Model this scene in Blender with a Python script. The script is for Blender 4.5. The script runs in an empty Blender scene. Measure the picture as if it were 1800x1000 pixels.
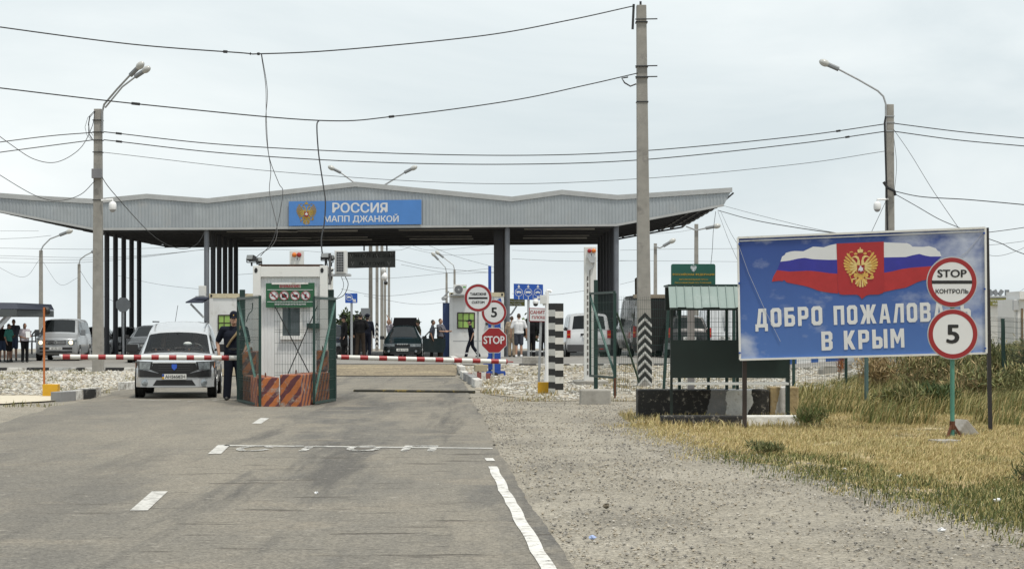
import bpy, bmesh, math, random
import numpy as np
from mathutils import Vector, Matrix, noise

SC = bpy.context.scene
COL = SC.collection
R = random.Random(11)
RAD = math.radians
F, H, HY = 3774.0, 1.6, 572.0      # focal length and horizon row in photo pixels, eye height in metres

# ---------------------------------------------------------------- camera, sky, sun, exposure
cam = bpy.data.objects.new('camera', bpy.data.cameras.new('camera'))
COL.objects.link(cam); SC.camera = cam
cam.location = (0, 0, H); cam.rotation_euler = (RAD(90), 0, 0)
cam.data.sensor_width = 36; cam.data.lens = 36 * F / 1800
cam.data.shift_y = 0.04
cam.data.clip_start = 0.2; cam.data.clip_end = 8000

SUN = Vector((0.24, -0.26, 0.93)).normalized()
EL = math.asin(SUN.z); AZ = math.atan2(SUN.x, SUN.y)
w = bpy.data.worlds.new('World'); SC.world = w; w.use_nodes = True
nt = w.node_tree; nt.nodes.clear()
out = nt.nodes.new('ShaderNodeOutputWorld'); bg = nt.nodes.new('ShaderNodeBackground')
sky = nt.nodes.new('ShaderNodeTexSky'); sky.sky_type = 'NISHITA'; sky.sun_disc = False
sky.sun_elevation = EL; sky.sun_rotation = AZ; sky.dust_density = 4.0; sky.air_density = 1.2
tc = nt.nodes.new('ShaderNodeTexCoord'); mp = nt.nodes.new('ShaderNodeMapping')
mp.inputs['Scale'].default_value = (1.0, 1.0, 3.2)
nz = nt.nodes.new('ShaderNodeTexNoise'); nz.inputs['Scale'].default_value = 2.6
nz.inputs['Detail'].default_value = 9; nz.inputs['Roughness'].default_value = 0.55
nz.inputs['Distortion'].default_value = 0.5
rp = nt.nodes.new('ShaderNodeValToRGB')
rp.color_ramp.elements[0].position = 0.36; rp.color_ramp.elements[0].color = (6.55, 7.3, 7.6, 1)
rp.color_ramp.elements[1].position = 0.68; rp.color_ramp.elements[1].color = (9.1, 9.55, 9.55, 1)
mx = nt.nodes.new('ShaderNodeMix'); mx.data_type = 'RGBA'; mx.inputs[0].default_value = 0.93
L = nt.links.new
L(tc.outputs['Generated'], mp.inputs['Vector']); L(mp.outputs[0], nz.inputs['Vector'])
L(nz.outputs['Fac'], rp.inputs[0]); L(sky.outputs[0], mx.inputs[6]); L(rp.outputs[0], mx.inputs[7])
L(mx.outputs[2], bg.inputs[0]); bg.inputs[1].default_value = 0.092; L(bg.outputs[0], out.inputs[0])

sl = bpy.data.lights.new('sun', 'SUN'); sl.energy = 2.7; sl.angle = RAD(6); sl.color = (1.0, 0.95, 0.86)
so = bpy.data.objects.new('sun', sl); COL.objects.link(so); so.location = (20, -20, 40)
so.rotation_euler = (-SUN).to_track_quat('-Z', 'Y').to_euler()
SC.view_settings.view_transform = 'Standard'; SC.view_settings.look = 'None'
SC.view_settings.gamma = 1; SC.view_settings.exposure = 0.30
SC.cycles.max_bounces = 6

# ---------------------------------------------------------------- helpers
def pt(px, py, D): return Vector(((px - 900) * D / F, D, H + (HY - py) * D / F))
def gx(px, D): return (px - 900) * D / F
def gzz(py, D): return H + (HY - py) * D / F
def sm(x, a, b):
    t = min(1, max(0, (x - a) / (b - a))); return t * t * (3 - 2 * t)
def lerp(a, b, t): return a + (b - a) * t
def tab(T, x):
    if x <= T[0][0]: return T[0][1]
    for (a, u), (b, v) in zip(T, T[1:]):
        if x <= b: return lerp(u, v, (x - a) / (b - a))
    return T[-1][1]
def gz(X, D):
    z = 0.27 * sm(X, -11.0, -8.0) * sm(D, 66, 71) * (1 - .8 * sm(D, 88, 99)) * (1 - .85 * sm(X, 7.2, 9.4))
    z = max(z, 0.10 * sm(D, 54, 69) * sm(X, -1.6, 0.2))
    b = sm(X, 7.6, 12.5) * sm(D, 37, 51) * (1 - .75 * sm(D, 54, 68)) * .85
    b += 0.12 * sm(X, 9, 12.5) * sm(D, 30, 44)*(1 - sm(D, 46, 56))
    if D > 128: z -= .0108 * (D - 128)
    if b > 0: b *= 1 + .25 * noise.noise((X * .5, D * .4, 3))
    return z + b

def thing(name, label, cat, loc=(0, 0, 0), rotz=0, group=None, local=False):
    o = bpy.data.objects.new(name, None); COL.objects.link(o)
    o.empty_display_size = .2
    o.location = loc; o.rotation_euler = (0, 0, rotz)
    o['label'] = label; o['category'] = cat
    if group: o['group'] = group
    MTX[o.name] = Matrix.Translation(Vector(loc)) @ Matrix.Rotation(rotz, 4, 'Z')
    LOCAL[o.name] = local; TOP[o.name] = o.name
    return o
MTX, LOCAL, TOP = {}, {}, {}
def tag(o, label, cat, group=None):
    o['label'] = label; o['category'] = cat
    if group: o['group'] = group
    return o
def link_mesh(name, me, parent=None):
    o = bpy.data.objects.new(name, me); COL.objects.link(o)
    if parent is not None:
        t = TOP[parent.name]; TOP[o.name] = t
        if not LOCAL[t]: me.transform(MTX[t].inverted())
        o.parent = parent
    else:
        TOP[o.name] = o.name; LOCAL[o.name] = False; MTX[o.name] = Matrix.Identity(4)
    return o
def copy_tree(o, parent=None):
    c = o.copy(); COL.objects.link(c)
    if parent is not None: c.parent = parent
    for ch in list(o.children): copy_tree(ch, c)
    return c
def structure(o): o['kind'] = 'structure'; return o
def stuff(o): o['kind'] = 'stuff'; return o

FRONT = (Vector((1, 0, 0)), Vector((0, 0, 1)))
def frame(o, ang=0.0):                      # a plane through o whose normal faces the viewer, turned by ang about z
    return (Vector(o), Vector((math.cos(ang), math.sin(ang), 0)), Vector((0, 0, 1)))

class MB:
    def __init__(s): s.v = []; s.f = []; s.m = []; s.mi = 0
    def add(s, vs, fs):
        n = len(s.v); s.v += [tuple(v) for v in vs]
        for f in fs: s.f.append(tuple(i + n for i in f)); s.m.append(s.mi)
        return s
    def bx(s, x0, x1, y0, y1, z0, z1):
        return s.add([(x0,y0,z0),(x1,y0,z0),(x1,y1,z0),(x0,y1,z0),(x0,y0,z1),(x1,y0,z1),(x1,y1,z1),(x0,y1,z1)],
                     [(0,3,2,1),(4,5,6,7),(0,1,5,4),(1,2,6,5),(2,3,7,6),(3,0,4,7)])
    def box(s, c, d, rotz=0, rot=None):
        Mx = rot if rot is not None else Matrix.Rotation(rotz, 3, 'Z')
        c = Vector(c); vs = []
        for z in (-.5, .5):
            for x, y in ((-.5,-.5),(.5,-.5),(.5,.5),(-.5,.5)):
                vs.append(c + Mx @ Vector((x*d[0], y*d[1], z*d[2])))
        return s.add(vs, [(0,3,2,1),(4,5,6,7),(0,1,5,4),(1,2,6,5),(2,3,7,6),(3,0,4,7)])
    def tube(s, pts, r, n=6, caps=True, ref=None):
        pts = [Vector(p) for p in pts]; k = len(pts); vs = []; fs = []
        rs = r if isinstance(r, (list, tuple)) else [r] * k
        up = None
        for i, p in enumerate(pts):
            t = (pts[min(i+1, k-1)] - pts[max(i-1, 0)])
            if t.length < 1e-9: t = Vector((0, 0, 1))
            t.normalize()
            if up is None:
                a = ref if ref else (Vector((0, 0, 1)) if abs(t.z) < .9 else Vector((0, 1, 0)))
                up = (Vector(a) - t * t.dot(Vector(a))).normalized()
            else:
                up = (up - t * t.dot(up))
                up = up.normalized() if up.length > 1e-6 else Vector((1, 0, 0))
            sd = t.cross(up)
            for j in range(n):
                an = 2 * math.pi * (j + .5) / n
                vs.append(p + (up * math.sin(an) + sd * math.cos(an)) * rs[i])
        for i in range(k - 1):
            for j in range(n):
                a = i*n + j; b = i*n + (j+1) % n
                fs.append((a, b, b + n, a + n))
        if caps:
            fs.append(tuple(reversed(range(n)))); fs.append(tuple(range((k-1)*n, k*n)))
        return s.add(vs, fs)
    def bar(s, p0, p1, wd=.05): return s.tube([p0, p1], wd * .7071, 4)
    def ell(s, c, r, n=14, m=9, rot=None):
        c = Vector(c); r = (r, r, r) if isinstance(r, (int, float)) else r
        vs = []; fs = []
        for i in range(m + 1):
            th = math.pi * i / m
            for j in range(n):
                a = 2*math.pi*j/n
                q = Vector((r[0]*math.sin(th)*math.cos(a), r[1]*math.sin(th)*math.sin(a), r[2]*math.cos(th)))
                if rot is not None: q = rot @ q
                vs.append(c + q)
        for i in range(m):
            for j in range(n):
                a = i*n+j; b = i*n+(j+1) % n
                fs.append((a, a+n, b+n, b))
        return s.add(vs, fs)
    def prism(s, poly, fr, d0, d1):           # outline in a plane's own axes, from offset d0 to d1 along its normal
        o, ux, uy = fr; nn = ux.cross(uy); k = len(poly)
        a2 = sum(poly[i][0]*poly[(i+1)%k][1]-poly[(i+1)%k][0]*poly[i][1] for i in range(k))
        if a2 < 0: poly = list(reversed(poly))
        vs = [o + ux*p[0] + uy*p[1] + nn*d0 for p in poly] + [o + ux*p[0] + uy*p[1] + nn*d1 for p in poly]
        fs = [tuple(reversed(range(k))), tuple(range(k, 2*k))]
        fs += [(i, (i+1) % k, (i+1) % k + k, i + k) for i in range(k)]
        return s.add(vs, fs)
    def flat(s, poly, fr, d):
        o, ux, uy = fr; nn = ux.cross(uy); k = len(poly)
        a2 = sum(poly[i][0]*poly[(i+1)%k][1]-poly[(i+1)%k][0]*poly[i][1] for i in range(k))
        if a2 < 0: poly = list(reversed(poly))
        return s.add([o + ux*p[0] + uy*p[1] + nn*d for p in poly], [tuple(range(k))])
    def ring(s, c, r0, r1, fr, d0, d1, n=40):  # flat ring with a little depth
        o, ux, uy = fr; nn = ux.cross(uy); vs = []
        for r_, d in ((r0, d1), (r1, d1), (r1, d0)):
            for j in range(n):
                a = 2*math.pi*j/n
                vs.append(o + ux*(c[0]+r_*math.cos(a)) + uy*(c[1]+r_*math.sin(a)) + nn*d)
        fs = []
        for j in range(n):
            b = (j+1) % n
            fs.append((j, n+j, n+b, b)); fs.append((n+j, 2*n+j, 2*n+b, n+b))
        return s.add(vs, fs)
    def lathe(s, prof, o, ax, n=20):          # profile (along, radius) about an axis
        o = Vector(o); ax = Vector(ax).normalized()
        u = ax.orthogonal().normalized(); v = ax.cross(u); vs = []; fs = []; k = len(prof)
        for t, r_ in prof:
            for j in range(n):
                a = 2*math.pi*j/n; vs.append(o + ax*t + (u*math.cos(a) + v*math.sin(a))*r_)
        for i in range(k-1):
            for j in range(n):
                b = (j+1) % n
                fs.append((i*n+j, i*n+b, i*n+n+b, i*n+n+j))
        fs.append(tuple(reversed(range(n)))); fs.append(tuple(range((k-1)*n, k*n)))
        return s.add(vs, fs)
    def mesh(s, name):
        me = bpy.data.meshes.new(name); me.from_pydata(s.v, [], s.f); return me
    def build(s, name, m, parent=None, smooth=False, bevel=0, label=None):
        me = s.mesh(name)
        for q in (m if isinstance(m, (list, tuple)) else [m]): me.materials.append(q)
        if any(s.m): me.polygons.foreach_set('material_index', s.m)
        if bevel:
            bm = bmesh.new(); bm.from_mesh(me)
            bmesh.ops.remove_doubles(bm, verts=bm.verts, dist=1e-5)
            bmesh.ops.bevel(bm, geom=list(bm.edges), offset=bevel, segments=2, profile=.6, affect='EDGES', clamp_overlap=True)
            bm.to_mesh(me); bm.free()
        if smooth:
            me.polygons.foreach_set('use_smooth', [True]*len(me.polygons))
            me.set_sharp_from_angle(angle=RAD(38 if smooth is True else smooth))
        me.update()
        o = link_mesh(name, me, parent)
        if label: o['label'] = label
        return o

def circ(cx, cy, r, n=40): return [(cx + r*math.cos(2*math.pi*i/n), cy + r*math.sin(2*math.pi*i/n)) for i in range(n)]
def rect(x0, y0, x1, y1): return [(x0,y0),(x1,y0),(x1,y1),(x0,y1)]
def rrect(x0, y0, x1, y1, r, n=5):
    P = []
    for cx, cy, a0 in ((x1-r,y0+r,-90),(x1-r,y1-r,0),(x0+r,y1-r,90),(x0+r,y0+r,180)):
        for i in range(n+1):
            a = RAD(a0 + 90*i/n); P.append((cx+r*math.cos(a), cy+r*math.sin(a)))
    return P

def text_geo(s):
    c = bpy.data.curves.new('t', 'FONT'); c.body = s; c.resolution_u = 3
    o = bpy.data.objects.new('t', c); COL.objects.link(o)
    dg = bpy.context.evaluated_depsgraph_get()
    me = bpy.data.meshes.new_from_object(o.evaluated_get(dg))
    V = [(v.co.x, v.co.y) for v in me.vertices]; Fs = [tuple(p.vertices) for p in me.polygons]
    bpy.data.objects.remove(o); bpy.data.curves.remove(c); bpy.data.meshes.remove(me)
    return V, Fs
def text(mb, s, fr, cx, cy, wd, ht, d=.004, bold=0.0, flip=False, shear=0):
    V, Fs = text_geo(s); nv = len(V)
    if bold:                                   # heavier strokes: the outline laid down again a little to each side
        V0, F0 = V, Fs; V = []; Fs = []
        for i, (ax, ay) in enumerate(((0,0),(-1,0),(1,0),(0,.7),(0,-.7),(-.7,.5),(.7,.5),(-.7,-.5),(.7,-.5))):
            Fs += [tuple(q + i*nv for q in f) for f in F0]; V += [(x+ax*bold, y+ay*bold) for x, y in V0]
    xs = [v[0] for v in V]; ys = [v[1] for v in V]
    x0, x1, y0, y1 = min(xs), max(xs), min(ys), max(ys)
    sy = ht/(y1-y0); sx = wd/(x1-x0) if wd else sy
    o, ux, uy = fr; nn = ux.cross(uy)
    P = []
    for x, y in V:
        a = (x-(x0+x1)/2)*sx; b = (y-(y0+y1)/2)*sy
        if flip: a = -a
        P.append(o + ux*(cx+a) + uy*(cy+b) + nn*d)
    # every face a hair above the next, so that strokes crossing inside a glyph never share a plane
    for i, f in enumerate(Fs):
        f = tuple(reversed(f)) if flip else f; e = nn*(.0018*((i*0.6180339) % 1))
        mb.add([P[q] + e for q in f], [tuple(range(len(f)))])
    return mb

# ---------------------------------------------------------------- materials
MATS = {}
def S(r, g, b, k=1.0):
    f = lambda c: (c/255/12.92 if c/255 <= .04045 else ((c/255+.055)/1.055)**2.4) * k
    return (f(r), f(g), f(b))
def mat(name, col, rough=.6, metal=0, var=.12, scale=2.5, bump=0, bscale=60, dirt=None, dscale=1.6, damt=.35, coat=0, alpha=None, emit=None, trans=0, spec=.5):
    if name in MATS: return MATS[name]
    m = bpy.data.materials.new(name); m.use_nodes = True; MATS[name] = m
    n = m.node_tree; N = n.nodes; b = N['Principled BSDF']; lk = n.links.new
    b.inputs['Roughness'].default_value = rough; b.inputs['Metallic'].default_value = metal
    b.inputs['Specular IOR Level'].default_value = spec
    if coat: b.inputs['Coat Weight'].default_value = coat; b.inputs['Coat Roughness'].default_value = .06
    if trans: b.inputs['Transmission Weight'].default_value = trans
    if emit: b.inputs['Emission Color'].default_value = (*emit[0], 1); b.inputs['Emission Strength'].default_value = emit[1]
    g = N.new('ShaderNodeNewGeometry')
    t1 = N.new('ShaderNodeTexNoise'); t1.inputs['Scale'].default_value = scale; t1.inputs['Detail'].default_value = 7
    t1.inputs['Roughness'].default_value = .62
    lk(g.outputs['Position'], t1.inputs['Vector'])
    r1 = N.new('ShaderNodeMapRange'); r1.inputs[1].default_value = .25; r1.inputs[2].default_value = .75
    r1.inputs[3].default_value = 1 - var; r1.inputs[4].default_value = 1 + var
    lk(t1.outputs['Fac'], r1.inputs[0])
    mu = N.new('ShaderNodeMix'); mu.data_type = 'RGBA'; mu.blend_type = 'MULTIPLY'; mu.inputs[0].default_value = 1
    mu.inputs[6].default_value = (*col, 1); lk(r1.outputs[0], mu.inputs[7])
    last = mu.outputs[2]
    if dirt:
        t2 = N.new('ShaderNodeTexNoise'); t2.inputs['Scale'].default_value = dscale; t2.inputs['Detail'].default_value = 9
        t2.inputs['Roughness'].default_value = .7
        lk(g.outputs['Position'], t2.inputs['Vector'])
        r2 = N.new('ShaderNodeMapRange'); r2.inputs[1].default_value = .68 - damt*.5; r2.inputs[2].default_value = .80 - damt*.45
        lk(t2.outputs['Fac'], r2.inputs[0])
        m2 = N.new('ShaderNodeMix'); m2.data_type = 'RGBA'; lk(r2.outputs[0], m2.inputs[0])
        lk(last, m2.inputs[6]); m2.inputs[7].default_value = (*dirt, 1); last = m2.outputs[2]
    lk(last, b.inputs['Base Color'])
    if bump:
        t3 = N.new('ShaderNodeTexNoise'); t3.inputs['Scale'].default_value = bscale; t3.inputs['Detail'].default_value = 5
        lk(g.outputs['Position'], t3.inputs['Vector'])
        bp = N.new('ShaderNodeBump'); bp.inputs['Strength'].default_value = bump; bp.inputs['Distance'].default_value = .02
        lk(t3.outputs['Fac'], bp.inputs['Height']); lk(bp.outputs[0], b.inputs['Normal'])
    if alpha is not None:                     # worn paint: gaps where the noise is low
        t4 = N.new('ShaderNodeTexNoise'); t4.inputs['Scale'].default_value = alpha[0]; t4.inputs['Detail'].default_value = 10
        t4.inputs['Roughness'].default_value = .75
        lk(g.outputs['Position'], t4.inputs['Vector'])
        r4 = N.new('ShaderNodeMapRange'); r4.inputs[1].default_value = alpha[1]; r4.inputs[2].default_value = alpha[1] + alpha[2]
        lk(t4.outputs['Fac'], r4.inputs[0]); lk(r4.outputs[0], b.inputs['Alpha'])
    return m

M_conc = mat('concrete', (.30,.285,.255), .9, var=.2, scale=4, bump=.25, bscale=50, dirt=(.18,.165,.14), damt=.3)
M_pole = mat('pole_concrete', (.27,.258,.235), .9, var=.18, scale=3, bump=.15, bscale=40, dirt=(.17,.16,.15), dscale=2.2, damt=.25)
M_dark = mat('dark_metal', (.02,.021,.023), .5, var=.2)
M_black = mat('black_plastic', (.012,.012,.013), .45)
M_rubber = mat('rubber', (.016,.016,.016), .85)
M_white = mat('white_paint', (.62,.62,.60), .5, var=.05, dirt=(.40,.37,.31), dscale=2.5, damt=.2)
M_clean = mat('white_gloss', (.74,.74,.74), .35, var=.03)
M_grey = mat('grey_metal', (.20,.21,.22), .5, .3, var=.12)
M_lgrey = mat('light_grey_metal', (.42,.43,.44), .5, .2, var=.1)
M_galv = mat('galvanised', (.36,.37,.38), .45, .5, var=.15)
M_red = mat('sign_red', (.25,.011,.014), .4, var=.06)
M_redw = mat('barrier_red', (.27,.013,.015), .45, var=.15)
M_face = mat('sign_white', (.60,.61,.62), .35, var=.04)
M_ink = mat('sign_black', (.01,.01,.011), .45)
M_blue = mat('sign_blue', (.012,.075,.36), .4, var=.08)
M_letter = mat('sign_letter_white', (.62,.63,.64), .45, var=.03)
M_green = mat('fence_green', (.009,.036,.029), .5, var=.25, scale=6)
M_greenl = mat('worn_green', (.04,.11,.09), .5, var=.25, scale=8)
M_wire = mat('cable', (.012,.012,.013), .6)
M_bluep = mat('blue_paint', (.012,.06,.30), .45, var=.15)
M_yellow = mat('yellow_paint', (.55,.30,.012), .7, var=.15, dirt=(.25,.16,.05), damt=.25)
M_rust = mat('rust', (.10,.035,.015), .85, var=.35, scale=12)
M_glass = mat('dark_glass', (.010,.012,.013), .08, var=.3, scale=3, spec=.28)
M_lamp = mat('lamp_glass', (.42,.42,.40), .2, var=.05)
M_gold = mat('gold_print', (.55,.34,.075), .45, var=.25, scale=25)
M_goldl = mat('pale_gold_print', (.62,.47,.18), .45, var=.2, scale=25)
M_kwhite = mat('kerb_white', (.62,.61,.58), .8, var=.1, bump=.2, dirt=(.27,.25,.22), dscale=5, damt=.42)
M_kblack = mat('kerb_black', (.02,.02,.021), .75, var=.2, bump=.2, dirt=(.22,.21,.20), dscale=5, damt=.25)
# ---------------------------------------------------------------- ground, road, plaza, gravel
def ground_mat(name, base, cols, scale, rough=.95, bump=.5, bscale=25, stretch=(1,1,1), speck=None, lane=()):
    m = bpy.data.materials.new(name); m.use_nodes = True
    n = m.node_tree; N = n.nodes; b = N['Principled BSDF']; lk = n.links.new
    b.inputs['Roughness'].default_value = rough; b.inputs['Specular IOR Level'].default_value = .25
    g = N.new('ShaderNodeNewGeometry'); last = None
    col = N.new('ShaderNodeRGB'); col.outputs[0].default_value = (*base, 1); last = col.outputs[0]
    if lane:                                   # oil and rubber gather in the lane where traffic queues
        sx = N.new('ShaderNodeSeparateXYZ'); lk(g.outputs['Position'], sx.inputs[0])
        ma = N.new('ShaderNodeMath'); ma.operation = 'MULTIPLY_ADD'; lk(sx.outputs['Y'], ma.inputs[0]); ma.inputs[1].default_value = .055; lk(sx.outputs['X'], ma.inputs[2])
        ml = N.new('ShaderNodeMapRange'); ml.inputs[1].default_value = -3.4; ml.inputs[2].default_value = -1.4; ml.inputs[3].default_value = .35; lk(ma.outputs[0], ml.inputs[0])
    for li, (c, sc, lo, hi, st) in enumerate(cols):
        mp = N.new('ShaderNodeMapping'); mp.inputs['Scale'].default_value = st
        lk(g.outputs['Position'], mp.inputs['Vector'])
        t = N.new('ShaderNodeTexNoise'); t.inputs['Scale'].default_value = sc; t.inputs['Detail'].default_value = 8
        t.inputs['Roughness'].default_value = .65; lk(mp.outputs[0], t.inputs['Vector'])
        r = N.new('ShaderNodeMapRange'); r.inputs[1].default_value = lo; r.inputs[2].default_value = hi
        lk(t.outputs['Fac'], r.inputs[0])
        fo = r.outputs[0]
        if li in lane:
            mm = N.new('ShaderNodeMath'); mm.operation = 'MULTIPLY'; lk(fo, mm.inputs[0]); lk(ml.outputs[0], mm.inputs[1]); fo = mm.outputs[0]
        x = N.new('ShaderNodeMix'); x.data_type = 'RGBA'; lk(fo, x.inputs[0])
        lk(last, x.inputs[6]); x.inputs[7].default_value = (*c, 1); last = x.outputs[2]
    if speck:
        t = N.new('ShaderNodeTexVoronoi'); t.inputs['Scale'].default_value = speck[0]; lk(g.outputs['Position'], t.inputs['Vector'])
        sp = N.new('ShaderNodeSeparateColor'); lk(t.outputs['Color'], sp.inputs[0])
        r = N.new('ShaderNodeMapRange'); r.inputs[3].default_value = 1 - speck[1]; r.inputs[4].default_value = 1 + speck[1]
        lk(sp.outputs[0], r.inputs[0])
        x = N.new('ShaderNodeMix'); x.data_type = 'RGBA'; x.blend_type = 'MULTIPLY'; x.inputs[0].default_value = 1
        lk(last, x.inputs[6]); lk(r.outputs[0], x.inputs[7]); last = x.outputs[2]
    lk(last, b.inputs['Base Color'])
    t = N.new('ShaderNodeTexNoise'); t.inputs['Scale'].default_value = bscale; t.inputs['Detail'].default_value = 6
    lk(g.outputs['Position'], t.inputs['Vector'])
    bp = N.new('ShaderNodeBump'); bp.inputs['Strength'].default_value = bump; bp.inputs['Distance'].default_value = .03
    lk(t.outputs['Fac'], bp.inputs['Height']); lk(bp.outputs[0], b.inputs['Normal'])
    return m
G_dirt = ground_mat('gravel_dirt', (.245,.222,.180), [((.315,.288,.238), .5, .42, .66, (1,1,1)), ((.165,.152,.13), .8, .50, .70, (1,.4,1)), ((.15,.14,.125), 12, .56, .68, (1,1,1)), ((.36,.34,.29), 17, .62, .70, (1,1,1))], 1, bump=.8, bscale=30, speck=(45, .38))
G_road = ground_mat('asphalt', (.156,.145,.125), [
    ((.208,.188,.153), .35, .38, .58, (1,.30,1)), ((.105,.100,.092), .55, .49, .62, (1,.16,1)), ((.205,.183,.148), 1.2, .53, .66, (.6,.6,1)),
    ((.100,.093,.083), .9, .53, .63, (1.3,.08,1)), ((.080,.070,.058), 1.3, .59, .65, (.5,2.2,1)), ((.070,.062,.052), 2.2, .605, .66, (.5,2.8,1)), ((.26,.24,.205), 6, .60, .70, (1,1,1)), ((.075,.068,.058), 14, .62, .68, (.6,1.6,1))], 1, rough=.85, bump=.45, bscale=60, speck=(55, .34), lane=(1, 3, 4, 5))
G_plaza = ground_mat('plaza_asphalt', (.19,.18,.165), [((.24,.228,.205), .35, .45, .65, (1,1,1)), ((.13,.125,.118), .6, .58, .72, (1,.3,1))], 1, rough=.85, bump=.2, speck=(60,.12))
G_white = ground_mat('white_gravel_bed', (.33,.30,.245), [((.26,.215,.15), .6, .45, .62, (1,1,1)), ((.20,.18,.14), 6, .5, .62, (1,1,1)), ((.42,.40,.36), 8, .55, .65, (1,1,1))], 1, bump=1, bscale=12, speck=(9, .4))
G_straw = ground_mat('straw_soil', (.31,.235,.12), [((.40,.33,.20), .7, .45, .65, (1,1,1)), ((.19,.18,.085), .5, .50, .66, (1,1,1)), ((.26,.225,.165), 1.7, .55, .7, (1,1,1))], 1, bump=1, bscale=16, speck=(30,.35))
G_slab = ground_mat('pale_concrete', (.52,.47,.37), [((.40,.36,.29), .8, .5, .7, (1,1,1))], 1, bump=.2, speck=(40,.1))
G_ramp = ground_mat('ramp_soil', (.20,.165,.115), [((.27,.225,.15), 1.5, .45, .62, (.4,1,1)), ((.12,.10,.075), 2, .55, .7, (.4,1,1))], 1, bump=.8, speck=(20,.3))

def grid_sheet(name, xs, ds, m, zoff=0.0, xfun=None):
    vs = []; fs = []
    for D in ds:
        for x in xs:
            X = xfun(x, D) if xfun else x
            vs.append((X, D, gz(X, D) + zoff))
    n = len(xs)
    for j in range(len(ds)-1):
        for i in range(n-1):
            fs.append((j*n+i, j*n+i+1, j*n+n+i+1, j*n+n+i))
    mb = MB().add(vs, fs); o = mb.build(name, m, smooth=60)
    return structure(o)
def fr_range(a, b, st):
    k = int(round((b-a)/st)); return [a + (b-a)*i/k for i in range(k+1)]
xs = [-3000,-900,-300,-120,-60] + fr_range(-40, 40, .5) + [60,120,300,900,3000]
ds = [-200,-40] + fr_range(2, 130, .5) + [160,220,400,900,2000,3500]
grid_sheet('ground', xs, ds, G_dirt)

XR = [(3,.85),(14.1,.40),(18.4,.19),(21.7,.05),(28.2,-.22),(36,-.45),(42.2,-.74),(51.2,-1.04),(60,-1.35),(66,-1.6),(76,-2.1)]
XL = [(3,-6.5),(34.9,-8.35),(42.2,-8.9),(48.3,-9.2),(54,-9.6),(70,-10.4),(76,-10.8)]
def xr(D): return tab(XR, D) + (.10*noise.noise((D*.55, 3, 0)) + .07*noise.noise((D*2.1, 9, 0)) + .03*noise.noise((D*6.3, 5, 0))) * (1 if D > 24 else .45)
def xl(D): return tab(XL, D) + .22*noise.noise((D*.3, 7, 0)) + .06*noise.noise((D*1.7, 1, 0))
us = fr_range(0, 1, 1/24)
grid_sheet('road', us, fr_range(2.5, 75, .25), G_road, .022, lambda u, D: lerp(xl(D), xr(D), u))

# plaza: from the kerbs on the left and right, and from the ramp in the middle
def plaza_near(X):
    if X < -10.5: return 75.2
    if X < -1.9: return 72.5
    return 71.1
vs = []; fs = []; pxs = fr_range(-30, 30, .5); pds = fr_range(0, 1, 1/30)
for u in pds:
    for X in pxs: D = lerp(plaza_near(X), 128, u); vs.append((X, D, gz(X, D) + .034))
n = len(pxs)
for j in range(len(pds)-1):
    for i in range(n-1): fs.append((j*n+i, j*n+i+1, j*n+n+i+1, j*n+n+i))
structure(MB().add(vs, fs).build('plaza_pavement', G_plaza, smooth=60))
# rough soil ramp up to the plaza
grid_sheet('ramp', us, fr_range(66.5, 70.8, .3), G_ramp, .045, lambda u, D: lerp(-9.9+.5*noise.noise((D*1.3,2,2)), -1.75, u))
grid_sheet('gravel_bed', us, fr_range(49.0, 75, .5), G_white, .012, lambda u, D: lerp(-24, xl(D) - .35 - .3*noise.noise((D*.8,4,0)), u))
grid_sheet('gravel_island', us, fr_range(45.5, 71, .5), G_white, .012, lambda u, D: lerp(xr(D) + .25 + .3*noise.noise((D*.6,8,0)) + .9*sm(D,52,46), 12.5 - 6*sm(D,60,48) - 1.8*sm(D,50,46), u))
grid_sheet('concrete_slab', us, fr_range(43.2, 48.4, .4), G_slab, .03, lambda u, D: lerp(-16, -9.35 - .9*sm(D,46,43) + .12*noise.noise((D*1.5,6,0)), u))

GX = [(8,5.6),(14,4.55),(16.9,4.05),(18.1,3.84),(20.6,3.6),(22.96,3.16),(26.5,2.62),(31.8,2.15),(34,2.0),(36.5,2.6),(38,4.2),(44,4.9),(50,6.3),(56,7.6),(66,9)]
def gedge(D): return tab(GX, D) + .30*noise.noise((D*.6, 21, 0)) + .22*noise.noise((D*1.9, 17, 0))
grid_sheet('dry_soil', us, fr_range(9, 62, .25), G_straw, .004, lambda u, D: lerp(gedge(D), 22, u*u))

# road markings
def road_sheet(name, quads, m, lift=.006, sub=10):
    mb = MB()
    for (a, b, c, d) in quads:              # near-left, near-right, far-right, far-left
        vs = []; fs = []
        for j in range(sub+1):
            t = j/sub
            for s_ in (0, 1):
                p, q = (a, d) if s_ == 0 else (b, c)
                X = lerp(p[0], q[0], t); D = lerp(p[1], q[1], t); vs.append((X, D, gz(X, D) + .022 + lift))
        fs = [(2*j, 2*j+1, 2*j+3, 2*j+2) for j in range(sub)]
        mb.add(vs, fs)
    return structure(mb.build(name, m))
M_mark = mat('road_paint', (.50,.49,.46), .8, var=.12, alpha=(7, .30, .12), dirt=(.28,.27,.25), dscale=9, damt=.4)
M_markw = mat('worn_road_paint', (.52,.51,.48), .8, var=.12, alpha=(6, .455, .1))
M_edge = mat('edge_paint', (.58,.57,.54), .8, var=.12, alpha=(9, .33, .10), dirt=(.30,.28,.25), dscale=8, damt=.35)
def gp(px, py): D = H*F/(py-HY); return (gx(px, D), D)
dash = []
for (x0, y0, x1, y1, wd) in ((244,902,281,868,.15),(377,801,394,785,.16),(451,747,466,737,.15)):
    a = gp(x0, y0); b = gp(x1, y1); dash.append(((a[0]-wd/2,a[1]),(a[0]+wd/2,a[1]),(b[0]+wd/2,b[1]),(b[0]-wd/2,b[1])))
road_sheet('centre_marking', dash, M_mark)
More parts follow.
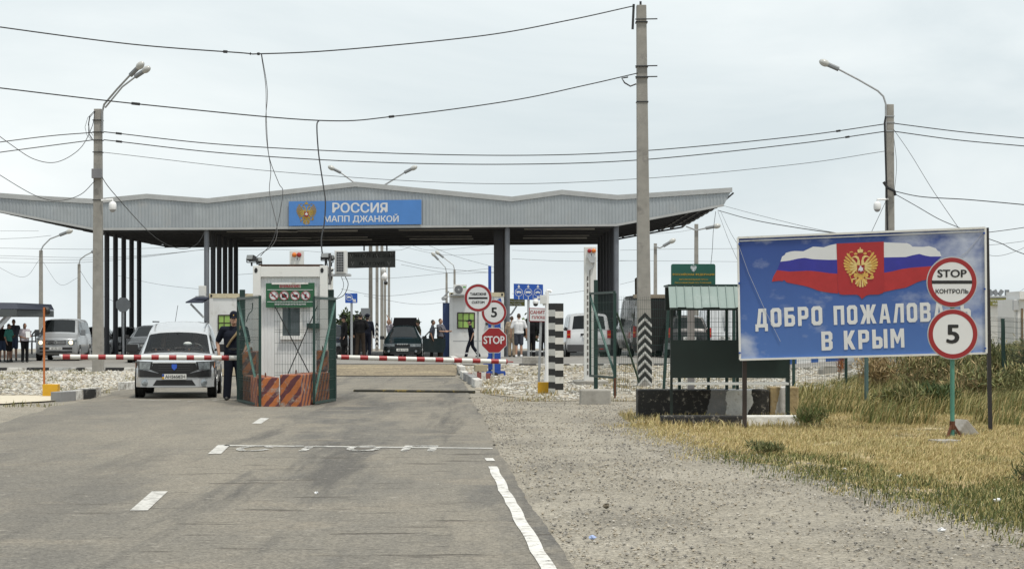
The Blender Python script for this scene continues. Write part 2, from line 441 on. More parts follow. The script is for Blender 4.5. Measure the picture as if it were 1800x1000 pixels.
a = gp(394, 786); b = gp(866, 791)
road_sheet('stop_line', [((a[0],a[1]-.1),(b[0],b[1]-.1),(b[0],b[1]+.08),(a[0],a[1]+.1))], M_mark, sub=1)
ed = []
Ds = fr_range(9, 42, .5)
for d0, d1 in zip(Ds, Ds[1:]):
    if d0 > 28.6 or (d0 > 23.8 and noise.noise((d0*1.3, 2, 2)) < .12): continue
    e = lambda D: tab(XR, D) - .17 + .03*noise.noise((D*.9, 4, 4))
    ed.append(((e(d0)-.05,d0),(e(d0)+.05,d0),(e(d1)+.05,d1),(e(d1)-.05,d1)))
road_sheet('edge_marking', ed, M_edge, sub=2)
faint = []
for (x0,y0,x1,y1) in ((195,704,318,706),(330,707,400,704),(640,689,800,690)):
    a = gp(x0,y0); b = gp(x1,y1); faint.append(((a[0],a[1]-.06),(b[0],b[1]-.06),(b[0],b[1]+.06),(a[0],a[1]+.06)))
road_sheet('faint_marking', faint, M_markw, sub=1)
mb = MB()
for ch, px in (('С',447),('Т',540),('О',640),('П',738)):
    c = gp(px, 791.5); text(mb, ch, (Vector((c[0], c[1], .030)), Vector((1,0,0)), Vector((0,1,0))), 0, 0, .44, 1.25, 0, bold=.03)
structure(mb.build('worn_stop_lettering', M_markw))
# cable cover across the lane
mb = MB(); a = gp(622,690); b = gp(835,692)
mb.tube([(a[0],a[1],.045),(b[0],b[1],.045)], .035, 6)
tag(mb.build('cable_cover', mat('cover_rubber', (.03,.028,.02), .8, dirt=(.35,.25,.03), dscale=3, damt=.3)), 'thin dark cable cover lying across the right lane before the ramp', 'cable cover')

# ---------------------------------------------------------------- loose stones
def stones(name, n, pick, rmin, rmax, mats, seed):
    rng = np.random.default_rng(seed); V = []; Fc = []; MI = []
    base = np.array([(1,0,0),(-1,0,0),(0,1,0),(0,-1,0),(0,0,1),(0,0,-1)], float)
    tri = [(0,2,4),(2,1,4),(1,3,4),(3,0,4),(2,0,5),(1,2,5),(3,1,5),(0,3,5)]
    k = 0; tries = 0
    while k < n and tries < n*6:
        tries += 1
        p = pick(rng)
        if p is None: continue
        X, D = p; r = rmin * (rmax/rmin) ** (rng.random()**2.2)
        q = base * r * (0.65 + .7*rng.random((6,1))) * np.array([1.2,1.2,.75])
        an = rng.random()*6.28; c, s_ = math.cos(an), math.sin(an)
        q = np.stack([q[:,0]*c-q[:,1]*s_, q[:,0]*s_+q[:,1]*c, q[:,2]], 1) + np.array([X, D, gz(X, D) + r*.25 + .012])
        V += q.tolist(); Fc += [(a+6*k, b+6*k, c2+6*k) for a, b, c2 in tri]; MI += [int(rng.integers(len(mats)))]*8; k += 1
    me = bpy.data.meshes.new(name); me.from_pydata(V, [], Fc)
    for m in mats: me.materials.append(m)
    me.polygons.foreach_set('material_index', MI); me.update()
    return stuff(link_mesh(name, me))
st = [mat('stone_%s' % nm, c, .9, var=.25, scale=8) for nm, c in (('grey',(.215,.20,.175)),('dark',(.135,.127,.115)),('tan',(.29,.255,.20)),('pale',(.38,.355,.31)))]
sw = [mat('stone_%s' % nm, c, .9, var=.2, scale=8) for nm, c in (('chalk',(.50,.485,.44)),('chalk_grey',(.38,.365,.33)),('chalk_tan',(.38,.335,.26)),('chalk_dim',(.20,.185,.155)))]
def pick_shoulder(rng):
    D = 10 + 38 * rng.random()**1.5
    a, b = xr(D)+.03, gedge(D)+.5
    if D > 36: b = 3.2
    X = a + (b-a)*rng.random()
    if noise.noise((X*.7, D*.35, 5)) < -.15 and rng.random() < .6: return None
    return X, D
stones('shoulder_gravel', 30000, pick_shoulder, .004, .017, [st[0],st[1],st[2],st[2],st[0],st[3]], 3)
def pick_left(rng):
    D = 49.2 + 25.3*rng.random(); X = -19 + (xl(D)-.45+19)*rng.random(); return X, D
stones('white_gravel', 13000, pick_left, .018, .065, [sw[0],sw[1],sw[1],sw[2],sw[3]], 4)
def pick_right(rng):
    D = 45.8 + 25*rng.random(); a = xr(D)+.4+.9*sm(D,52,46); b = 12.5-6*sm(D,60,48)-1.8*sm(D,50,46); X = a+(b-a)*rng.random()
    return None if rng.random() > .25+.75*sm(D,46,56) or (noise.noise((X*.6,D*.3,31)) < -.1 and rng.random() < .7) else (X, D)
stones('white_gravel', 13000, pick_right, .016, .06, [sw[0],sw[1],sw[1],sw[2],sw[3]], 5)
stones('road_grit', 350, lambda r: (lambda D: (xl(D)+(xr(D)-xl(D))*r.random(), D))(11+35*r.random()), .006, .018, st, 6)

# ---------------------------------------------------------------- grass
def blades(name, n, pick, seed, cols, h0, h1, wd, lean, spread=.5):
    rng = np.random.default_rng(seed); pts = []
    tries = 0
    while len(pts) < n and tries < n*8:
        tries += 1; p = pick(rng)
        if p is not None: pts.append(p)
    n = len(pts); P = np.array([(x, d, gz(x, d)) for x, d in pts]); hs = np.array([1.0]*n)
    h = (h0 + (h1-h0)*rng.random(n)**1.6); an = rng.random(n)*6.283
    dx = np.cos(an)*wd*(.6+.8*rng.random(n)); dy = np.sin(an)*wd
    lx = (lean + spread*rng.normal(size=n))*h; ly = spread*rng.normal(size=n)*h
    z = np.zeros(n)
    b0 = P - np.stack([dx,dy,z+.02],1); b1 = P + np.stack([dx,dy,z-.02],1)
    mid = P + np.stack([lx*.4, ly*.4, h*.62], 1)
    m0 = mid - np.stack([dx,dy,z],1)*.75; m1 = mid + np.stack([dx,dy,z],1)*.75
    tip = P + np.stack([lx, ly, h*(1.0-.25*np.minimum(1,abs(lx/h)))], 1)
    V = np.stack([b0,b1,m1,m0,tip],1).reshape(-1,3)
    me = bpy.data.meshes.new(name); me.vertices.add(5*n); me.vertices.foreach_set('co', V.ravel())
    idx = np.arange(n)*5
    lv = np.stack([idx,idx+1,idx+2,idx+3, idx+3,idx+2,idx+4],1).ravel()
    me.loops.add(7*n); me.loops.foreach_set('vertex_index', lv)
    me.polygons.add(2*n)
    me.polygons.foreach_set('loop_start', np.stack([np.arange(n)*7, np.arange(n)*7+4],1).ravel())
    me.update(calc_edges=True)
    C = np.array(cols); k = rng.integers(len(cols), size=n); c = C[k]*(.75+.5*rng.random((n,1)))
    # patches: which of the colours prevails changes over the ground
    at = me.color_attributes.new('tint', 'FLOAT_COLOR', 'POINT')
    c4 = np.concatenate([c, np.ones((n,1))],1); at.data.foreach_set('color', np.repeat(c4, 5, axis=0).astype(np.float32).ravel())
    me.materials.append(M_blade); return stuff(link_mesh(name, me))
M_blade = bpy.data.materials.new('grass_blade'); M_blade.use_nodes = True
_n = M_blade.node_tree; _b = _n.nodes['Principled BSDF']; _a = _n.nodes.new('ShaderNodeAttribute'); _a.attribute_name = 'tint'
_n.links.new(_a.outputs['Color'], _b.inputs['Base Color']); _b.inputs['Roughness'].default_value = .8; _b.inputs['Specular IOR Level'].default_value = .2
straw = [(.45,.355,.175),(.51,.415,.225),(.36,.28,.13),(.37,.33,.155),(.29,.25,.10)]
green = [(.075,.10,.034),(.10,.12,.042),(.14,.145,.05),(.058,.076,.028)]
def in_field(rng, dmin=9.5, dmax=58):
    D = dmin + (dmax-dmin)*rng.random()**1.35; g0 = gedge(D); X = g0 - .7 + (.48*D*.52+2.2-g0)*rng.random()
    if X > .25*D + 1.2 or X < g0 - .7*rng.random()**3.5: return None
    if noise.noise((X*1.3, D*.9, 44)) + .5*noise.noise((X*4, D*3, 45)) < -.32 and rng.random() < .85: return None
    return X, D
def greenness(X, D):                          # damp strip along the gravel, and patches
    e = X - gedge(D)
    g = .85*sm(e, 1.9, .25)*sm(D, 30, 22) + .55*sm(D, 36, 42)*sm(X,4,5) + .6*noise.noise((X*.5, D*.33, 2)) + .4*noise.noise((X*1.7, D*1.1, 6))
    return g
def pick_straw(rng):
    p = in_field(rng)
    if p is None or greenness(*p) > .30 + .3*rng.random(): return None
    return p
def pick_green(rng):
    p = in_field(rng)
    if p is None or greenness(*p) < .15 + .3*rng.random(): return None
    return p
blades('dry_grass', 190000, pick_straw, 21, straw, .015, .085, .004, .4)
blades('green_grass', 105000, pick_green, 22, green + [straw[3], straw[4]], .015, .095, .0042, .2)
def pick_tuft(rng):
    D = 33+15*rng.random(); X = 4+9*rng.random()
    if noise.noise((X*.8, D*.5, 12)) < .12 or X < gedge(D) or (D < 38.5 and X < 5.6): return None
    return X, D
blades('tall_grass', 14000, pick_tuft, 23, [green[1],green[2],straw[3],straw[2],(.19,.17,.06)], .15, .5, .007, .35, .3)
def pick_bank(rng):
    D = 34+22*rng.random(); X = 5.6+8*rng.random()
    if sm(X,7.0,11.5)*sm(D,36,47) < .12+.3*rng.random(): return None
    return X, D
blades('bank_grass', 80000, pick_bank, 24, [(.14,.15,.055),(.22,.205,.085),(.34,.28,.135),(.105,.12,.046),(.27,.235,.105)], .08, .34, .0055, .6, .35)
def pick_left_weed(rng):
    D = 42+32*rng.random()
    X = -19 + (xl(D)+19)*rng.random()
    if (D < 42.9 and noise.noise((X*2, D*2, 2)) > -.2) or (D > 49.5 and noise.noise((X*.9, D*.45, 12)) > .25): return X, D
    return None
blades('gravel_weeds', 4200, pick_left_weed, 25, [(.12,.13,.05),(.2,.18,.07),(.30,.25,.12)], .03, .15, .007, .1)
def pick_right_weed(rng):
    D = 45+26*rng.random(); X = xr(D)+.3+7.5*rng.random()
    return (X, D) if noise.noise((X*.9, D*.5, 2)) > .22 or (X > 3.2 and D < 52 and noise.noise((X*.9, D*.5, 2)) > -.15) else None
blades('gravel_weeds', 6000, pick_right_weed, 26, [(.2,.17,.07),(.34,.26,.12),(.26,.2,.1),(.14,.14,.05)], .03, .16, .007, .1)
def pick_shelter(rng):
    D = 32.5+6*rng.random(); X = 1.9+3.2*rng.random(); return (X, D) if noise.noise((X*1.2, D*.9, 8)) > -.1 else None
blades('dry_grass', 5000, pick_shelter, 27, straw, .04, .16, .006, .1)
# ---------------------------------------------------------------- the coat of arms, drawn as flat shapes in a plane
def eagle(fr, cx, cy, s, d, name, parent, gold, goldl, red, inner=True, white=False):
    """double-headed eagle, s = full height; gold relief in layers"""
    def T(P, sx=1): return [(cx + sx*x*s, cy + y*s) for x, y in P]
    g = MB(); h = MB()
    for sx in (-1, 1):
        # wing: fan of long feathers from the shoulder
        for k in range(8):
            t = k/7; a = RAD(108 - 112*t + 4); ln = (.34 + .05*math.sin(t*3.1))*(1-.12*t)
            bx, by = .13 + .05*math.sin(t*3.14), .10 - .17*t
            tx, ty = bx + (.10+.20*math.sin(RAD(25+t*110)))*(.9), by + .37 - .60*t
            tx = .20 + .21*math.sin(RAD(35 + 120*t)); ty = .36 - .53*t
            nx, ny = -(ty-by), (tx-bx); l_ = math.hypot(nx, ny); nx, ny = nx/l_*.028, ny/l_*.028
            g.flat(T([(bx-nx*.5,by-ny*.5),(tx-nx,ty-ny),(tx+(tx-bx)*.12,ty+(ty-by)*.12),(tx+nx,ty+ny),(bx+nx*.5,by+ny*.5)], sx), fr, d+.0004*(k+1))
        for k in range(5):                      # short inner feathers
            t = k/4; bx, by = .10, .09-.10*t; tx, ty = .20+.06*math.sin(t*3), .22-.34*t
            nx, ny = -(ty-by), (tx-bx); l_ = math.hypot(nx, ny); nx, ny = nx/l_*.022, ny/l_*.022
            h.flat(T([(bx-nx,by-ny),(tx-nx,ty-ny),(tx+(tx-bx)*.15,ty+(ty-by)*.15),(tx+nx,ty+ny),(bx+nx,by+ny)], sx), fr, d+.005+.0004*k)
        # neck, head, beak
        h.flat(T([(.015,.06),(.10,.09),(.075,.20),(.11,.26),(.155,.275),(.215,.25),(.20,.275),(.165,.305),(.10,.315),(.05,.28),(.02,.18)], sx), fr, d+.006)
        h.flat(T([(.165,.30),(.225,.268),(.215,.245),(.205,.262),(.16,.272)], sx), fr, d+.0065)
        # small crown over the head, ribbon
        g.flat(T([(.085,.335),(.15,.335),(.165,.385),(.135,.375),(.118,.41),(.10,.375),(.07,.385)], sx), fr, d+.006)
        g.flat(T([(.17,.40),(.21,.43),(.26,.42),(.28,.37),(.265,.345),(.27,.39),(.23,.405),(.20,.40)], sx), fr, d+.0055)
        # leg and claw
        g.flat(T([(.08,-.14),(.17,-.12),(.185,-.20),(.15,-.25),(.09,-.24)], sx), fr, d+.004)
        h.flat(T([(.11,-.245),(.26,-.27),(.255,-.295),(.11,-.275)], sx), fr, d+.0045)
        # tail feathers
        for k in range(4):
            a = RAD(-86 + 17*k); bx, by = .02+.012*k, -.27; ln = .20 - .012*k*k
            tx, ty = bx+ln*math.cos(a), by+ln*math.sin(a); nx, ny = -math.sin(a)*.024, math.cos(a)*.024
            (g if k % 2 else h).flat(T([(bx-nx*.4,by-ny*.4),(tx-nx,ty-ny),(tx+.02*math.cos(a),ty+.02*math.sin(a)),(tx+nx,ty+ny),(bx+nx*.4,by+ny*.4)], sx), fr, d+.003+.0004*k)
    # body, great crown, sceptre, orb
    g.flat(T([(-.10,.09),(.10,.09),(.12,-.08),(.09,-.20),(.04,-.30),(-.04,-.30),(-.09,-.20),(-.12,-.08)]), fr, d+.0035)
    h.flat(T([(-.06,.385),(.06,.385),(.075,.45),(.04,.475),(.012,.465),(.012,.52),(-.012,.52),(-.012,.465),(-.04,.475),(-.075,.45)]), fr, d+.007)
    g.flat(T([(-.33,-.04),(-.315,-.04),(-.225,-.33),(-.24,-.335)]), fr, d+.008)
    g.flat(T([(-.255,-.27),(-.205,-.29),(-.215,-.37),(-.245,-.36)]), fr, d+.0085)
    g.flat(T(circ(.27,-.24,.05,14)), fr, d+.008); g.flat(T([(.26,-.20),(.28,-.20),(.28,-.15),(.26,-.15)]), fr, d+.0085)
    e = g.build(name, gold, parent)
    h.build('relief', goldl, e)
    if inner:
        q = MB().prism(T([(-.09,.07),(.09,.07),(.09,-.10),(.05,-.14),(0,-.155),(-.05,-.14),(-.09,-.10)]), fr, d+.008, d+.010)
        q.build('breast_shield', red, e)
        q = MB()
        q.flat(T([(-.06,-.02),(-.02,.02),(-.03,.05),(.01,.055),(.02,.015),(.06,.0),(.05,-.04),(.065,-.09),(.03,-.06),(.0,-.10),(-.02,-.05),(-.06,-.08)]), fr, d+.011)
        q.build('rider', M_face if not white else goldl, e)
    return e

# ---------------------------------------------------------------- the canopy over the lanes
CD0, CD1 = 101.5, 122.5
cx_ = lambda px: gx(px, CD0); cz_ = lambda py: gzz(py, CD0)
def prof(T): return [(cx_(a), cz_(b)) for a, b in T]
TOPP = prof([(-33,338),(60,345),(165,351),(258,342),(365,350),(625,321),(900,347),(988,335),(1085,344),(1287,331)])
BOTP = prof([(-18,368),(165,403),(400,402),(627,399.5),(880,397.5),(1083,396),(1272,361)])
M_clad = mat('cladding', (.33,.355,.37), .45, .25, var=.10, scale=1.2, dirt=(.36,.37,.37), dscale=.9, damt=.2)
M_trim = mat('cladding_trim', (.40,.405,.40), .5, .2, var=.12)
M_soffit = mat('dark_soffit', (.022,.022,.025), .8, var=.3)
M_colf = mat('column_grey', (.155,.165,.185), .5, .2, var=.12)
M_cold = mat('column_shaded', (.022,.023,.028), .55, var=.15)  # darker copy for inner columns: shade under the canopy put into the colour
canopy = thing('canopy', 'long grey corrugated canopy with a folded roofline spanning all the checkpoint lanes', 'canopy', (cx_(627), CD0, 0))
# fascia: a real corrugated sheet
mb = MB(); vs = []; fs = []
x = TOPP[0][0]; k = 0; per = .16
def yoff(i): return (0, 0, -.018, -.018)[i % 4]
xl_ = []; steps = (.05, .03, .05, .03)
while x < TOPP[-1][0]: xl_.append((x, yoff(k))); x += steps[k % 4]; k += 1
xl_.append((TOPP[-1][0], 0))
tip = BOTP[-1]
for X, yo in xl_:
    zt = tab(TOPP, X) - .04
    zb = tab(BOTP, X)
    if X > tip[0]: zb = lerp(tip[1], zt, (X-tip[0])/(TOPP[-1][0]-tip[0]))
    if X < BOTP[0][0]: zb = lerp(zt, BOTP[0][1], (X-TOPP[0][0])/(BOTP[0][0]-TOPP[0][0]))
    vs += [(X, CD0+yo, zb), (X, CD0+yo, zt)]
fs = [(2*i, 2*i+2, 2*i+3, 2*i+1) for i in range(len(xl_)-1)]
mb.add(vs, fs); _rr = random.Random(5); _tone = [_rr.choice((0,0,1,2)) for _ in range(60)]
mb.m = [_tone[(i//28) % 60] for i in range(len(fs))]
mb.build('fascia', [M_clad, mat('cladding_b', (.315,.337,.352), .45, .25, var=.10, scale=1.2), mat('cladding_c', (.345,.368,.38), .45, .25, var=.12, scale=1.5)], canopy)
mb = MB()
for (a, b) in zip(TOPP, TOPP[1:]):
    mb.add([(a[0],CD0-.07,a[1]-.20),(b[0],CD0-.07,b[1]-.20),(b[0],CD0-.07,b[1]+.03),(a[0],CD0-.07,a[1]+.03),
            (a[0],CD0+.2,a[1]+.03),(b[0],CD0+.2,b[1]+.03)], [(0,1,2,3),(3,2,5,4)])
for (a, b) in zip(BOTP, BOTP[1:]): 
    mb.add([(a[0],CD0-.06,a[1]-.05),(b[0],CD0-.06,b[1]-.05),(b[0],CD0-.06,b[1]+.06),(a[0],CD0-.06,a[1]+.06),(a[0],CD0+.1,a[1]-.05),(b[0],CD0+.1,b[1]-.05)], [(0,1,2,3),(0,4,5,1)])
mb.build('edge_trim', M_trim, canopy)
mb = MB()
for (a, b) in zip(TOPP, TOPP[1:]):
    mb.add([(a[0],CD0+.2,a[1]),(b[0],CD0+.2,b[1]),(b[0],CD1,b[1]),(a[0],CD1,a[1])], [(0,1,2,3)])
    mb.add([(a[0],CD0+.2,a[1]-.12),(b[0],CD0+.2,b[1]-.12),(b[0],CD1,b[1]-.12),(a[0],CD1,a[1]-.12)], [(3,2,1,0)])
    mb.add([(a[0],CD1,a[1]),(b[0],CD1,b[1]),(b[0],CD1,b[1]-.12),(a[0],CD1,a[1]-.12)], [(0,1,2,3)])
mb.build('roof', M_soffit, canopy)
mb = MB()                                   # dark soffit with purlins, open towards the wing tips
SOF = [(cx_(70), tab(BOTP, cx_(70))+.05)] + [(a, b+.05) for a, b in BOTP[1:-1]] + [(cx_(1200), tab(BOTP, cx_(1200))+.05)]
for (a, b) in zip(SOF, SOF[1:]):
    mb.add([(a[0],CD0+.1,a[1]),(b[0],CD0+.1,b[1]),(b[0],CD1,b[1]),(a[0],CD1,a[1]),(a[0],CD0+.1,a[1]+.04),(b[0],CD0+.1,b[1]+.04),(b[0],CD1,b[1]+.04),(a[0],CD1,a[1]+.04)],
           [(3,2,1,0),(4,5,6,7),(2,3,7,6)])
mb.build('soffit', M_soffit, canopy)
ROWS = [CD0+.3 + 2.56*k for k in range(6)]
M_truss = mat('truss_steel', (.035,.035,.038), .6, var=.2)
mb = MB()
for Dk in ROWS + [CD1-.3, 117.5]:
    mb = MB()
    for (a, b) in zip(SOF[1:-2], SOF[2:-1]): mb.bar((a[0],Dk,a[1]-.09),(b[0],Dk,b[1]-.09), .16)
    for sgn, x0, x1 in ((-1, BOTP[1][0], BOTP[0][0]+.3), (1, BOTP[-2][0], BOTP[-1][0]-.3)):
        pts = [lerp(x0, x1, t/7) for t in range(8)]
        for a, b in zip(pts, pts[1:]):
            mb.bar((a,Dk,tab(BOTP,a)-.03),(b,Dk,tab(BOTP,b)-.03), .09)
            mb.bar((a,Dk,tab(BOTP,a)-.03),(b,Dk,tab(TOPP,b)-.2), .06); mb.bar((b,Dk,tab(BOTP,b)-.03),(b,Dk,tab(TOPP,b)-.2), .06)
        mb.bar((x1,Dk,tab(BOTP,x1)-.03),(x1+sgn*.8,Dk,tab(TOPP,x1+sgn*.8)-.2), .08)
        for t in range(3):
            a = lerp(x0, x1, .72+.12*t)
            if Dk < CD1-1: mb.bar((a,Dk,tab(BOTP,a)-.03),(a,Dk+2.56,tab(BOTP,a)-.03),.07)
    mb.build('truss', M_truss, canopy)
for px in (452, 560, 760, 985):
    for j in range(5):
        mb = MB()
        Dk = CD0+2+3.6*j; mb.box((gx(px, CD0), Dk, tab(BOTP, gx(px,CD0))-.06), (3.4,.10,.07))
        mb.build('light_strip', mat('lamp_strip', (.42,.40,.36), .5), canopy)
for px in (170, 362, 892, 1084):
    for k, Dk in enumerate(ROWS):
        X = gx(px, CD0) + (gx(822, Dk) - gx(822, CD0))
        g0 = gz(X, Dk) - .1; zt = tab(BOTP, X) + .1
        mb = MB()
        if k == 0: mb.tube([(X,Dk,g0),(X,Dk,zt)], .125, 14)
        else: mb.tube([(X,Dk,g0),(X,Dk,zt)], .125, 10)
        mb.tube([(X,Dk,g0),(X,Dk,g0+.16)], .2, 4)
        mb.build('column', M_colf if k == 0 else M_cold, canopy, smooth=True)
mb = MB()
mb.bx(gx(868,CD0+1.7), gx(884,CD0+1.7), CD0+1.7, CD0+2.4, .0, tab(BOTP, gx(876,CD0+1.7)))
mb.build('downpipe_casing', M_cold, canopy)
# name board on the fascia
fb = frame((0, CD0-.075, 0))
sgn = thing('name_board', 'long blue board with white Cyrillic letters and a golden crest mounted on the canopy fascia', 'sign', (gx(625,CD0-.1), CD0-.1, cz_(396)))
def cpx(px, py): return (gx(px, CD0), gzz(py, CD0))
P = [cpx(508,397.5), cpx(741,394.5), cpx(741,351.5), cpx(508,354.5)]
M_board = mat('board_blue', (.065,.20,.50), .45, var=.07)
MB().prism(P, fb, 0, .04).build('board', M_board, sgn)
sh = MB(); c = cpx(633,365.5); sz = CD0/F
text(sh, 'РОССИЯ', fb, c[0], c[1], 97*sz, 18*sz, .046, bold=.028)
c = cpx(635.5,384.5); text(sh, 'МАПП ДЖАНКОЙ', fb, c[0], c[1], 131*sz, 16.5*sz, .046, bold=.022)
sh.build('lettering', M_letter, sgn)
c = cpx(539,375.5); eagle(fb, c[0], c[1], 41*sz, .045, 'crest', sgn, mat('crest_ochre', (.27,.17,.025), .5, var=.3, scale=20), mat('crest_ochre_pale', (.36,.25,.05), .5, var=.3, scale=20), M_red)

# ---------------------------------------------------------------- concrete poles and lamps
def pole_box(mb, X, D, z0, z1, w0, w1, lean=(0,0)):
    mb.add([(X+a*w0/2, D+b*w0/2, z0) for a, b in ((-1,-1),(1,-1),(1,1),(-1,1))] + [(X+lean[0]+a*w1/2, D+lean[1]+b*w1/2, z1) for a, b in ((-1,-1),(1,-1),(1,1),(-1,1))],
           [(0,3,2,1),(4,5,6,7),(0,1,5,4),(1,2,6,5),(2,3,7,6),(3,0,4,7)])
def lamp_head(p, dr, parent, size=.6, name='lamp_head'):
    dr = Vector(dr).normalized(); p = Vector(p)
    mb = MB(); mb.tube([p-dr*.05, p+dr*size*.55], size*.13, 8)
    h = mb.build(name, M_grey, parent, smooth=True)
    rot = dr.to_track_quat('X', 'Z').to_matrix()
    MB().ell(p+dr*size*.75, (size*.3,size*.2,size*.19), 12, 8, rot).build('lamp_glass', M_lamp, h, smooth=True)
def dome_camera(p, arm, parent, r=.15):       # housing hanging from a short arm, p is the arm's end
    p = Vector(p); mb = MB()
    mb.tube([Vector(arm), p + Vector((0,0,.02)), p - Vector((0,0,.08))], r*.3, 8)
    mb.lathe([(0,r*.45),(.04,r*.85),(.1,r),(.24,r),(.27,r*.9)], p-Vector((0,0,.05)), (0,0,-1), 16)
    c = mb.build('dome_camera', M_clean, parent, smooth=True)
    MB().ell(p-Vector((0,0,.31)), (r*.86,r*.86,r*.8), 14, 8).build('lens_dome', mat('camera_dome', (.30,.30,.31), .15), c, smooth=True)

# left lamp pole
D = 73.2; X = gx(172.5, D)
lp = thing('lamp_post', 'grey concrete lamp post with a bent arm, two lamp heads and a dome camera', 'lamp post', (X, D, 0), group='concrete lamp posts')
mb = MB(); pole_box(mb, X, D, -.2, gzz(192,D), .36, .25); mb.build('pole', M_pole, lp, bevel=.02)
mb = MB()
A = [pt(180,232,D-.15), pt(180,196,D-.15), pt(183,184,D-.2), pt(205,158,D-1), pt(231,130,D-2)]
mb.tube(A, .035, 8); mb.tube([A[2]+Vector((.03,.05,-.1)), pt(215,153,D-.6), pt(240,134,D-1)], .03, 8); mb.build('arm', M_galv, lp, smooth=True)
lamp_head(pt(231,131,D-2), pt(246,116,D-2.2)-pt(231,131,D-2), lp, .62); lamp_head(pt(240,134,D-1), pt(258,122,D-1.2)-pt(240,134,D-1), lp, .6)
MB().box((X, D-.22, gzz(306,D)), (.34,.16,.32)).build('junction_box', mat('box_grey', (.17,.17,.18), .6), lp, bevel=.01)
mb = MB()
for py in (212, 233, 247, 268, 352): 
    zz = gzz(py, D); mb.box((X, D, zz), (.33,.33,.025))
mb.build('band', M_dark, lp)
dome_camera(pt(198,352,D-.3), (X+.15, D-.2, gzz(353,D)), lp, .13)
mb = MB(); rr = random.Random(3)
for k in range(5):
    a = pt(166+rr.uniform(-1,2), 196, D-.25); b = pt(164+rr.uniform(-3,2), 245+rr.uniform(-12,4), D-.25)
    m_ = (a+b)/2 + Vector((rr.uniform(-.34,-.05), 0, rr.uniform(-.1,.1))); mb.tube([a, (a+m_)/2+Vector((-.06,0,.05)), m_, (b+m_)/2+Vector((-.05,0,-.05)), b], .009, 4)
mb.build('loose_wiring', M_wire, lp)

# main pole on the right: no lamp, chevrons at the foot
D = 55.5; X = gx(1133, D)
mp_ = thing('utility_pole', 'tallest grey concrete utility pole with black and white chevrons painted round its foot', 'utility pole', (X, D, 0))
mb = MB(); pole_box(mb, X, D, -.2, gzz(10,D), .37, .25, lean=(-.085,0)); mb.build('pole', M_pole, mp_, bevel=.02)
mb = MB(); fr = frame((X, D, 0))
for k in range(8):
    z = gzz(558+14.8*k, D); hw = lerp(.179,.183,k/8)
    mb.flat([(-hw,z-.06),(0,z+.13),(hw,z-.06),(hw,z-.18),(0,z+.01),(-hw,z-.18)], fr, .1845)
mb.build('chevrons', mat('chevron_black', (.012,.012,.012), .7, var=.2, alpha=(9,.30,.08)), mp_)
mb = MB()
for k in range(8):
    z = gzz(558+14.8*k, D) - .10; hw = lerp(.177,.181,k/8)
    mb.flat([(-hw,z-.06),(0,z+.14),(hw,z-.06),(hw,z-.155),(0,z+.045),(-hw,z-.155)], fr, .184)
mb.build('chevrons', mat('chevron_white', (.50,.50,.48), .8, var=.12, alpha=(7,.34,.1)), mp_)
mb = MB()
for py in (40, 118, 137, 180): mb.box((X-.085*(700-py)/700, D, gzz(py,D)), (.31,.31,.03))
for py in (36,118,137): mb.bar((X-.25,D-.17,gzz(py,D)),(X+.32,D-.17,gzz(py,D)+.01),.028)
mb.bar(pt(1112,52,D-.17), pt(1114,8,D-.17), .06)
mb.build('clamp', M_dark, mp_); MB().tube([pt(1126,12,D), pt(1126,3,D)], .03, 8).build('insulator', M_dark, mp_)
mb = MB(); mb.tube([pt(1118,148,D-.2),pt(1108,152,D-.25),pt(1098,146,D-.25),pt(1093,138,D-.25),pt(1104,136,D-.25)], .02, 5); mb.build('cable_loop', M_wire, mp_)

# right lamp pole behind the billboard
D = 75; X = gx(1564, D); g0 = gz(X, D)
lp2 = thing('lamp_post', 'grey concrete lamp post rising behind the big blue billboard, one lamp on a long arm', 'lamp post', (X, D, g0), group='concrete lamp posts')
mb = MB(); pole_box(mb, X, D, g0-.3, gzz(184,D), .34, .25); mb.build('pole', M_pole, lp2, bevel=.02)
mb = MB(); mb.tube([pt(1557,230,D-.15),pt(1557,183,D-.15),pt(1553,170,D-.15),pt(1543,160,D-.15),pt(1510,141,D-.15),pt(1472,121,D-.15)], .034, 8); mb.build('arm', M_galv, lp2, smooth=True)
lamp_head(pt(1472,121,D-.15), pt(1440,107,D-.15)-pt(1472,121,D-.15), lp2, .66)
dome_camera(pt(1542,352,D-.3), (X-.1, D-.2, gzz(351,D)), lp2, .13)
mb = MB()
for py in (205,216,231): mb.box((X, D, gzz(py,D)), (.29,.29,.03))
mb.build('band', M_galv, lp2)
mb = MB(); mb.tube([pt(1557,205,D-.22),pt(1555,216,D-.22),pt(1558,320,D-.22),pt(1560,405,D-.22)], .035, 6)
mb.tube([pt(1553,320,D-.25),pt(1560,330,D-.25),pt(1572,336,D-.25),pt(1574,344,D-.25)], .05, 6); mb.build('conduit', M_wire, lp2)

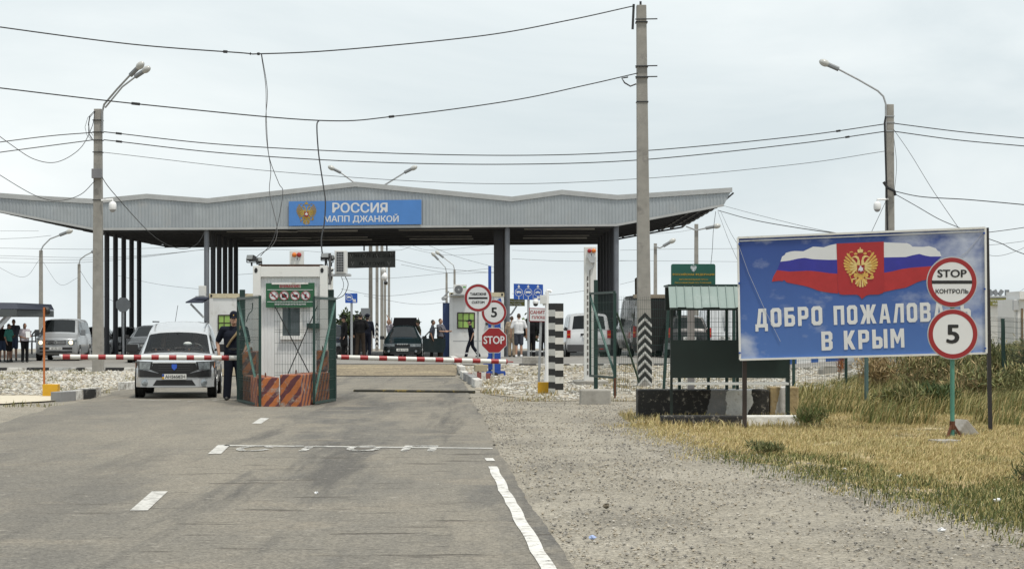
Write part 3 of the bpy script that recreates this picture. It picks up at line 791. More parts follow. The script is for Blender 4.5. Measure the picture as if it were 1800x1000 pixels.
# far poles seen under and beyond the canopy
far = [ # px, base-D, top py, width px, arm list, label
 (72,150,440,6,[(72,440),(76,432),(88,420),(106,413)],'slender far lamp post behind the silver van, arm reaching up to the canopy wing'),
 (139,165,464,5,[(139,464),(141,456),(150,449),(162,443)],'second slender far lamp post, standing between the silver van and the lamp post with camera'),
 (1152,150,428,6,[(1150,433),(1160,436),(1167,432)],'far lamp post just right of the tall chevron pole'),
 (1224,140,394,7,[(1206,398),(1224,405),(1232,403),(1242,401)],'far lamp post above the green information sign, small side lamp'),
 (785,210,480,4,[(785,480),(783,470),(770,456)],'thin far lamp post over the customs container, lamp nearest the sign boards'),
 (799,205,474,4,[(799,474),(797,466),(779,452)],'thin far lamp post right over the container roof air conditioner')]
for px, D, ty, wp, arm, lab in far:
    X = gx(px, D); k = D/F
    t = thing('lamp_post', lab, 'lamp post', (X, D, gz(X,D)), group='far lamp posts')
    mb = MB(); pole_box(mb, X, D, 0, gzz(ty,D), wp*k*1.15, wp*k*.9); mb.build('pole', M_pole, t)
    MB().tube([pt(a,b,D-.2) for a, b in arm], .05, 6).build('arm', M_galv, t)
    a, b = arm[-1], arm[-2]; lamp_head(pt(*a,D-.2), pt(*a,D-.2)-pt(*b,D-.2), t, .9)
for px, D, ty, wp, lab, band in ((651.5,126,430,6.4,'thickest pole of the cluster beyond the dark sedan, leftmost one',0),(662.7,132,430,5,'second pole of the cluster beyond the dark sedan, black and white foot',1),
                      (671.3,140,430,5.2,'third pole of the cluster beyond the dark sedan',0),(676.8,150,470,4,'pole of the cluster half hidden behind the white surveillance cameras',0),(683.7,158,470,4,'rightmost thin pole of the cluster beyond the dark sedan',0)):
    X = gx(px, D); k = D/F
    t = thing('utility_pole', lab, 'utility pole', (X, D, gz(X,D)), group='cluster of far poles')
    mb = MB(); pole_box(mb, X, D, 0, gzz(ty,D), wp*k*1.1, wp*k*.95); mb.build('pole', M_pole, t)
    if band:
        fr = frame((X, D, 0)); q = MB(); q2 = MB(); hw = wp*k*.57
        for j in range(5):
            z = gzz(568+8.5*j, D); 
            q.prism([(-hw,z-.10),(0,z+.04),(hw,z-.10),(hw,z-.24),(0,z-.10),(-hw,z-.24)], fr, hw, hw+.012)
            q2.prism([(-hw,z-.245),(0,z-.105),(hw,z-.245),(hw,z-.385),(0,z-.245),(-hw,z-.385)], fr, hw, hw+.012)
        q.build('chevrons', M_ink, t); q2.build('chevrons', M_kwhite, t)
t = thing('surveillance_camera', 'white cluster of surveillance cameras fixed to the far pole below the dark hanging board', 'camera', pt(675,478,138))
mb = MB(); mb.ell(pt(674,474,138), (.16,.16,.22), 10, 8); mb.ell(pt(676,487,138), (.2,.2,.24), 10, 8); mb.tube([pt(676,480,138.4), pt(679,500,138)], .1, 8); mb.build('housing', M_clean, t, smooth=True)
MB().ell(pt(678,497,137.9), (.13,.13,.13), 10, 8).build('lens_dome', M_dark, t, smooth=True)
for px0, px1, ox, lab in ((625,584,622,'left one of two lamp arms sticking up behind the canopy ridge'),(672,726,672,'right one of two lamp arms sticking up behind the canopy ridge')):
    D = 140; sg = 1 if px1 > px0 else -1
    t = thing('lamp_post', lab, 'lamp post', (gx(651,D), D, .27), group='lamps behind the canopy ridge')
    MB().tube([(gx(651,D), D, .27), pt(651,345,D), pt(651+sg*8,336,D), pt(px1-sg*14,303,D)], [.11,.09,.06,.05], 8).build('pole', M_galv, t)
    lamp_head(pt(px1-sg*14,303,D), pt(px1,296,D)-pt(px1-sg*14,303,D), t, .85)
t = thing('timber_post', 'short dark timber post standing between the dark van and the green gate', 'post', (gx(1119,110), 110, .27))
mb = MB(); mb.tube([(gx(1120,110),110,.2), pt(1119,490,110)], .1, 8); mb.bar(pt(1117,489,110), pt(1122,494,110), .12); mb.build('post', mat('old_timber', (.10,.075,.05), .9), t)

# ---------------------------------------------------------------- overhead cables
def crspline(P, n=10):
    P = [Vector(p) for p in P]
    if len(P) < 3: return [P[0].lerp(P[-1], i/n) for i in range(n+1)]
    Q = [2*P[0]-P[1]] + P + [2*P[-1]-P[-2]]; outp = []
    for i in range(1, len(Q)-2):
        a, b, c, d = Q[i-1:i+3]
        for j in range(n):
            t = j/n; outp.append(.5*((2*b) + (c-a)*t + (2*a-5*b+4*c-d)*t*t + (3*b-a-3*c+d)*t**3))
    return outp + [P[-1]]
def cable(label, pts, r=.011, name='overhead_cable', m=None, splices=(), group='overhead cables'):
    P = crspline([pt(*p) for p in pts]); mb = MB().tube(P, r, 5)
    for f in splices:
        i = int(f*(len(P)-2)); mb.tube([P[i], P[i].lerp(P[i+1], .5)], r*2.2, 6)
    o = mb.build(name, m or M_wire)
    o['label'] = label; o['category'] = 'cable'; o['group'] = group
cable('topmost black cable running from upper left to the head of the chevron pole', [(-60,38,47),(0,48,47.5),(230,78,48.5),(420,93,49),(460,95,49.2),(600,88,50),(850,63,52.5),(1000,36,54),(1114,11,55.3)], .015, splices=(.36,.42,.5))
cable('second cable from the left crossing the sky to the iron clamp of the chevron pole', [(-60,148,45),(0,155,45.5),(260,185,47),(560,212,49),(700,204,51),(900,177,53),(1030,150,54.5),(1121,129,55.3)], .014, splices=(.28,.57))
cable('thin drop cable from the topmost cable to the left floodlights of the white booth', [(459,95,49.2),(467,150,49),(468,200,48.5),(471,260,48),(476,300,48),(474,340,47.5),(487,400,47),(480,430,46.6),(455,448,46.3),(449,458,46.2)], .008, 'drop_cable')
cable('second strand of the twin drop cable, bowing further right over the canopy fascia', [(460,95,49.2),(470,160,49),(467,215,48.5),(473,275,48),(490,322,48),(497,337,47.8),(490,385,47),(478,425,46.6),(458,450,46.3)], .008, 'drop_cable')
cable('thick black drop cable hanging across the blue name board to the white booth roof', [(561,212,49),(557,222,48.8),(560,270,48.4),(568,325,48),(572,355,47.6),(570,392,47.2),(565,420,46.8),(567,448,46.4),(573,458,46.2)], .016, 'drop_cable')
cable('upper cable of the pair strung between the two lamp posts with dome cameras', [(182,232,73.2),(400,255,73.5),(700,270,74),(950,273,74.4),(1150,264,74.6),(1400,240,74.8),(1558,218,75)], .017, splices=(.02,.92))
cable('lower cable of the pair strung between the two lamp posts with dome cameras', [(182,246,73.2),(400,270,73.5),(650,285,74),(900,289,74.4),(1130,281,74.6),(1400,253,74.8),(1558,231,75)], .017, splices=(.03,.94))
cable('thin grey wire sagging above the canopy ridge between the two lamp posts', [(182,268,73.2),(500,303,73.5),(850,323,74),(1130,314,74.5),(1400,289,74.8),(1556,266,75)], .009)
cable('upper cable leaving the billboard lamp post towards the right', [(1570,217,75),(1680,231,74),(1800,243,73),(1900,252,72)], .017)
cable('lower cable leaving the billboard lamp post towards the right', [(1570,231,75),(1680,246,74),(1800,257,73),(1900,266,72)], .017)
cable('upper cable running left out of view from the lamp post with two lamps', [(166,233,73.2),(90,239,72),(0,250,71),(-60,258,70)], .016)
cable('lower cable running left out of view from the lamp post with two lamps', [(166,246,73.2),(90,256,72),(0,268,71),(-60,277,70)], .016)
cable('slack cable looping low from the lamp post head to the left edge', [(167,196,73),(161,225,73),(140,262,72.5),(100,285,72),(60,280,71.5),(20,255,71),(-20,225,70)], .012)
cable('slack cable dipping in front of the left canopy wing', [(167,318,73),(140,343,72.8),(100,353,72.5),(60,343,72),(0,308,71),(-40,280,70)], .012)
cable('dark cable slanting from the junction box down under the canopy', [(176,306,73),(200,340,74),(270,415,88),(315,437,96),(345,430,99),(362,404,101)], .014)
cable('cable from the canopy tip to the billboard top', [(1262,370,101),(1330,388,84),(1460,409,70),(1560,418,60)], .016)
cable('faint thin wire just above the canopy tip cable', [(1272,362,101),(1340,380,84),(1440,404,72),(1540,420,60)], .008)
cable('cable from the billboard lamp post sagging away to the right', [(1571,336,74.8),(1620,346,72),(1700,351,70),(1800,360,66),(1880,368,64)], .016)
cable('cable dropping from the billboard lamp post behind the billboard corner', [(1571,340,74.8),(1610,362,72),(1650,385,68),(1690,402,62)], .013)
cable('thin straight guy wire slanting from the billboard lamp post', [(1571,228,74.9),(1600,270,72),(1640,335,68),(1690,408,62)], .009)
cable('thin wire hanging beside the billboard lamp post', [(1571,240,74.9),(1576,290,74.8),(1572,338,74.8)], .008)
cable('thin stay wire under the billboard dome camera', [(1558,352,74.8),(1545,380,74.6),(1530,412,74.4)], .009)
cable('cable right of the billboard rising to the right edge', [(1725,410,62),(1765,405,60),(1800,400,58),(1850,392,56)], .010)
cable('cable right of the billboard with a small white clamp', [(1720,414,62),(1760,428,60),(1790,443,59),(1860,466,57)], .012)
cable('thin wire right of the billboard, level', [(1715,432,66),(1760,429,66),(1830,420,66)], .006)
cable('slack thin wire right of the billboard', [(1715,440,66),(1750,450,66),(1790,440,66),(1830,418,66)], .006)
cable('loose wire hanging from the canopy tip towards the green information sign', [(1258,372,101.6),(1254,405,101),(1252,440,100),(1249,470,99)], .012)
cable('thin wire slanting from the canopy tip to the billboard edge, inner', [(1262,372,101),(1280,420,80),(1302,470,70)], .007)
cable('thin wire slanting from the canopy tip to the billboard edge, outer', [(1266,370,101),(1285,410,80),(1304,440,70)], .007)
bgw = [((-20,436),(200,438),(420,430)), ((-20,449),(200,452),(430,432)), ((-20,453),(180,456),(400,434)), ((-20,461),(170,460),(380,436)), ((70,456),(40,487),(-20,460)), ((74,458),(105,500),(137,488)), ((141,476),(165,510),(200,530)),
       ((205,484),(280,500),(368,510)), ((415,439),(520,440),(650,452)), ((415,483),(520,476),(650,470)), ((600,490),(700,488),(860,472)), ((700,432),(780,448),(870,446)), ((690,455),(760,470),(870,480)),
       ((705,465),(790,480),(880,478)), ((720,430),(760,440),(870,430)), ((600,508),(680,520),(800,505)), ((640,520),(740,535),(840,520)), ((900,440),(1000,443),(1080,440)), ((900,455),(1000,459),(1130,458)), ((1090,440),(1180,438),(1300,437)),
       ((1090,458),(1200,459),(1300,460)), ((900,516),(970,518),(1035,510)), ((745,428),(800,450),(870,470)), ((1090,500),(1110,495),(1130,490)), ((1740,545),(1775,525),(1810,500)), ((1745,552),(1780,530),(1810,512)),
       ((0,406),(40,406),(68,406)), ((0,420),(50,418),(90,414)), ((665,435),(700,440),(722,433)), ((1215,404),(1190,408),(1140,412))]
for i, q in enumerate(bgw):
    Dw = (130, 145, 160)[i % 3] if q[0][0] < 1700 else 90
    side = 'left' if q[1][0] < 430 else ('middle' if q[1][0] < 890 else 'right')
    cable({'left':'hairline wire in the far sky left of the white booth','middle':'hairline wire in the far sky under the canopy','right':'hairline wire in the far sky right of the customs container'}[side],
          [(a, b, Dw) for a, b in q], .010 if Dw > 100 else .007, 'far_wire', mat('far_cable', (.06,.06,.065), .6), group='hairline wires ' + side)
# ---------------------------------------------------------------- the white booth with its cage
M_booth = mat('booth_white', (.70,.70,.675), .5, var=.04, dirt=(.42,.39,.32), dscale=3, damt=.18)
M_panel = mat('booth_panel', (.72,.725,.72), .5, var=.05)
BD = 46.0; bx0, bx1 = gx(444.5,BD), gx(575.5,BD); bz1 = gzz(467,BD); bdep = 1.5
booth = thing('control_booth', 'narrow white booth with a green warning board, standing caged behind striped concrete blocks', 'booth', ((bx0+bx1)/2, BD, 0))
mb = MB()                                    # corner frame
for x in (bx0, bx1-.165):
    for y in (BD, BD+bdep-.165): mb.bx(x, x+.165, y, y+.165, 0, bz1)
for y in (BD+.003, BD+bdep-.162):
    mb.bx(bx0+.165, bx1-.165, y, y+.16, bz1-.24, bz1-.02); mb.bx(bx0+.165, bx1-.165, y, y+.16, .02, .2)
for x in (bx0+.003, bx1-.162): mb.bx(x, x+.16, BD+.165, BD+bdep-.165, bz1-.24, bz1-.02); mb.bx(x, x+.16, BD+.165, BD+bdep-.165, .02, .2)
mb.build('frame', M_booth, booth, bevel=.008)
mb = MB()
def ribbed(x0, x1, y, z0, z1, n, dep=.007):
    vs = []; fs = []
    for i in range(n):
        a = lerp(x0, x1, i/n); b = lerp(x0, x1, (i+.82)/n); c = lerp(x0, x1, (i+.9)/n)
        for X, o in ((a,0),(b,0),(c,dep)): vs += [(X, y+o, z0), (X, y+o, z1)]
    vs += [(x1,y,z0),(x1,y,z1)]
    for i in range(len(vs)//2-1): fs.append((2*i,2*i+2,2*i+3,2*i+1))
    return vs, fs
mb.add(*ribbed(bx0+.16, bx1-.16, BD+.07, .18, bz1-.22, 17))
mb.bx(bx0+.05, bx1-.05, BD+.1, BD+bdep-.05, .1, bz1-.05)
mb.build('wall_panel', M_panel, booth)
MB().bx(bx0+.12, bx1-.12, BD+.05, BD+bdep-.05, bz1-.016, bz1+.03).build('roof_edge', mat('rust_edge', (.05,.025,.015), .8, var=.4, scale=10), booth)
mb = MB()
for px in (450, 566):
    mb.prism([(gx(px,BD)+.035*math.cos(a), bz1-.10+.055*math.sin(a)) for a in [i*math.pi/8 for i in range(16)]], frame((0,BD-.004,0)), -.002, .002)
mb.build('lashing_hole', M_ink, booth)
wx0, wx1, wz0, wz1 = gx(496.5,BD), gx(527,BD), gzz(590,BD), gzz(541,BD)
mb = MB(); t_ = .05
mb.bx(wx0-t_,wx1+t_,BD+.03,BD+.068,wz1,wz1+t_); mb.bx(wx0-t_,wx1+t_,BD+.0,BD+.068,wz0-t_*1.6,wz0); mb.bx(wx0-t_,wx0,BD+.03,BD+.068,wz0,wz1); mb.bx(wx1,wx1+t_,BD+.03,BD+.068,wz0,wz1)
wf = mb.build('window', M_booth, booth)
MB().bx(wx0,wx1,BD+.05,BD+.062,wz0,wz1).build('pane', mat('booth_glass', (.06,.075,.08), .08, var=.5, scale=4, coat=.4), wf)
mb = MB(); mb.bx(wx0+.12,wx0+.17,BD+.044,BD+.05,wz0,wz1); mb.build('blind_slat', mat('blind', (.03,.05,.055), .6), wf)
MB().bx(gx(540,BD), gx(561,BD), BD-.1, BD+.06, gzz(577,BD), gzz(568,BD)).build('letter_box', M_green, booth, bevel=.005)
# warning board on the booth
bd = frame((0, BD-.03, 0)); q = lambda px, py: (gx(px,BD-.03), gzz(py,BD-.03)); bs = (BD-.03)/F
wb = thing('warning_board', 'green warning board with a red heading and four round prohibition pictograms on the white booth', 'sign', (gx(510,BD), BD-.02, gzz(540,BD)))
P = [q(467.5,540.5), q(553,540), q(553,497), q(467.5,498)]
MB().prism(P, bd, 0, .02).build('board', mat('board_green', (.015,.095,.04), .45, var=.08), wb)
mb = MB(); mb.prism([q(478,500), q(542,499.5), q(542,496.5), q(478,496.5)], bd, .02, .03); mb.build('top_strip', M_booth, wb)
mb = MB()
for py in (509.3, 530.3): mb.flat([q(470,py+.5), q(550,py+.5), q(550,py-.4), q(470,py-.4)], bd, .024)
c = q(510.5,534.8); text(mb, 'ВЕДЕТСЯ ВИДЕОНАБЛЮДЕНИЕ', bd, c[0], c[1], 55*bs, 3.6*bs, .024, bold=.03); mb.build('lettering', M_letter, wb)
mb = MB(); mb.flat([q(491,506), q(529,505.8), q(529,500), q(491,500)], bd, .023); mb.build('heading_field', mat('heading_field', (.42,.40,.36), .5), wb)
mb = MB(); c = q(510,503); text(mb, 'ВНИМАНИЕ!', bd, c[0], c[1], 36*bs, 4.8*bs, .027, bold=.04); mb.build('heading', M_red, wb)
for k, px in enumerate((481.5, 499.7, 519, 537.3)):
    c = q(px, 519.7); r_ = 8.4*bs
    mb = MB(); mb.flat(circ(c[0],c[1],r_,28), bd, .024); pg = mb.build('pictogram', M_face, wb)
    mb = MB(); mb.ring(c, r_*.84, r_*.97, bd, .024, .028, 28)
    u = .70*r_; wv = .075*r_
    mb.flat([(c[0]-u-wv,c[1]+u-wv),(c[0]+u-wv,c[1]-u-wv),(c[0]+u+wv,c[1]-u+wv),(c[0]-u+wv,c[1]+u+wv)], bd, .030); mb.build('red_ring', M_red, pg)
    mb = MB(); A = lambda *P: mb.flat([(c[0]+x*r_, c[1]+y*r_) for x, y in P], bd, .027)
    if k == 0: A((-.6,-.08),(.4,-.08),(.4,.08),(-.6,.08)); A((.45,.15),(.52,.18),(.40,.5),(.33,.48)); A((.6,.15),(.66,.18),(.58,.42),(.52,.40))
    if k == 1: A((-.5,-.45),(.55,-.45),(.55,.25),(.28,.25),(.2,.45),(-.15,.45),(-.22,.25),(-.5,.25))
    if k == 2: A((-.25,-.3),(.55,-.4),(.6,.25),(-.25,.25),(-.35,.12),(-.6,.18),(-.6,-.2),(-.35,-.15))
    if k == 3: A((-.22,-.6),(.22,-.6),(.22,.35),(.16,.35),(.16,.6),(.08,.6),(.08,.35),(-.22,.35))
    mb.build('symbol', M_ink, pg)
# floodlights, conditioner, wiring on the booth roof
def floodlight(px, py, D, wpx, hpx, yaw, lab):
    s_ = D/F; o = pt(px, py, D)
    t = thing('floodlight', lab, 'floodlight', o, 0, 'floodlights on the white booth roof')
    rot = Matrix.Rotation(yaw, 3, 'Z') @ Matrix.Rotation(RAD(-18), 3, 'X')
    mb = MB(); mb.box(o, (wpx*s_, .13, hpx*s_), rot=rot); mb.build('housing', M_dark, t, bevel=.01)
    mb = MB(); mb.box(o + rot @ Vector((0,-.07,0)), (wpx*s_*.86, .012, hpx*s_*.8), rot=rot); mb.build('lamp_glass', mat('flood_glass', (.22,.23,.23), .12), t)
    mb = MB(); mb.bar(o+Vector((-wpx*s_*.55,.0,0)), o+Vector((-wpx*s_*.55,.03,-hpx*s_*.8)), .02); mb.bar(o+Vector((wpx*s_*.55,.0,0)), o+Vector((wpx*s_*.55,.03,-hpx*s_*.8)), .02)
    mb.bar(o+Vector((-wpx*s_*.55,.03,-hpx*s_*.8)), o+Vector((wpx*s_*.55,.03,-hpx*s_*.8)), .02); mb.bar(o+Vector((0,.03,-hpx*s_*.8)), Vector((o.x, o.y+.05, bz1+.0)), .035); mb.build('bracket', M_dark, t)
floodlight(442, 454, BD+.1, 15, 9, RAD(-30), 'larger floodlight at the left roof corner of the white booth, facing left')
floodlight(455.5, 458, BD+.3, 8, 8, RAD(25), 'small floodlight just inside the left roof corner of the white booth')
floodlight(572, 451, BD+.1, 14, 8.5, RAD(-5), 'floodlight at the right roof corner of the white booth, facing forward')
floodlight(582, 454, BD+.35, 6, 9, RAD(45), 'floodlight beside the conditioner, turned right at the booth corner')
def aircon(x0, y0, x1, y1, D, dep, lab, grid=True, fan=False):
    a = pt(x0, y1, D); b = pt(x1, y0, D)
    t = thing('air_conditioner', lab, 'air conditioner', ((a.x+b.x)/2, D, a.z))
    mb = MB(); mb.bx(a.x, b.x, D, D+dep, a.z, b.z); mb.build('casing', M_white, t, bevel=.015)
    if grid:
        u0, u1, z0, z1 = lerp(a.x,b.x,.18), lerp(a.x,b.x,.80), lerp(a.z,b.z,.08), lerp(a.z,b.z,.93)
        mb = MB(); mb.bx(u0,u1,D-.006,D+.01,z0,z1); g_ = mb.build('coil', M_ink, t)
        mb = MB()
        for k in range(5): X = lerp(u0,u1,k/4); mb.bx(X-.004,X+.004,D-.016,D-.008,z0,z1)
        for k in range(9): Z = lerp(z0,z1,k/8); mb.bx(u0,u1,D-.026,D-.017,Z-.004,Z+.004)
        mb.build('guard', M_lgrey, g_)
    if fan:
        c = (lerp(a.x,b.x,.40), lerp(a.z,b.z,.5)); fr = frame((0,D-.004,0)); r_ = (b.z-a.z)*.40
        mb = MB(); mb.flat(circ(c[0],c[1],r_), fr, 0); g_ = mb.build('fan_opening', M_dark, t)
        mb = MB()
        for k in range(5): mb.ring(c, r_*(.2+.2*k)-.006, r_*(.2+.2*k)+.006, fr, .004, .014, 24)
        mb.ring(c, 0.001, r_*.25, fr, .004, .016, 16); mb.build('fan_guard', M_lgrey, g_)
        mb = MB(); mb.flat([(lerp(a.x,b.x,.74),lerp(a.z,b.z,.68)),(lerp(a.x,b.x,.95),lerp(a.z,b.z,.68)),(lerp(a.x,b.x,.95),lerp(a.z,b.z,.80)),(lerp(a.x,b.x,.74),lerp(a.z,b.z,.80))], fr, .002); mb.build('label_plate', mat('ac_green', (.10,.40,.06), .5), t)
    mb = MB(); mb.bx(a.x-.15, b.x+.08, D+.02, D+dep, a.z-.05, a.z-.003); mb.bar((a.x-.12,D+dep*.5,a.z-.03),(a.x-.28,D+dep*.6,a.z-.1),.03); mb.build('bracket', M_lgrey, t)
    return t
aircon(588, 440, 608, 481, BD+.15, .5, 'tall air conditioner with a wire guard on the right side of the white booth')
mb = MB(); mb.tube(crspline([pt(586,474,BD+.3),pt(581,478,BD+.3),pt(583,488,BD+.3),pt(578,500,BD+.3)]), .02, 6)
mb.tube(crspline([pt(607,486,BD+.4),pt(612,500,BD+.4),pt(605,518,BD+.4),pt(591,526,BD+.4)]), .009, 5); mb.tube(crspline([pt(600,486,BD+.4),pt(604,500,BD+.4),pt(600,514,BD+.4),pt(591,525,BD+.4)]), .006, 5)
mb.tube([pt(573,452,BD+.2), pt(576,470,BD+.1)], .012, 4); mb.bx(gx(577,BD), gx(581,BD), BD+.1, BD+.16, gzz(500,BD), gzz(445,BD))
tag(mb.build('hose_bundle', mat('hose_grey', (.10,.10,.10), .6)), 'hoses and loose wires hanging from the tall air conditioner beside the white booth', 'hose', None)

# striped concrete blocks
def stripe_mat(name, c1, c2, w_, slant, chip):
    m = mat(name, c1, .85, var=.2, scale=7, bump=.3, dirt=chip, dscale=5, damt=.30)
    n = m.node_tree; N = n.nodes; lk = n.links.new; b = N['Principled BSDF']
    src = b.inputs['Base Color'].links[0].from_socket
    mulnode = [x for x in N if x.bl_idname == 'ShaderNodeMix' and x.blend_type == 'MULTIPLY'][0]
    t = N.new('ShaderNodeTexCoord'); sp = N.new('ShaderNodeSeparateXYZ'); lk(t.outputs['Object'], sp.inputs[0])
    a1 = N.new('ShaderNodeMath'); a1.operation = 'MULTIPLY_ADD'; lk(sp.outputs['Y'], a1.inputs[0]); a1.inputs[1].default_value = slant[1]; lk(sp.outputs['X'], a1.inputs[2])
    a2 = N.new('ShaderNodeMath'); a2.operation = 'MULTIPLY_ADD'; lk(sp.outputs['Z'], a2.inputs[0]); a2.inputs[1].default_value = slant[0]; lk(a1.outputs[0], a2.inputs[2])
    wn = N.new('ShaderNodeTexNoise'); wn.inputs['Scale'].default_value = 5; lk(t.outputs['Object'], wn.inputs['Vector'])
    a5 = N.new('ShaderNodeMath'); a5.operation = 'MULTIPLY_ADD'; lk(wn.outputs['Fac'], a5.inputs[0]); a5.inputs[1].default_value = .12; lk(a2.outputs[0], a5.inputs[2])
    a3 = N.new('ShaderNodeMath'); a3.operation = 'MULTIPLY'; lk(a5.outputs[0], a3.inputs[0]); a3.inputs[1].default_value = 1/w_
    a4 = N.new('ShaderNodeMath'); a4.operation = 'FRACT'; lk(a3.outputs[0], a4.inputs[0])
    a6 = N.new('ShaderNodeMapRange'); a6.inputs[1].default_value = .5; a6.inputs[2].default_value = .56; lk(a4.outputs[0], a6.inputs[0])
    x = N.new('ShaderNodeMix'); x.data_type = 'RGBA'; lk(a6.outputs[0], x.inputs[0]); x.inputs[6].default_value = (*c1,1); x.inputs[7].default_value = (*c2,1)
    lk(x.outputs[2], mulnode.inputs[6]); return m
M_strA = stripe_mat('orange_stripes', (.36,.115,.035), (.10,.032,.038), .26, (-.8,1.0), (.30,.27,.24))
def fbs(label, corner, dirv, wd, ln, z0, z1, dent=0):
    """a long foundation block lying along dirv, its near left corner at corner"""
    d = Vector((dirv[0], dirv[1], 0)).normalized(); s_ = Vector((d.y, -d.x, 0)); c = Vector((corner[0], corner[1], 0))
    ang = math.atan2(s_.y, s_.x)
    t = thing('concrete_block', label, 'concrete block', (c.x, c.y, z0), ang, 'striped concrete blocks round the booth', local=True)
    mb = MB(); mb.bx(0, wd, 0, ln, .0, z1-z0); mb.build('block', M_strA, t, bevel=.018)
    mb = MB()
    for y in (.45, ln-.45):
        mb.tube([(wd*.5,y-.06,z1-z0-.02),(wd*.5,y-.05,z1-z0+.06),(wd*.5,y,z1-z0+.085),(wd*.5,y+.05,z1-z0+.06),(wd*.5,y+.06,z1-z0-.02)], .009, 5)
    mb.build('lifting_loop', M_rust, t); return t
pB = gp(492,716); pA = gp(453,716.5)
fbs('orange and maroon striped ground block, its long side facing the open right lane', pB, (.15,1), .42, 2.4, 0, .64)
fbs('orange and maroon striped ground block left of its slightly taller neighbour', pA, (-.25,1), .42, 2.4, 0, .585)
fbs('upper striped block stacked behind at the right cage gate, orange top end', (gx(556,44.3), 44.3), (-.05,1), .22, 1.0, .64, 1.08)
fbs('upper striped block stacked behind at the left cage gate next to the officer', (gx(426,44.2), 44.2), (-.05,1), .28, 1.2, .585, 1.06)

# green mesh cage
def mesh_panel(mb, p0, p1, z0, z1, dx=.05, dz=.2, r=.0024, dbl=(), rh=.003):
    p0, p1 = Vector((*p0, 0)), Vector((*p1, 0)); ln = (p1-p0).length; n = max(2, int(ln/dx))
    for i in range(n+1):
        p = p0.lerp(p1, i/n); mb.bar(p+Vector((0,0,z0)), p+Vector((0,0,z1)), r*2)
    m_ = max(1, int((z1-z0)/dz))
    for j in range(m_+1):
        z = lerp(z0, z1, j/m_)
        mb.bar(p0+Vector((0,-.004,z)), p1+Vector((0,-.004,z)), rh*2)
        if j % 4 == 2: mb.bar(p0+Vector((0,-.004,z+.05)), p1+Vector((0,-.004,z+.05)), rh*2)
def gate_frame(name, label, p0, p1, z0, z1, group=None, diag='both', post=None, t=None):
    t = thing(name, label, 'gate', (p0[0], p0[1], 0), 0, group)
    a, b = Vector((p0[0],p0[1],0)), Vector((p1[0],p1[1],0)); Z = lambda v, z: v + Vector((0,0,z))
    mb = MB(); wv = .05
    mb.bar(Z(a,z0), Z(a,z1), wv); mb.bar(Z(b,z0-.03), Z(b,z1), wv); mb.bar(Z(a,z0), Z(b,z0), wv); mb.bar(Z(a,z1-.03), Z(b,z1-.03), wv)
    mb.build('gate_frame', M_green, t)
    mb = MB()
    if diag: mb.bar(Z(a,z1-.1) if diag != 'r' else Z(b,z1-.1), Z(b,z0+.1) if diag != 'r' else Z(a,z0+.1), .045)
    mb.build('diagonal_brace', M_greenl, t)
    mb = MB(); mesh_panel(mb, (a.x,a.y), (b.x,b.y), z0+.02, z1-.04, .055, .2); mb.build('wire_mesh', M_green, t)
    return t
zc = 2.18
gL0, gL1 = gp(418.5,708), gp(457,716.5); gR0, gR1 = gp(552,713.5), gp(588.5,707)
gate_frame('cage_gate', 'left open green mesh gate of the booth cage, beside the officer', gL0, gL1, .06, zc, 'green gates of the booth cage')
gate_frame('cage_gate', 'right open green mesh gate of the booth cage, towards the open lane', gR0, gR1, .06, zc, 'green gates of the booth cage', diag='r')
t = thing('mesh_fence', 'green wire mesh front of the booth cage with a thin cross brace behind striped blocks', 'fence', (gx(505,44), 44.3, 0))
mb = MB(); a = (gL1[0]+.05, 43.9); b = (gR0[0]-.05, 43.9); mesh_panel(mb, a, b, .15, 2.12, .052, .2); mb.build('wire_mesh', M_green, t)
mb = MB(); mb.bar((a[0],43.93,2.0),(b[0]-.1,43.93,.5),.02); mb.bar((b[0],43.95,2.0),(a[0]+.2,43.95,.45),.02); mb.build('cross_brace', M_dark, t)
for px, D, wd, lab in ((425.5,46.2,.11,'l'),(581,46.3,.13,'r')):
    X = gx(px,D); mb = MB(); mb.bx(X-wd/2,X+wd/2,D,D+wd,0,gzz(509,D)); mb.build('post', M_green, t, bevel=.006)
mb = MB(); mb.tube(crspline([pt(433,566,44.6),pt(437,553,44.6),pt(443,545,44.6),pt(444,532,44.6)]),.01,5); mb.build('hanging_wire', M_wire, t)

# barriers
def barrier(label, pa, pb, D0, D1, nseg, first_red, end):
    a, b = pt(*pa, D0), pt(*pb, D1)
    t = thing('boom_barrier', label, 'barrier', (b if end == 'a' else a), 0, 'red and white barrier arms')
    w_, r_ = MB(), MB(); d = b-a
    # white arm with red bands
    w_.tube([a, b], .05, 14); bar = w_.build('arm', M_kwclean, t, smooth=True)
    for k in range(nseg):
        f0 = (k + first_red)/nseg; f1 = f0 + .42/nseg
        if f1 > 1: continue
        MB().tube([a+d*f0, a+d*f1], .0525, 14).build('red_band', M_redw, bar, smooth=True)
    m_ = MB(); e = a if end == 'a' else b; dn = d.normalized()*(-1 if end == 'a' else 1)
    m_.tube([e, e+dn*.03], .054, 14); m_.tube([e, e+dn*.17], .012, 6); m_.build('end_cap', M_redw if end == 'b' else M_lgrey, t)
    h = MB(); s_ = b if end == 'a' else a
    sx_ = s_.x + (.10 if end == 'a' else -.10); h.bx(sx_-.07, sx_+.07, s_.y+.06, s_.y+.2, 0, s_.z+.08); h.bar(s_, (sx_, s_.y+.1, s_.z), .07); h.build('hinge_post', M_dark, t, bevel=.01); return t
M_kwclean = mat('barrier_white', (.62,.61,.57), .5, var=.08, dirt=(.40,.38,.33), dscale=6, damt=.2)
barrier('left barrier arm lowered in front of the white station wagon', (107,627), (417,629), 43.9, 44.5, 10, .1, 'a')
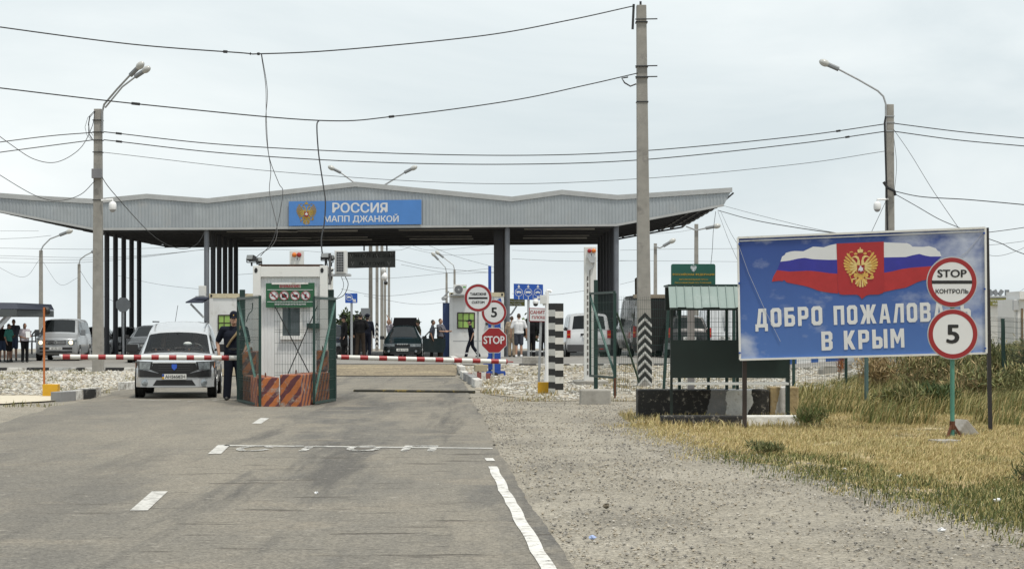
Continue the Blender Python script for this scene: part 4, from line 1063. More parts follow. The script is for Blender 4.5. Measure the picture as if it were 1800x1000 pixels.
barrier('right barrier arm lowered across the open lane, pointing at the stop sign', (593,627.5), (889,635.5), 46.4, 47.4, 9, .18, 'b')

# ---------------------------------------------------------------- road signs
def sign_root(label, px, pybase, D, group=None, cat='sign', name='road_sign'):
    X = gx(px, D); return thing(name, label, cat, (X, D, gz(X, D)), 0, group), X
def post(t, X, D, z1, r=.035, m=None, z0=None, lean=0):
    return MB().tube([(X,D,(gz(X,D)-.05) if z0 is None else z0),(X+lean,D,z1)], r, 10).build('post', m or M_galv, t, smooth=True)
def disc(t, px, py, rpx, D, writing, bar=None):
    s_ = D/F; c = (gx(px,D), gzz(py,D)); r = rpx*s_; fr = frame((0,D-.05,0))
    mb = MB(); mb.prism(circ(*c,r,48), fr, -.012, .006); p = mb.build('sign_plate', M_lgrey, t)
    MB().flat(circ(*c,r*.80,48), fr, .0085).build('sign_face', M_face, p)
    MB().ring(c, r*.79, r*.965, fr, .006, .0105, 56).build('red_border', M_red, p)
    mb = MB()
    for (s__, dy, w_, h_, bo) in writing: text(mb, s__, fr, c[0], c[1]+dy*r, w_*r, h_*r, .011, bold=bo)
    if bar: mb.flat([(c[0]-bar[0]*r,c[1]+bar[1]*r-bar[2]*r),(c[0]+bar[0]*r,c[1]+bar[1]*r-bar[2]*r),(c[0]+bar[0]*r,c[1]+bar[1]*r+bar[2]*r),(c[0]-bar[0]*r,c[1]+bar[1]*r+bar[2]*r)], fr, .011)
    mb.build('lettering', M_ink, p); return p
# near double sign
D = 30.6; t, X = sign_root('two large round signs on a teal post before the billboard, STOP above 5', 1674, 775, D)
g0 = gz(X, D)
post(t, X, D, gzz(460,D), .032, mat('teal_post', (.06,.20,.15), .5, var=.2, dirt=(.10,.06,.03), damt=.2))
mb = MB(); mb.bar((X,D,g0+.22),(X-.1,D-.1,g0-.02),.03); mb.bar((X,D,g0+.22),(X+.14,D-.05,g0-.02),.03); mb.tube([(X,D,g0+.12),(X,D,g0+.24)],.04,10); mb.build('foot_brace', M_rust, t)
disc(t, 1672, 496, 44.5, D, [('STOP',.34,1.16,.31,.03),('КОНТРОЛЬ',-.36,1.30,.18,.03)], (.80,.0,.065))
disc(t, 1673.5, 587, 44.5, D-.01, [('5',0,.52,.75,.03)])
mb = MB(); o = pt(1700,774,31); mb.box((o.x,31.2,gz(o.x,31)+.05), (.34,.26,.22), rot=Matrix.Rotation(.5,3,'Z') @ Matrix.Rotation(.75,3,'Y')); tag(mb.build('stone_block', M_conc, bevel=.02), 'tilted grey stone block lying in dry grass beside the double round sign', 'stone block')
mb = MB(); o = pt(1655,786,29.5); mb.box((o.x,29.3,gz(o.x,29.3)+.02),(.34,.3,.05),rot=Matrix.Rotation(.3,3,'Z')); tag(mb.build('flat_stone', M_conc, bevel=.01), 'flat pale stone lying at the foot of the double round sign', 'stone')
# customs disc
D = 62; t, X = sign_root('round customs sign with a black bar on a post in a small striped base', 840, 672, D)
post(t, X, D, gzz(520,D), .032)
disc(t, 840.5, 523.5, 24.5, D, [('ТАМОЖНЯ',.27,1.15,.21,.045),('CUSTOM',-.32,.92,.19,.045)], (.68,-.02,.07))
mb = MB(); z0 = gz(X,D); mb.box((X+.08,D-.05,z0+.36),(.36,.3,.2),.15); mb.build('stone_weight', mat('tan_stone', (.33,.29,.20), .9, bump=.3), t, bevel=.02)
mb = MB()
for k in range(5):
    mb.mi = k % 2; mb.box((X-.22+.13*k,D-.12,z0+.12),(.128,.3,.24 if k % 4 else .18))
mb.build('striped_base', [mat('base_maroon', (.22,.07,.06), .85, var=.25), M_kwhite], t)
# speed 5 + STOP octagon
D = 64; t, X = sign_root('round 5 limit sign above a red STOP octagon on one post before the blue stand', 867.5, 655, D)
post(t, X+.0, D, gzz(522,D), .03)
disc(t, 868.5, 549, 22.2, D, [('5',0,.48,.78,.03)])
s_ = D/F; fr = frame((0,D-.06,0)); c = (gx(868.5,D), gzz(598,D)); r8 = 24*s_
oct_ = lambda r: [(c[0]+r*math.cos(RAD(22.5+45*i)), c[1]+r*math.sin(RAD(22.5+45*i))) for i in range(8)]
p = MB().prism(oct_(r8), fr, -.01, .006).build('sign_plate', M_face, t); MB().flat(oct_(r8*.955), fr, .009).build('sign_face', M_red, p)
mb = MB(); text(mb, 'STOP', fr, c[0], c[1]+.01, 37*s_, 14*s_, .012, bold=.025); mb.build('lettering', M_letter, p)
# the blue stand
D = 65.5; X = gx(868,D); z0 = gz(X, D)
t = thing('barrier_stand', 'bright blue metal stand with spread feet and tall thin mast behind the STOP octagon', 'barrier stand', (X, D, z0))
mb = MB(); mb.bx(gx(867,D),gx(880,D),D,D+.22,z0+.06,gzz(566,D)); mb.bx(gx(858,D),gx(868,D),D+.05,D+.2,z0+.2,gzz(600,D)); mb.build('column', M_bluep, t, bevel=.01)
mb = MB(); mb.bar((gx(855,D),D-.1,z0+.13),(gx(888,D),D-.1,z0+.13),.07); mb.bar((gx(856,D),D-.1,z0),(gx(856,D),D-.1,z0+.13),.06); mb.bar((gx(887,D),D-.1,z0),(gx(887,D),D-.1,z0+.13),.06)
mb.prism([(gx(849,D),z0+.36),(gx(864,D),z0+.36),(gx(864,D),z0+.95),(gx(858,D),z0+.6)], frame((0,D+.1,0)), 0, .08); mb.bar((gx(849,D),D+.1,z0+.02),(gx(849,D),D+.1,z0+.36),.05); mb.build('foot', M_bluep, t)
mb = MB(); mb.bx(gx(858,D),gx(863.5,D),D+.24,D+.33,z0,gzz(467,D)); mb.build('mast', M_bluep, t)
mb = MB(); mb.tube([(gx(870,D),D-.06,z0),(gx(870,D),D-.06,z0+.12)],.1,8); mb.build('anchor', M_dark, t)
# lane board
def car_icon(mb, fr, cx, cy, s, d, kind):
    A = lambda P: mb.flat([(cx+x*s, cy+y*s) for x, y in P], fr, d)
    if kind == 'car': A([(-1,-.25),(1,-.25),(1,.1),(.5,.15),(.25,.42),(-.4,.42),(-.65,.12),(-1,.05)])
    if kind == 'bus': A([(-1,-.3),(1,-.3),(1,.42),(-1,.42)])
    if kind == 'truck': A([(-.9,-.2),(.35,-.2),(.35,.5),(-.9,.5)]); A([(.42,-.2),(1,-.2),(1,.12),(.8,.38),(.42,.38)])
    for q in (-.55, .55): mb.flat(circ(cx+q*s, cy-.3*s, .2*s, 10), fr, d)
D = 80; t, X = sign_root('blue lane board with three white arrows and vehicle pictograms on a grey post', 929, 640, D)
post(t, X, D, gzz(526,D), .05)
s_ = D/F; fr = frame((0,D-.08,0), .03); q = lambda px, py: (gx(px,D)-0, gzz(py,D))
P = [q(903,526), q(955,527.5), q(954.5,500), q(903,498.5)]
MB().prism(P, fr, -.02, .005).build('sign_plate', M_blue, t)
mb = MB()
for px, kd in ((912,'truck'),(928.5,'bus'),(945.5,'car')):
    c = q(px,513.8); mb.ring(c, 6.2*s_, 6.9*s_, fr, .006, .009, 28); car_icon(mb, fr, c[0], c[1], 4.6*s_, .009, kd)
    c = q(px,503.5); mb.flat([(c[0]-2.4*s_,c[1]-1.2*s_),(c[0]+2.4*s_,c[1]-1.2*s_),(c[0],c[1]+3.2*s_)], fr, .009); mb.flat([(c[0]-.6*s_,c[1]-3*s_),(c[0]+.6*s_,c[1]-3*s_),(c[0]+.6*s_,c[1]-1.2*s_),(c[0]-.6*s_,c[1]-1.2*s_)], fr, .009)
    c = q(px,523.8); mb.flat([(c[0]-.6*s_,c[1]-2.6*s_),(c[0]+.6*s_,c[1]-2.6*s_),(c[0]+.6*s_,c[1]+3*s_),(c[0]-.6*s_,c[1]+3*s_)], fr, .009)
for px in (920, 937): 
    c = q(px,521); mb.flat([(c[0]-.3*s_,c[1]-5*s_),(c[0]+.3*s_,c[1]-5*s_),(c[0]+.3*s_,c[1]+5*s_),(c[0]-.3*s_,c[1]+5*s_)], fr, .009)
mb.build('lane_symbols', M_letter, t)
# white sanitary area board
D = 58; t, X = sign_root('white board with red Cyrillic lettering on a leaning post, partly behind the camera post', 948, 677, D)
post(t, gx(947,D), D, gzz(560,D), .035, lean=gx(951,D)-gx(947,D))
s_ = D/F; fr = frame((0,D-.06,0), .0); P = [(gx(930,D),gzz(565,D)),(gx(984,D),gzz(566,D)),(gx(984,D),gzz(542.5,D)),(gx(930,D),gzz(541,D))]
MB().prism(P, fr, -.01, .005).build('sign_plate', M_red, t)
P2 = [(a+(.02 if i in (0,3) else -.02), b+(.02 if i < 2 else -.02)) for i, (a, b) in enumerate(P)]
MB().flat(P2, fr, .008).build('sign_face', M_face, t)
mb = MB(); text(mb, 'САНИТАРНАЯ', fr, gx(957.5,D), gzz(548.8,D), 51*s_, 6.2*s_, .011, bold=.03); text(mb, 'ПЛОЩАДКА', fr, gx(957.5,D), gzz(558.2,D), 45*s_, 6.2*s_, .011, bold=.03); mb.build('lettering', mat('letter_red', (.32,.03,.03), .5), t)
# olive control board behind the column
D = 105; t, X = sign_root('olive board with pale lettering fixed behind the canopy column under the blue lane board', 905, 640, D)
s_ = D/F; fr = frame((0,D-.06,0)); M_olive = mat('board_olive', (.17,.165,.03), .5, var=.1)
MB().prism([(gx(884,D),gzz(538,D)),(gx(922.5,D),gzz(538,D)),(gx(922.5,D),gzz(525,D)),(gx(884,D),gzz(525,D))], fr, -.02, .005).build('sign_plate', M_olive, t)
mb = MB(); text(mb, 'ПОГРАНИЧНЫЙ', fr, gx(903.5,D), gzz(529,D), 34*s_, 4*s_, .009, bold=.02); text(mb, 'КОНТРОЛЬ', fr, gx(903.5,D), gzz(534.8,D), 26*s_, 4*s_, .009, bold=.02); mb.build('lettering', M_letter, t)
mb = MB(); mb.bar(pt(908,538,D), pt(899,552,D), .08); mb.bar(pt(899,552,D), pt(893,555,D), .08); mb.tube([(gx(893,D),D,.2),(gx(893,D),D,gzz(530,D))],.06,8); mb.build('bracket', M_lgrey, t)
# blue exit sign left of the sedan
D = 88; t, X = sign_root('small blue sign with a lorry pictogram and a slanting white arrow on a slim post', 618, 640, D)
post(t, X, D, gzz(532,D), .05)
s_ = D/F; fr = frame((0,D-.08,0)); MB().prism(rrect(gx(607,D),gzz(532.5,D),gx(628.5,D),gzz(515.5,D),.03), fr, -.02, .005).build('sign_plate', M_blue, t)
mb = MB(); c = (gx(614,D), gzz(522.5,D)); mb.ring(c, 5.2*s_, 5.8*s_, fr, .006, .009, 24); car_icon(mb, fr, c[0], c[1]-.1*s_, 4*s_, .009, 'truck')
A = lambda P: mb.flat([(gx(a,D), gzz(b,D)) for a, b in P], fr, .009); A([(618.5,525.5),(619.8,524),(623.5,527),(622.2,528.6)]); A([(626.5,531),(619.5,530.2),(624.8,525)]); mb.build('sign_symbols', M_letter, t)
# back of a sign
D = 100; t, X = sign_root('blank grey back of a small rectangular sign beyond the standing officers', 644, 640, D)
post(t, X, D, gzz(545,D), .05); MB().bx(gx(634.5,D),gx(651,D),D-.08,D-.05,gzz(555.5,D),gzz(541.5,D)).build('sign_plate', M_grey, t)
# hanging dark display board
D = 121; fr = frame((0,D-.12,0)); s_ = D/F
t = thing('display_board', 'dark grey hanging board with faint mirrored letters and pale arrow marks under the canopy', 'sign', (gx(652,D), D, gzz(456,D)))
MB().prism([(gx(610,D),gzz(471,D)),(gx(695,D),gzz(470,D)),(gx(695,D),gzz(441,D)),(gx(610,D),gzz(443,D))], fr, -.15, .005).build('board', mat('board_dark', (.30,.32,.325), .6, var=.25, scale=3), t)
mb = MB(); text(mb, 'ВЫЕЗД ПУНКТ', fr, gx(654,D), gzz(450,D), 78*s_, 7*s_, .008, bold=.02, flip=True); text(mb, 'ПУСТОЙ', fr, gx(654,D), gzz(463,D), 44*s_, 7*s_, .008, bold=.02, flip=True); mb.build('lettering', mat('faint_letter', (.10,.105,.11), .6), t)
mb = MB()
for px, py in ((618,450),(642,450),(664,450),(688,447),(620,463),(641,463),(684,463)):
    A = lambda P: mb.flat([(gx(px+a,D), gzz(py+b,D)) for a, b in P], fr, .009); A([(-3,-3.5),(-1.8,-3.5),(.4,3),(-.2,4)]); A([(3,-3.5),(2.2,-3.5),(-.2,3),(.2,4)])
mb.build('arrow_marks', mat('faint_mark', (.85,.86,.86), .6), t)
mb = MB(); mb.bar(pt(640,441,D), pt(640,428,D), .08); mb.bar(pt(680,441,D), pt(680,428,D), .08); mb.build('hanger', M_dark, t)
# octagon seen from the back on the far left
D = 104; t, X = sign_root('grey back of an octagonal sign standing behind the left canopy columns', 217, 640, D)
post(t, X, D, gzz(530,D), .05); c = (gx(217,D), gzz(535.5,D)); r_ = 13.5*D/F
MB().prism([(c[0]+r_*math.cos(RAD(22.5+45*i)), c[1]+r_*math.sin(RAD(22.5+45*i))) for i in range(8)], frame((0,D-.1,0)), -.02, .01).build('sign_plate', M_grey, t)

# white camera post with yellow block
D = 52.5; X = gx(961.5,D); z0 = gz(X,D)
t = thing('camera_post', 'slim white post with two surveillance cameras and a bent top rising beside the striped pillar', 'camera post', (X, D, z0))
mb = MB(); mb.tube([(X,D,z0-.05),(X,D,z0+.08),(X,D,z0+.5),(X,D,gzz(513,D))], [.11,.11,.055,.05], 12); mb.tube([pt(961,515,D),pt(962,510.5,D),pt(967,511,D),pt(969.5,513.5,D)],.035,8); mb.build('post', M_clean, t, smooth=True)
mb = MB(); mb.box(pt(954.5,526.5,D), (.15,.16,.21)); mb.bar(pt(944,523.5,D), pt(961,523,D), .045); mb.tube([pt(956,531,D-.02),pt(957,537,D-.02)],.04,8); mb.build('bracket', M_white, t, bevel=.008)
mb = MB(); mb.ell(pt(941.5,531,D-.05), (.072,.072,.085), 12, 8); mb.tube([pt(941.5,524,D-.05),pt(941.5,530,D-.05)],.05,10); c_ = mb.build('dome_camera', M_clean, t, smooth=True)
MB().ell(pt(941.5,534.5,D-.055), (.06,.06,.055), 12, 8).build('lens_dome', M_dark, c_, smooth=True)
mb = MB(); mb.box((gx(956,50.5),50.5,.14+gz(gx(956,50.5),50.5)), (.29,.24,.26)); tag(mb.build('yellow_block', M_yellow, bevel=.012), 'yellow painted concrete block at the foot of the striped black and white pillar', 'block', 'yellow blocks')
# striped pillar
D = 50; x0, x1 = gx(966.5,D), gx(991.5,D); z0, z1 = 0, gzz(533,D); n_ = 14
t = thing('striped_pillar', 'square pillar painted in bold black and white checks, standing in the gravel by the lane', 'pillar', ((x0+x1)/2, D, 0))
cxp = (x0+x1)/2-.02; ww, wb_ = MB(), MB(); hw = (x1-x0)*.5
ang = RAD(38); a_ = .245
for k in range(n_):
    za, zb_ = lerp(z0-.02,z1,k/n_), lerp(z0-.02,z1,(k+1)/n_)
    for j in range(4):
        m_ = (ww if (k + (1 if j in (1,3) else 0)*0) % 2 == 0 else wb_)
        sh_ = -.035 if j in (0,2) else 0
        c0 = [(-1,-1),(1,-1),(1,1),(-1,1)][j]; c1 = [(-1,-1),(1,-1),(1,1),(-1,1)][(j+1)%4]
        ro = lambda p: (cxp + (p[0]*math.cos(ang)-p[1]*math.sin(ang))*a_/2*1.02, D+.15 + (p[0]*math.sin(ang)+p[1]*math.cos(ang))*a_/2)
        A0, A1 = ro(c0), ro(c1)
        lo = za + (sh_ if k else 0); hi = zb_ + (sh_ if k < n_-1 else 0)
        m_.add([(*A0,lo),(*A1,lo),(*A1,hi),(*A0,hi)], [(0,1,2,3)])
wb_.flat([ro(c) for c in ((-1,-1),(1,-1),(1,1),(-1,1))], (Vector((0,0,z1)), Vector((1,0,0)), Vector((0,1,0))), 0)
ww.build('white_check', mat('pillar_white', (.58,.57,.53), .7, var=.08, dirt=(.40,.38,.33), dscale=6, damt=.2), t); wb_.build('black_check', mat('pillar_black', (.016,.016,.016), .6, var=.2), t)

# tall light columns
def light_column(label, px0, px1, py0, D, lampy, side=False):
    X0, X1 = gx(px0,D), gx(px1,D); z0 = gz(X0,D); z1 = gzz(py0,D)
    t = thing('signal_column', label, 'signal column', ((X0+X1)/2, D, z0), 0, 'white signal columns')
    mb = MB(); mb.bx(X0,X1,D,D+.35,z0,z1); mb.build('casing', M_white, t, bevel=.01)
    mb = MB(); Xs = lerp(X0,X1,.28); zz = z0+.25
    while zz < z1-.9: mb.bx(Xs-.02,Xs+.02,D-.008,D+.01,zz,zz+.11); zz += .17
    mb.bx(Xs+.05,Xs+.07,D-.006,D+.01,z0+.2,z1-.6); mb.build('slot', mat('slot_grey', (.12,.11,.10), .6), t)
    for k, (m_) in enumerate((M_lampred, M_lampamb) if side else (M_lampamb, M_lampred)):
        c = (lerp(X0,X1,.36+.36*k) if not side else lerp(X0,X1,.42+.36*k), gzz(lampy,D)); r_ = (X1-X0)*.15
        q_ = MB(); q_.lathe([(0,r_*1.15),(.04,r_*1.15),(.045,r_),(.075,r_*.8),(.09,r_*.3)], (c[0],D-.0,c[1]), (0,-1,0), 16); q_.build('signal_lamp', m_, t, smooth=True)
    mb = MB(); xa, xb = lerp(X0,X1,.40), lerp(X0,X1,.75); mb.flat([(xa,gzz(lampy+4,D)),(xb,gzz(lampy+4,D)),(xb,gzz(lampy+10,D)),(xa,gzz(lampy+10,D))], frame((0,D-.004,0)), .003); mb.build('number_plate', M_face, t)
    mb = MB(); mb.flat([(lerp(xa,xb,.45),gzz(lampy+5,D)),(lerp(xa,xb,.6),gzz(lampy+5,D)),(lerp(xa,xb,.6),gzz(lampy+9,D)),(lerp(xa,xb,.45),gzz(lampy+9,D))], frame((0,D-.004,0)), .006)
    mb.build('digit', M_ink, t); return t
M_lampred = mat('lamp_red', (.30,.02,.02), .25); M_lampamb = mat('lamp_amber', (.60,.16,.02), .25)
D = 58; t = light_column('tall white signal column with red and amber lamps beside the right green gate', 1027, 1048.5, 434, D, 441, True)
mb = MB(); mb.prism([(gx(1032,D),gzz(452,D)),(gx(1047,D),gzz(452,D)),(gx(1045,D),gzz(462,D)),(gx(1038,D),gzz(462,D))], frame((0,D,0)), .0, .1); mb.tube(crspline([pt(1045,462,D-.05),pt(1043,470,D-.05),pt(1036,474,D-.05),pt(1034,482,D-.05)]),.015,5); mb.build('socket', M_lgrey, t)
MB().bx(gx(1008,D),gx(1068,D),D-.6,D+.9,gz(gx(1035,D),D)-.05,gz(gx(1035,D),D)+.10).build('footing', M_conc, t, bevel=.02)
light_column('white signal column showing amber and red lamps above the white booth roof', 509, 532.5, 441, 62, 448)

# ---------------------------------------------------------------- kerbs
def kerb(px_list, D, zt, h, label, group, deep=.3):
    for (a, b, c) in px_list:
        X0, X1 = gx(a,D), gx(b,D)-.015; g0 = zt-h
        o = MB().bx(X0,X1,D,D+deep,g0,zt).build('kerb_stone', M_kblack if c == 'k' else M_kwhite, None, bevel=.012)
        tag(o, {'k':'black painted kerb stone ','w':'white painted kerb stone '}[c] + label, 'kerb stone', group + (' black' if c == 'k' else ' white'))
kerb([(-60,-30,'w'),(-30,12,'k'),(12,47,'w'),(47,86,'k'),(86,134,'w'),(134,149,'k'),(149,163,'w'),(185,218,'k'),(218,246,'w')], 75, .13, .2, 'edging the plaza behind the left gravel bed', 'left kerb stones')
kerb([(880,913,'w'),(913,943,'k'),(943,968,'w'),(992,1002,'k'),(1002,1026,'w'),(1050,1062,'k'),(1062,1088,'w'),(1088,1116,'k'),(1116,1150,'w'),(1150,1168,'k'),(1168,1200,'w'),(1200,1230,'k'),(1230,1265,'w')], 71, .33, .25, 'edging the plaza behind the right gravel island', 'right kerb stones')
kp = [(849,682.5),(841,677),(833,671.5),(825,667),(819,662.5),(813,658.5),(808,654.5),(803.5,651),(800,648)]
for i, (a, b) in enumerate(zip(kp, kp[1:])):
    Da, Db = H*F/(a[1]-HY), H*F/(b[1]-HY)
    p = Vector((gx(a[0],Da)-.1, Da, 0)); q_ = Vector((gx(b[0],Db)-.1, Db, 0)); d = q_-p; ang = math.atan2(d.y, d.x)
    m_ = (p+q_)/2; zz = gz(m_.x, m_.y)
    col_ = 'k' if i == 2 else 'w'
    o = MB().box((m_.x, m_.y, zz+.09), (d.length*.72, .2, .24), ang).build('kerb_stone', mat('kerb_grey', (.22,.22,.22), .85, var=.15) if i in (1,2) else M_kwhite, None, bevel=.015)
    if i in (1,2): tag(o, 'grey worn kerb stone near the front of the row curving beside the lane', 'kerb stone', 'curving row grey kerb stones')
    else: tag(o, 'white painted kerb stone in the row curving beside the lane towards the barrier stand', 'kerb stone', 'curving row white kerb stones')
for (x0,x1,yb,m_,lab) in ((96,115,706,'g','grey kerb stone at the near end of the short row by the yellow block'),(116,128,704,'w','white kerb stone next to the near grey one by the yellow block'),(130,152,702,'k','dark kerb stone in the short row by the yellow block'),(149,161,698,'w','white kerb stone at the far end of the short row by the yellow block'),(213,229,686,'w','lone white kerb stone just left of the station wagon')):
    D = H*F/(yb-HY); X0, X1 = gx(x0,D), gx(x1,D)
    o = MB().box(((X0+X1)/2, D+.35, .10), (X1-X0, .75, .22), RAD(-14)).build('kerb_stone', {'g':mat('kerb_grey',(.22,.22,.22)),'w':M_kwhite,'k':M_kblack}[m_], None, bevel=.015); tag(o, lab, 'kerb stone', 'loose kerb stones by the left lane')
D = 48.0; o = MB().box((gx(90,D), D, .14), (.34,.26,.30)).build('yellow_block', M_yellow, None, bevel=.012); tag(o, 'yellow painted concrete block at the foot of the thin orange post', 'block', 'yellow blocks')
X = gx(77.5,D+.1); t = thing('mirror_post', 'thin orange post carrying a dark round traffic mirror seen from behind', 'mirror post', (X, D+.1, 0))
mb = MB(); mb.tube([(X,D+.1,-.05),(X,D+.1,gzz(540,D))], .024, 8); mb.build('post', mat('post_orange', (.42,.13,.035), .6, var=.2), t)
mb = MB(); mb.lathe([(0,.03),(.02,.09),(.06,.10),(.10,.085),(.13,.03)], (X+.0,D+.13,gzz(547,D)), (.75,.65,.1), 16); mb.build('mirror_hood', M_dark, t, smooth=True)
D = 72.8; X0 = gx(918,D); zz = gz(X0,D)+.03; o = MB().bx(X0,gx(955,D),D,D+.6,zz-.02,gzz(627,D)).build('concrete_block', M_conc, None, bevel=.02); tag(o, 'plain pale concrete block on the gravel under the red lettered board', 'concrete block')
# ---------------------------------------------------------------- right gate and mesh fence
gA, gB_ = (gx(1037.5,50.5), 50.5), (gx(1080,48.6), 48.6)
zf0 = .42
t = gate_frame('mesh_gate', 'tall narrow green mesh gate leaf standing on a concrete block at the right roadside', gA, gB_, zf0, 2.38)
mb = MB(); mb.bx(gx(1044,51),gx(1051,51),51,51.12,0,gzz(492,51)); mb.build('post', M_green, t, bevel=.006); mb = MB(); mb.bx(gx(1078.5,48.6),gx(1084,48.6),48.65,48.75,.0,gzz(515,48.6)); mb.build('post', M_green, t)
mb = MB(); mb.tube([(gx(1081,47),47,0),(gx(1081,47),47,.45)],.022,6); mb.build('stake', M_rust, t)
mb = MB(); mb.bar((gx(1085,49),49.2,1.9),(gx(1128,50),51,.25),.035); mb.build('stay_bar', mat('dark_green_bar', (.02,.05,.03), .6), t)
D = 43.5; mb = MB(); mb.box((gx(1047,D), D+.3, .12), (.62,.6,.36)); tag(mb.build('concrete_block', M_conc, bevel=.03), 'weathered grey concrete block at the roadside under the tall green gate leaf', 'concrete block')
fence_pts = [(1086,50.5),(1172,51.5),(1290,53),(1395,54.5),(1487,54.5),(1578,52),(1680,49),(1765,46),(1860,43)]
t = thing('mesh_fence', 'long green wire mesh fence running behind the shelter and billboard to the right bank', 'fence', (gx(1395,54.5), 54.5, 0))
mbm = MB()
for (a, Da), (b, Db) in zip(fence_pts, fence_pts[1:]):
    pa = (gx(a,Da), Da); pb = (gx(b,Db), Db); za, zb = gz(*pa), gz(*pb); z0 = min(za, zb)
    A_, B_ = Vector((*pa, 0)), Vector((*pb, 0)); ln = (B_-A_).length; n_ = int(ln/.06); zt_ = 2.28
    top = lambda f: lerp(za, zb, f) + (2.2 if a < 1600 else 1.25)
    for i in range(n_+1):
        f = i/n_; p = A_.lerp(B_, f); zb_ = lerp(za, zb, f)
        mbm.bar(p+Vector((0,0,zb_+.05)), p+Vector((0,0,top(f))), .0048)
        mbm.bar(p+Vector((0,0,top(f))), p+Vector((.0,-.12,top(f)+.09)), .0048)
    for j in range(11):
        g_ = j/10; mbm.bar(A_+Vector((0,-.004,lerp(za+.06,top(0),g_))), B_+Vector((0,-.004,lerp(zb+.06,top(1),g_))), .006)
mbm.build('wire_mesh', M_green, t)
for px, D, top_, lean in ((1166,51.4,2.15,.13),(1290,53,2.3,0),(1395,54.4,2.3,0),(1487,54.4,2.3,0),(1578,51.9,2.3,0),(1680,48.9,1.4,0),(1765,45.9,1.32,-.03)):
    X = gx(px,D); z0 = gz(X,D); mb = MB(); mb.tube([(X,D,z0-.1),(X+lean,D,z0+top_)], .05, 4); mb.build('post', M_green, t)
D = 45; X = gx(1523,D); t = thing('fence_post', 'lone pale green fence post standing in front of the mesh fence under the billboard', 'post', (X, D, gz(X,D)))
MB().tube([(X,D,gz(X,D)-.1),(X,D,1.35)],.045,8).build('post', mat('post_bluegreen', (.06,.11,.11), .5), t)

# ---------------------------------------------------------------- shelter with green panels
D = 36.0; x0, x1 = gx(1178,D), gx(1388,D)
t = thing('shelter', 'small green guard shelter with ribbed metal roof panel, dark lower panel and a bench rail', 'shelter', ((x0+x1)/2, D, 0))
M_sheet = mat('sheet_mint', (.135,.20,.185), .5, var=.08, dirt=(.19,.25,.235), dscale=2, damt=.3)
M_dkg = mat('panel_dark_green', (.006,.017,.0135), .45, var=.25, scale=2)
mb = MB(); xa, xb = gx(1174.5,D), gx(1392,D); n_ = 15; zt, zb_ = gzz(503,D), gzz(541,D)
vs = []; fs = []
for i in range(n_):
    for f, o in ((0,0),(.86,0),(.89,-.028),(.97,-.028)):
        X = lerp(xa,xb,(i+f)/n_); vs += [(X,D-.35+o,zb_+.008*math.sin(i*1.7)),(X,D-.05+o,zt)]
vs += [(xb,D-.35,zb_),(xb,D-.05,zt)]
for i in range(len(vs)//2-1): fs.append((2*i,2*i+2,2*i+3,2*i+1))
mb.add(vs, fs); mb.build('roof_panel', M_sheet, t)
mb = MB(); mb.bx(xa,xb,D-.06,D+1.1,zt+.004,zt+.03); mb.build('roof', M_green, t); mb = MB(); mb.bx(xa+.02,xb,D-.37,D-.3,zb_-.035,zb_-.012); mb.bx(xa+.02,xb,D+1,D+1.06,zb_-.035,zt); mb.build('eave', M_dkg, t)
mb = MB(); mb.bx(gx(1178.5,D),gx(1385.5,D),D-.06,D-.03,gzz(664,D),gzz(597.5,D)); mb.build('panel', M_dkg, t)
for px, dd, z0, w_ in ((1180.5,-.02,0,.045),(1386,-.02,.0,.05),(1194.5,1.0,0,.05),(1245.5,1.0,0,.05),(1277.5,1.0,0,.05),(1296.5,1.0,0,.05),(1383,.9,0,.04)):
    X = gx(px,D+dd); mb = MB(); mb.bx(X-w_/2,X+w_/2,D+dd,D+dd+w_,z0,zb_ if dd < .5 else zt); mb.build('post', M_green if dd > .5 else M_dkg, t)
mb = MB(); mb.bx(gx(1182,D),gx(1385,D),D-.12,D+.22,gzz(676,D),gzz(672,D)); mb.build('bench', mat('bench_white', (.55,.56,.54), .6, var=.1), t)
mb = MB(); mesh_panel(mb, (x0,D+1.02), (x1,D+1.02), .95, zb_, .06, .2); mb.build('wire_mesh', M_green, t)
# information board on its own post behind the shelter
D = 37.6; X = gx(1215,D); t = thing('information_board', 'green information board with white crest and golden Cyrillic lettering rising above the shelter roof', 'sign', (X, D, 0))
MB().bx(X-.06,X+.06,D+.0,D+.1,0,gzz(470,D)).build('post', mat('post_pale', (.33,.31,.30), .6), t)
fr = frame((0,D-.04,0)); q = lambda px, py: (gx(px,D-.04), gzz(py,D-.04)); s_ = D/F
a, b = q(1179.5,506), q(1257.5,464); MB().prism(rrect(a[0],a[1],b[0],b[1],.035), fr, -.01, .01).build('board', mat('board_deep_green', (.012,.085,.06), .45, var=.08), t)
mb = MB()
for s__, px, py, wp, hp, bo in (('РОССИЙСКАЯ ФЕДЕРАЦИЯ',1219,482.3,73,5,.03),('АВТОМОБИЛЬНЫЙ ГРУЗО',1219,490.8,51,3.3,.02),('ПАССАЖИРСКИЙ ПОСТОЯННЫЙ',1218,496.7,64,3.3,.02),('МНОГОСТОРОННИЙ',1203,501.3,44,2.8,.02)):
    c = q(px,py); text(mb, s__, fr, c[0], c[1], wp*s_, hp*s_, .014, bold=bo)
mb.build('lettering', mat('letter_gold', (.46,.28,.02), .5), t)
c = q(1219,471.6); eagle(fr, c[0], c[1], 12.5*s_, .013, 'crest', t, mat('crest_silver', (.55,.60,.62), .5, var=.2, scale=30), M_face, M_lgrey, inner=False)

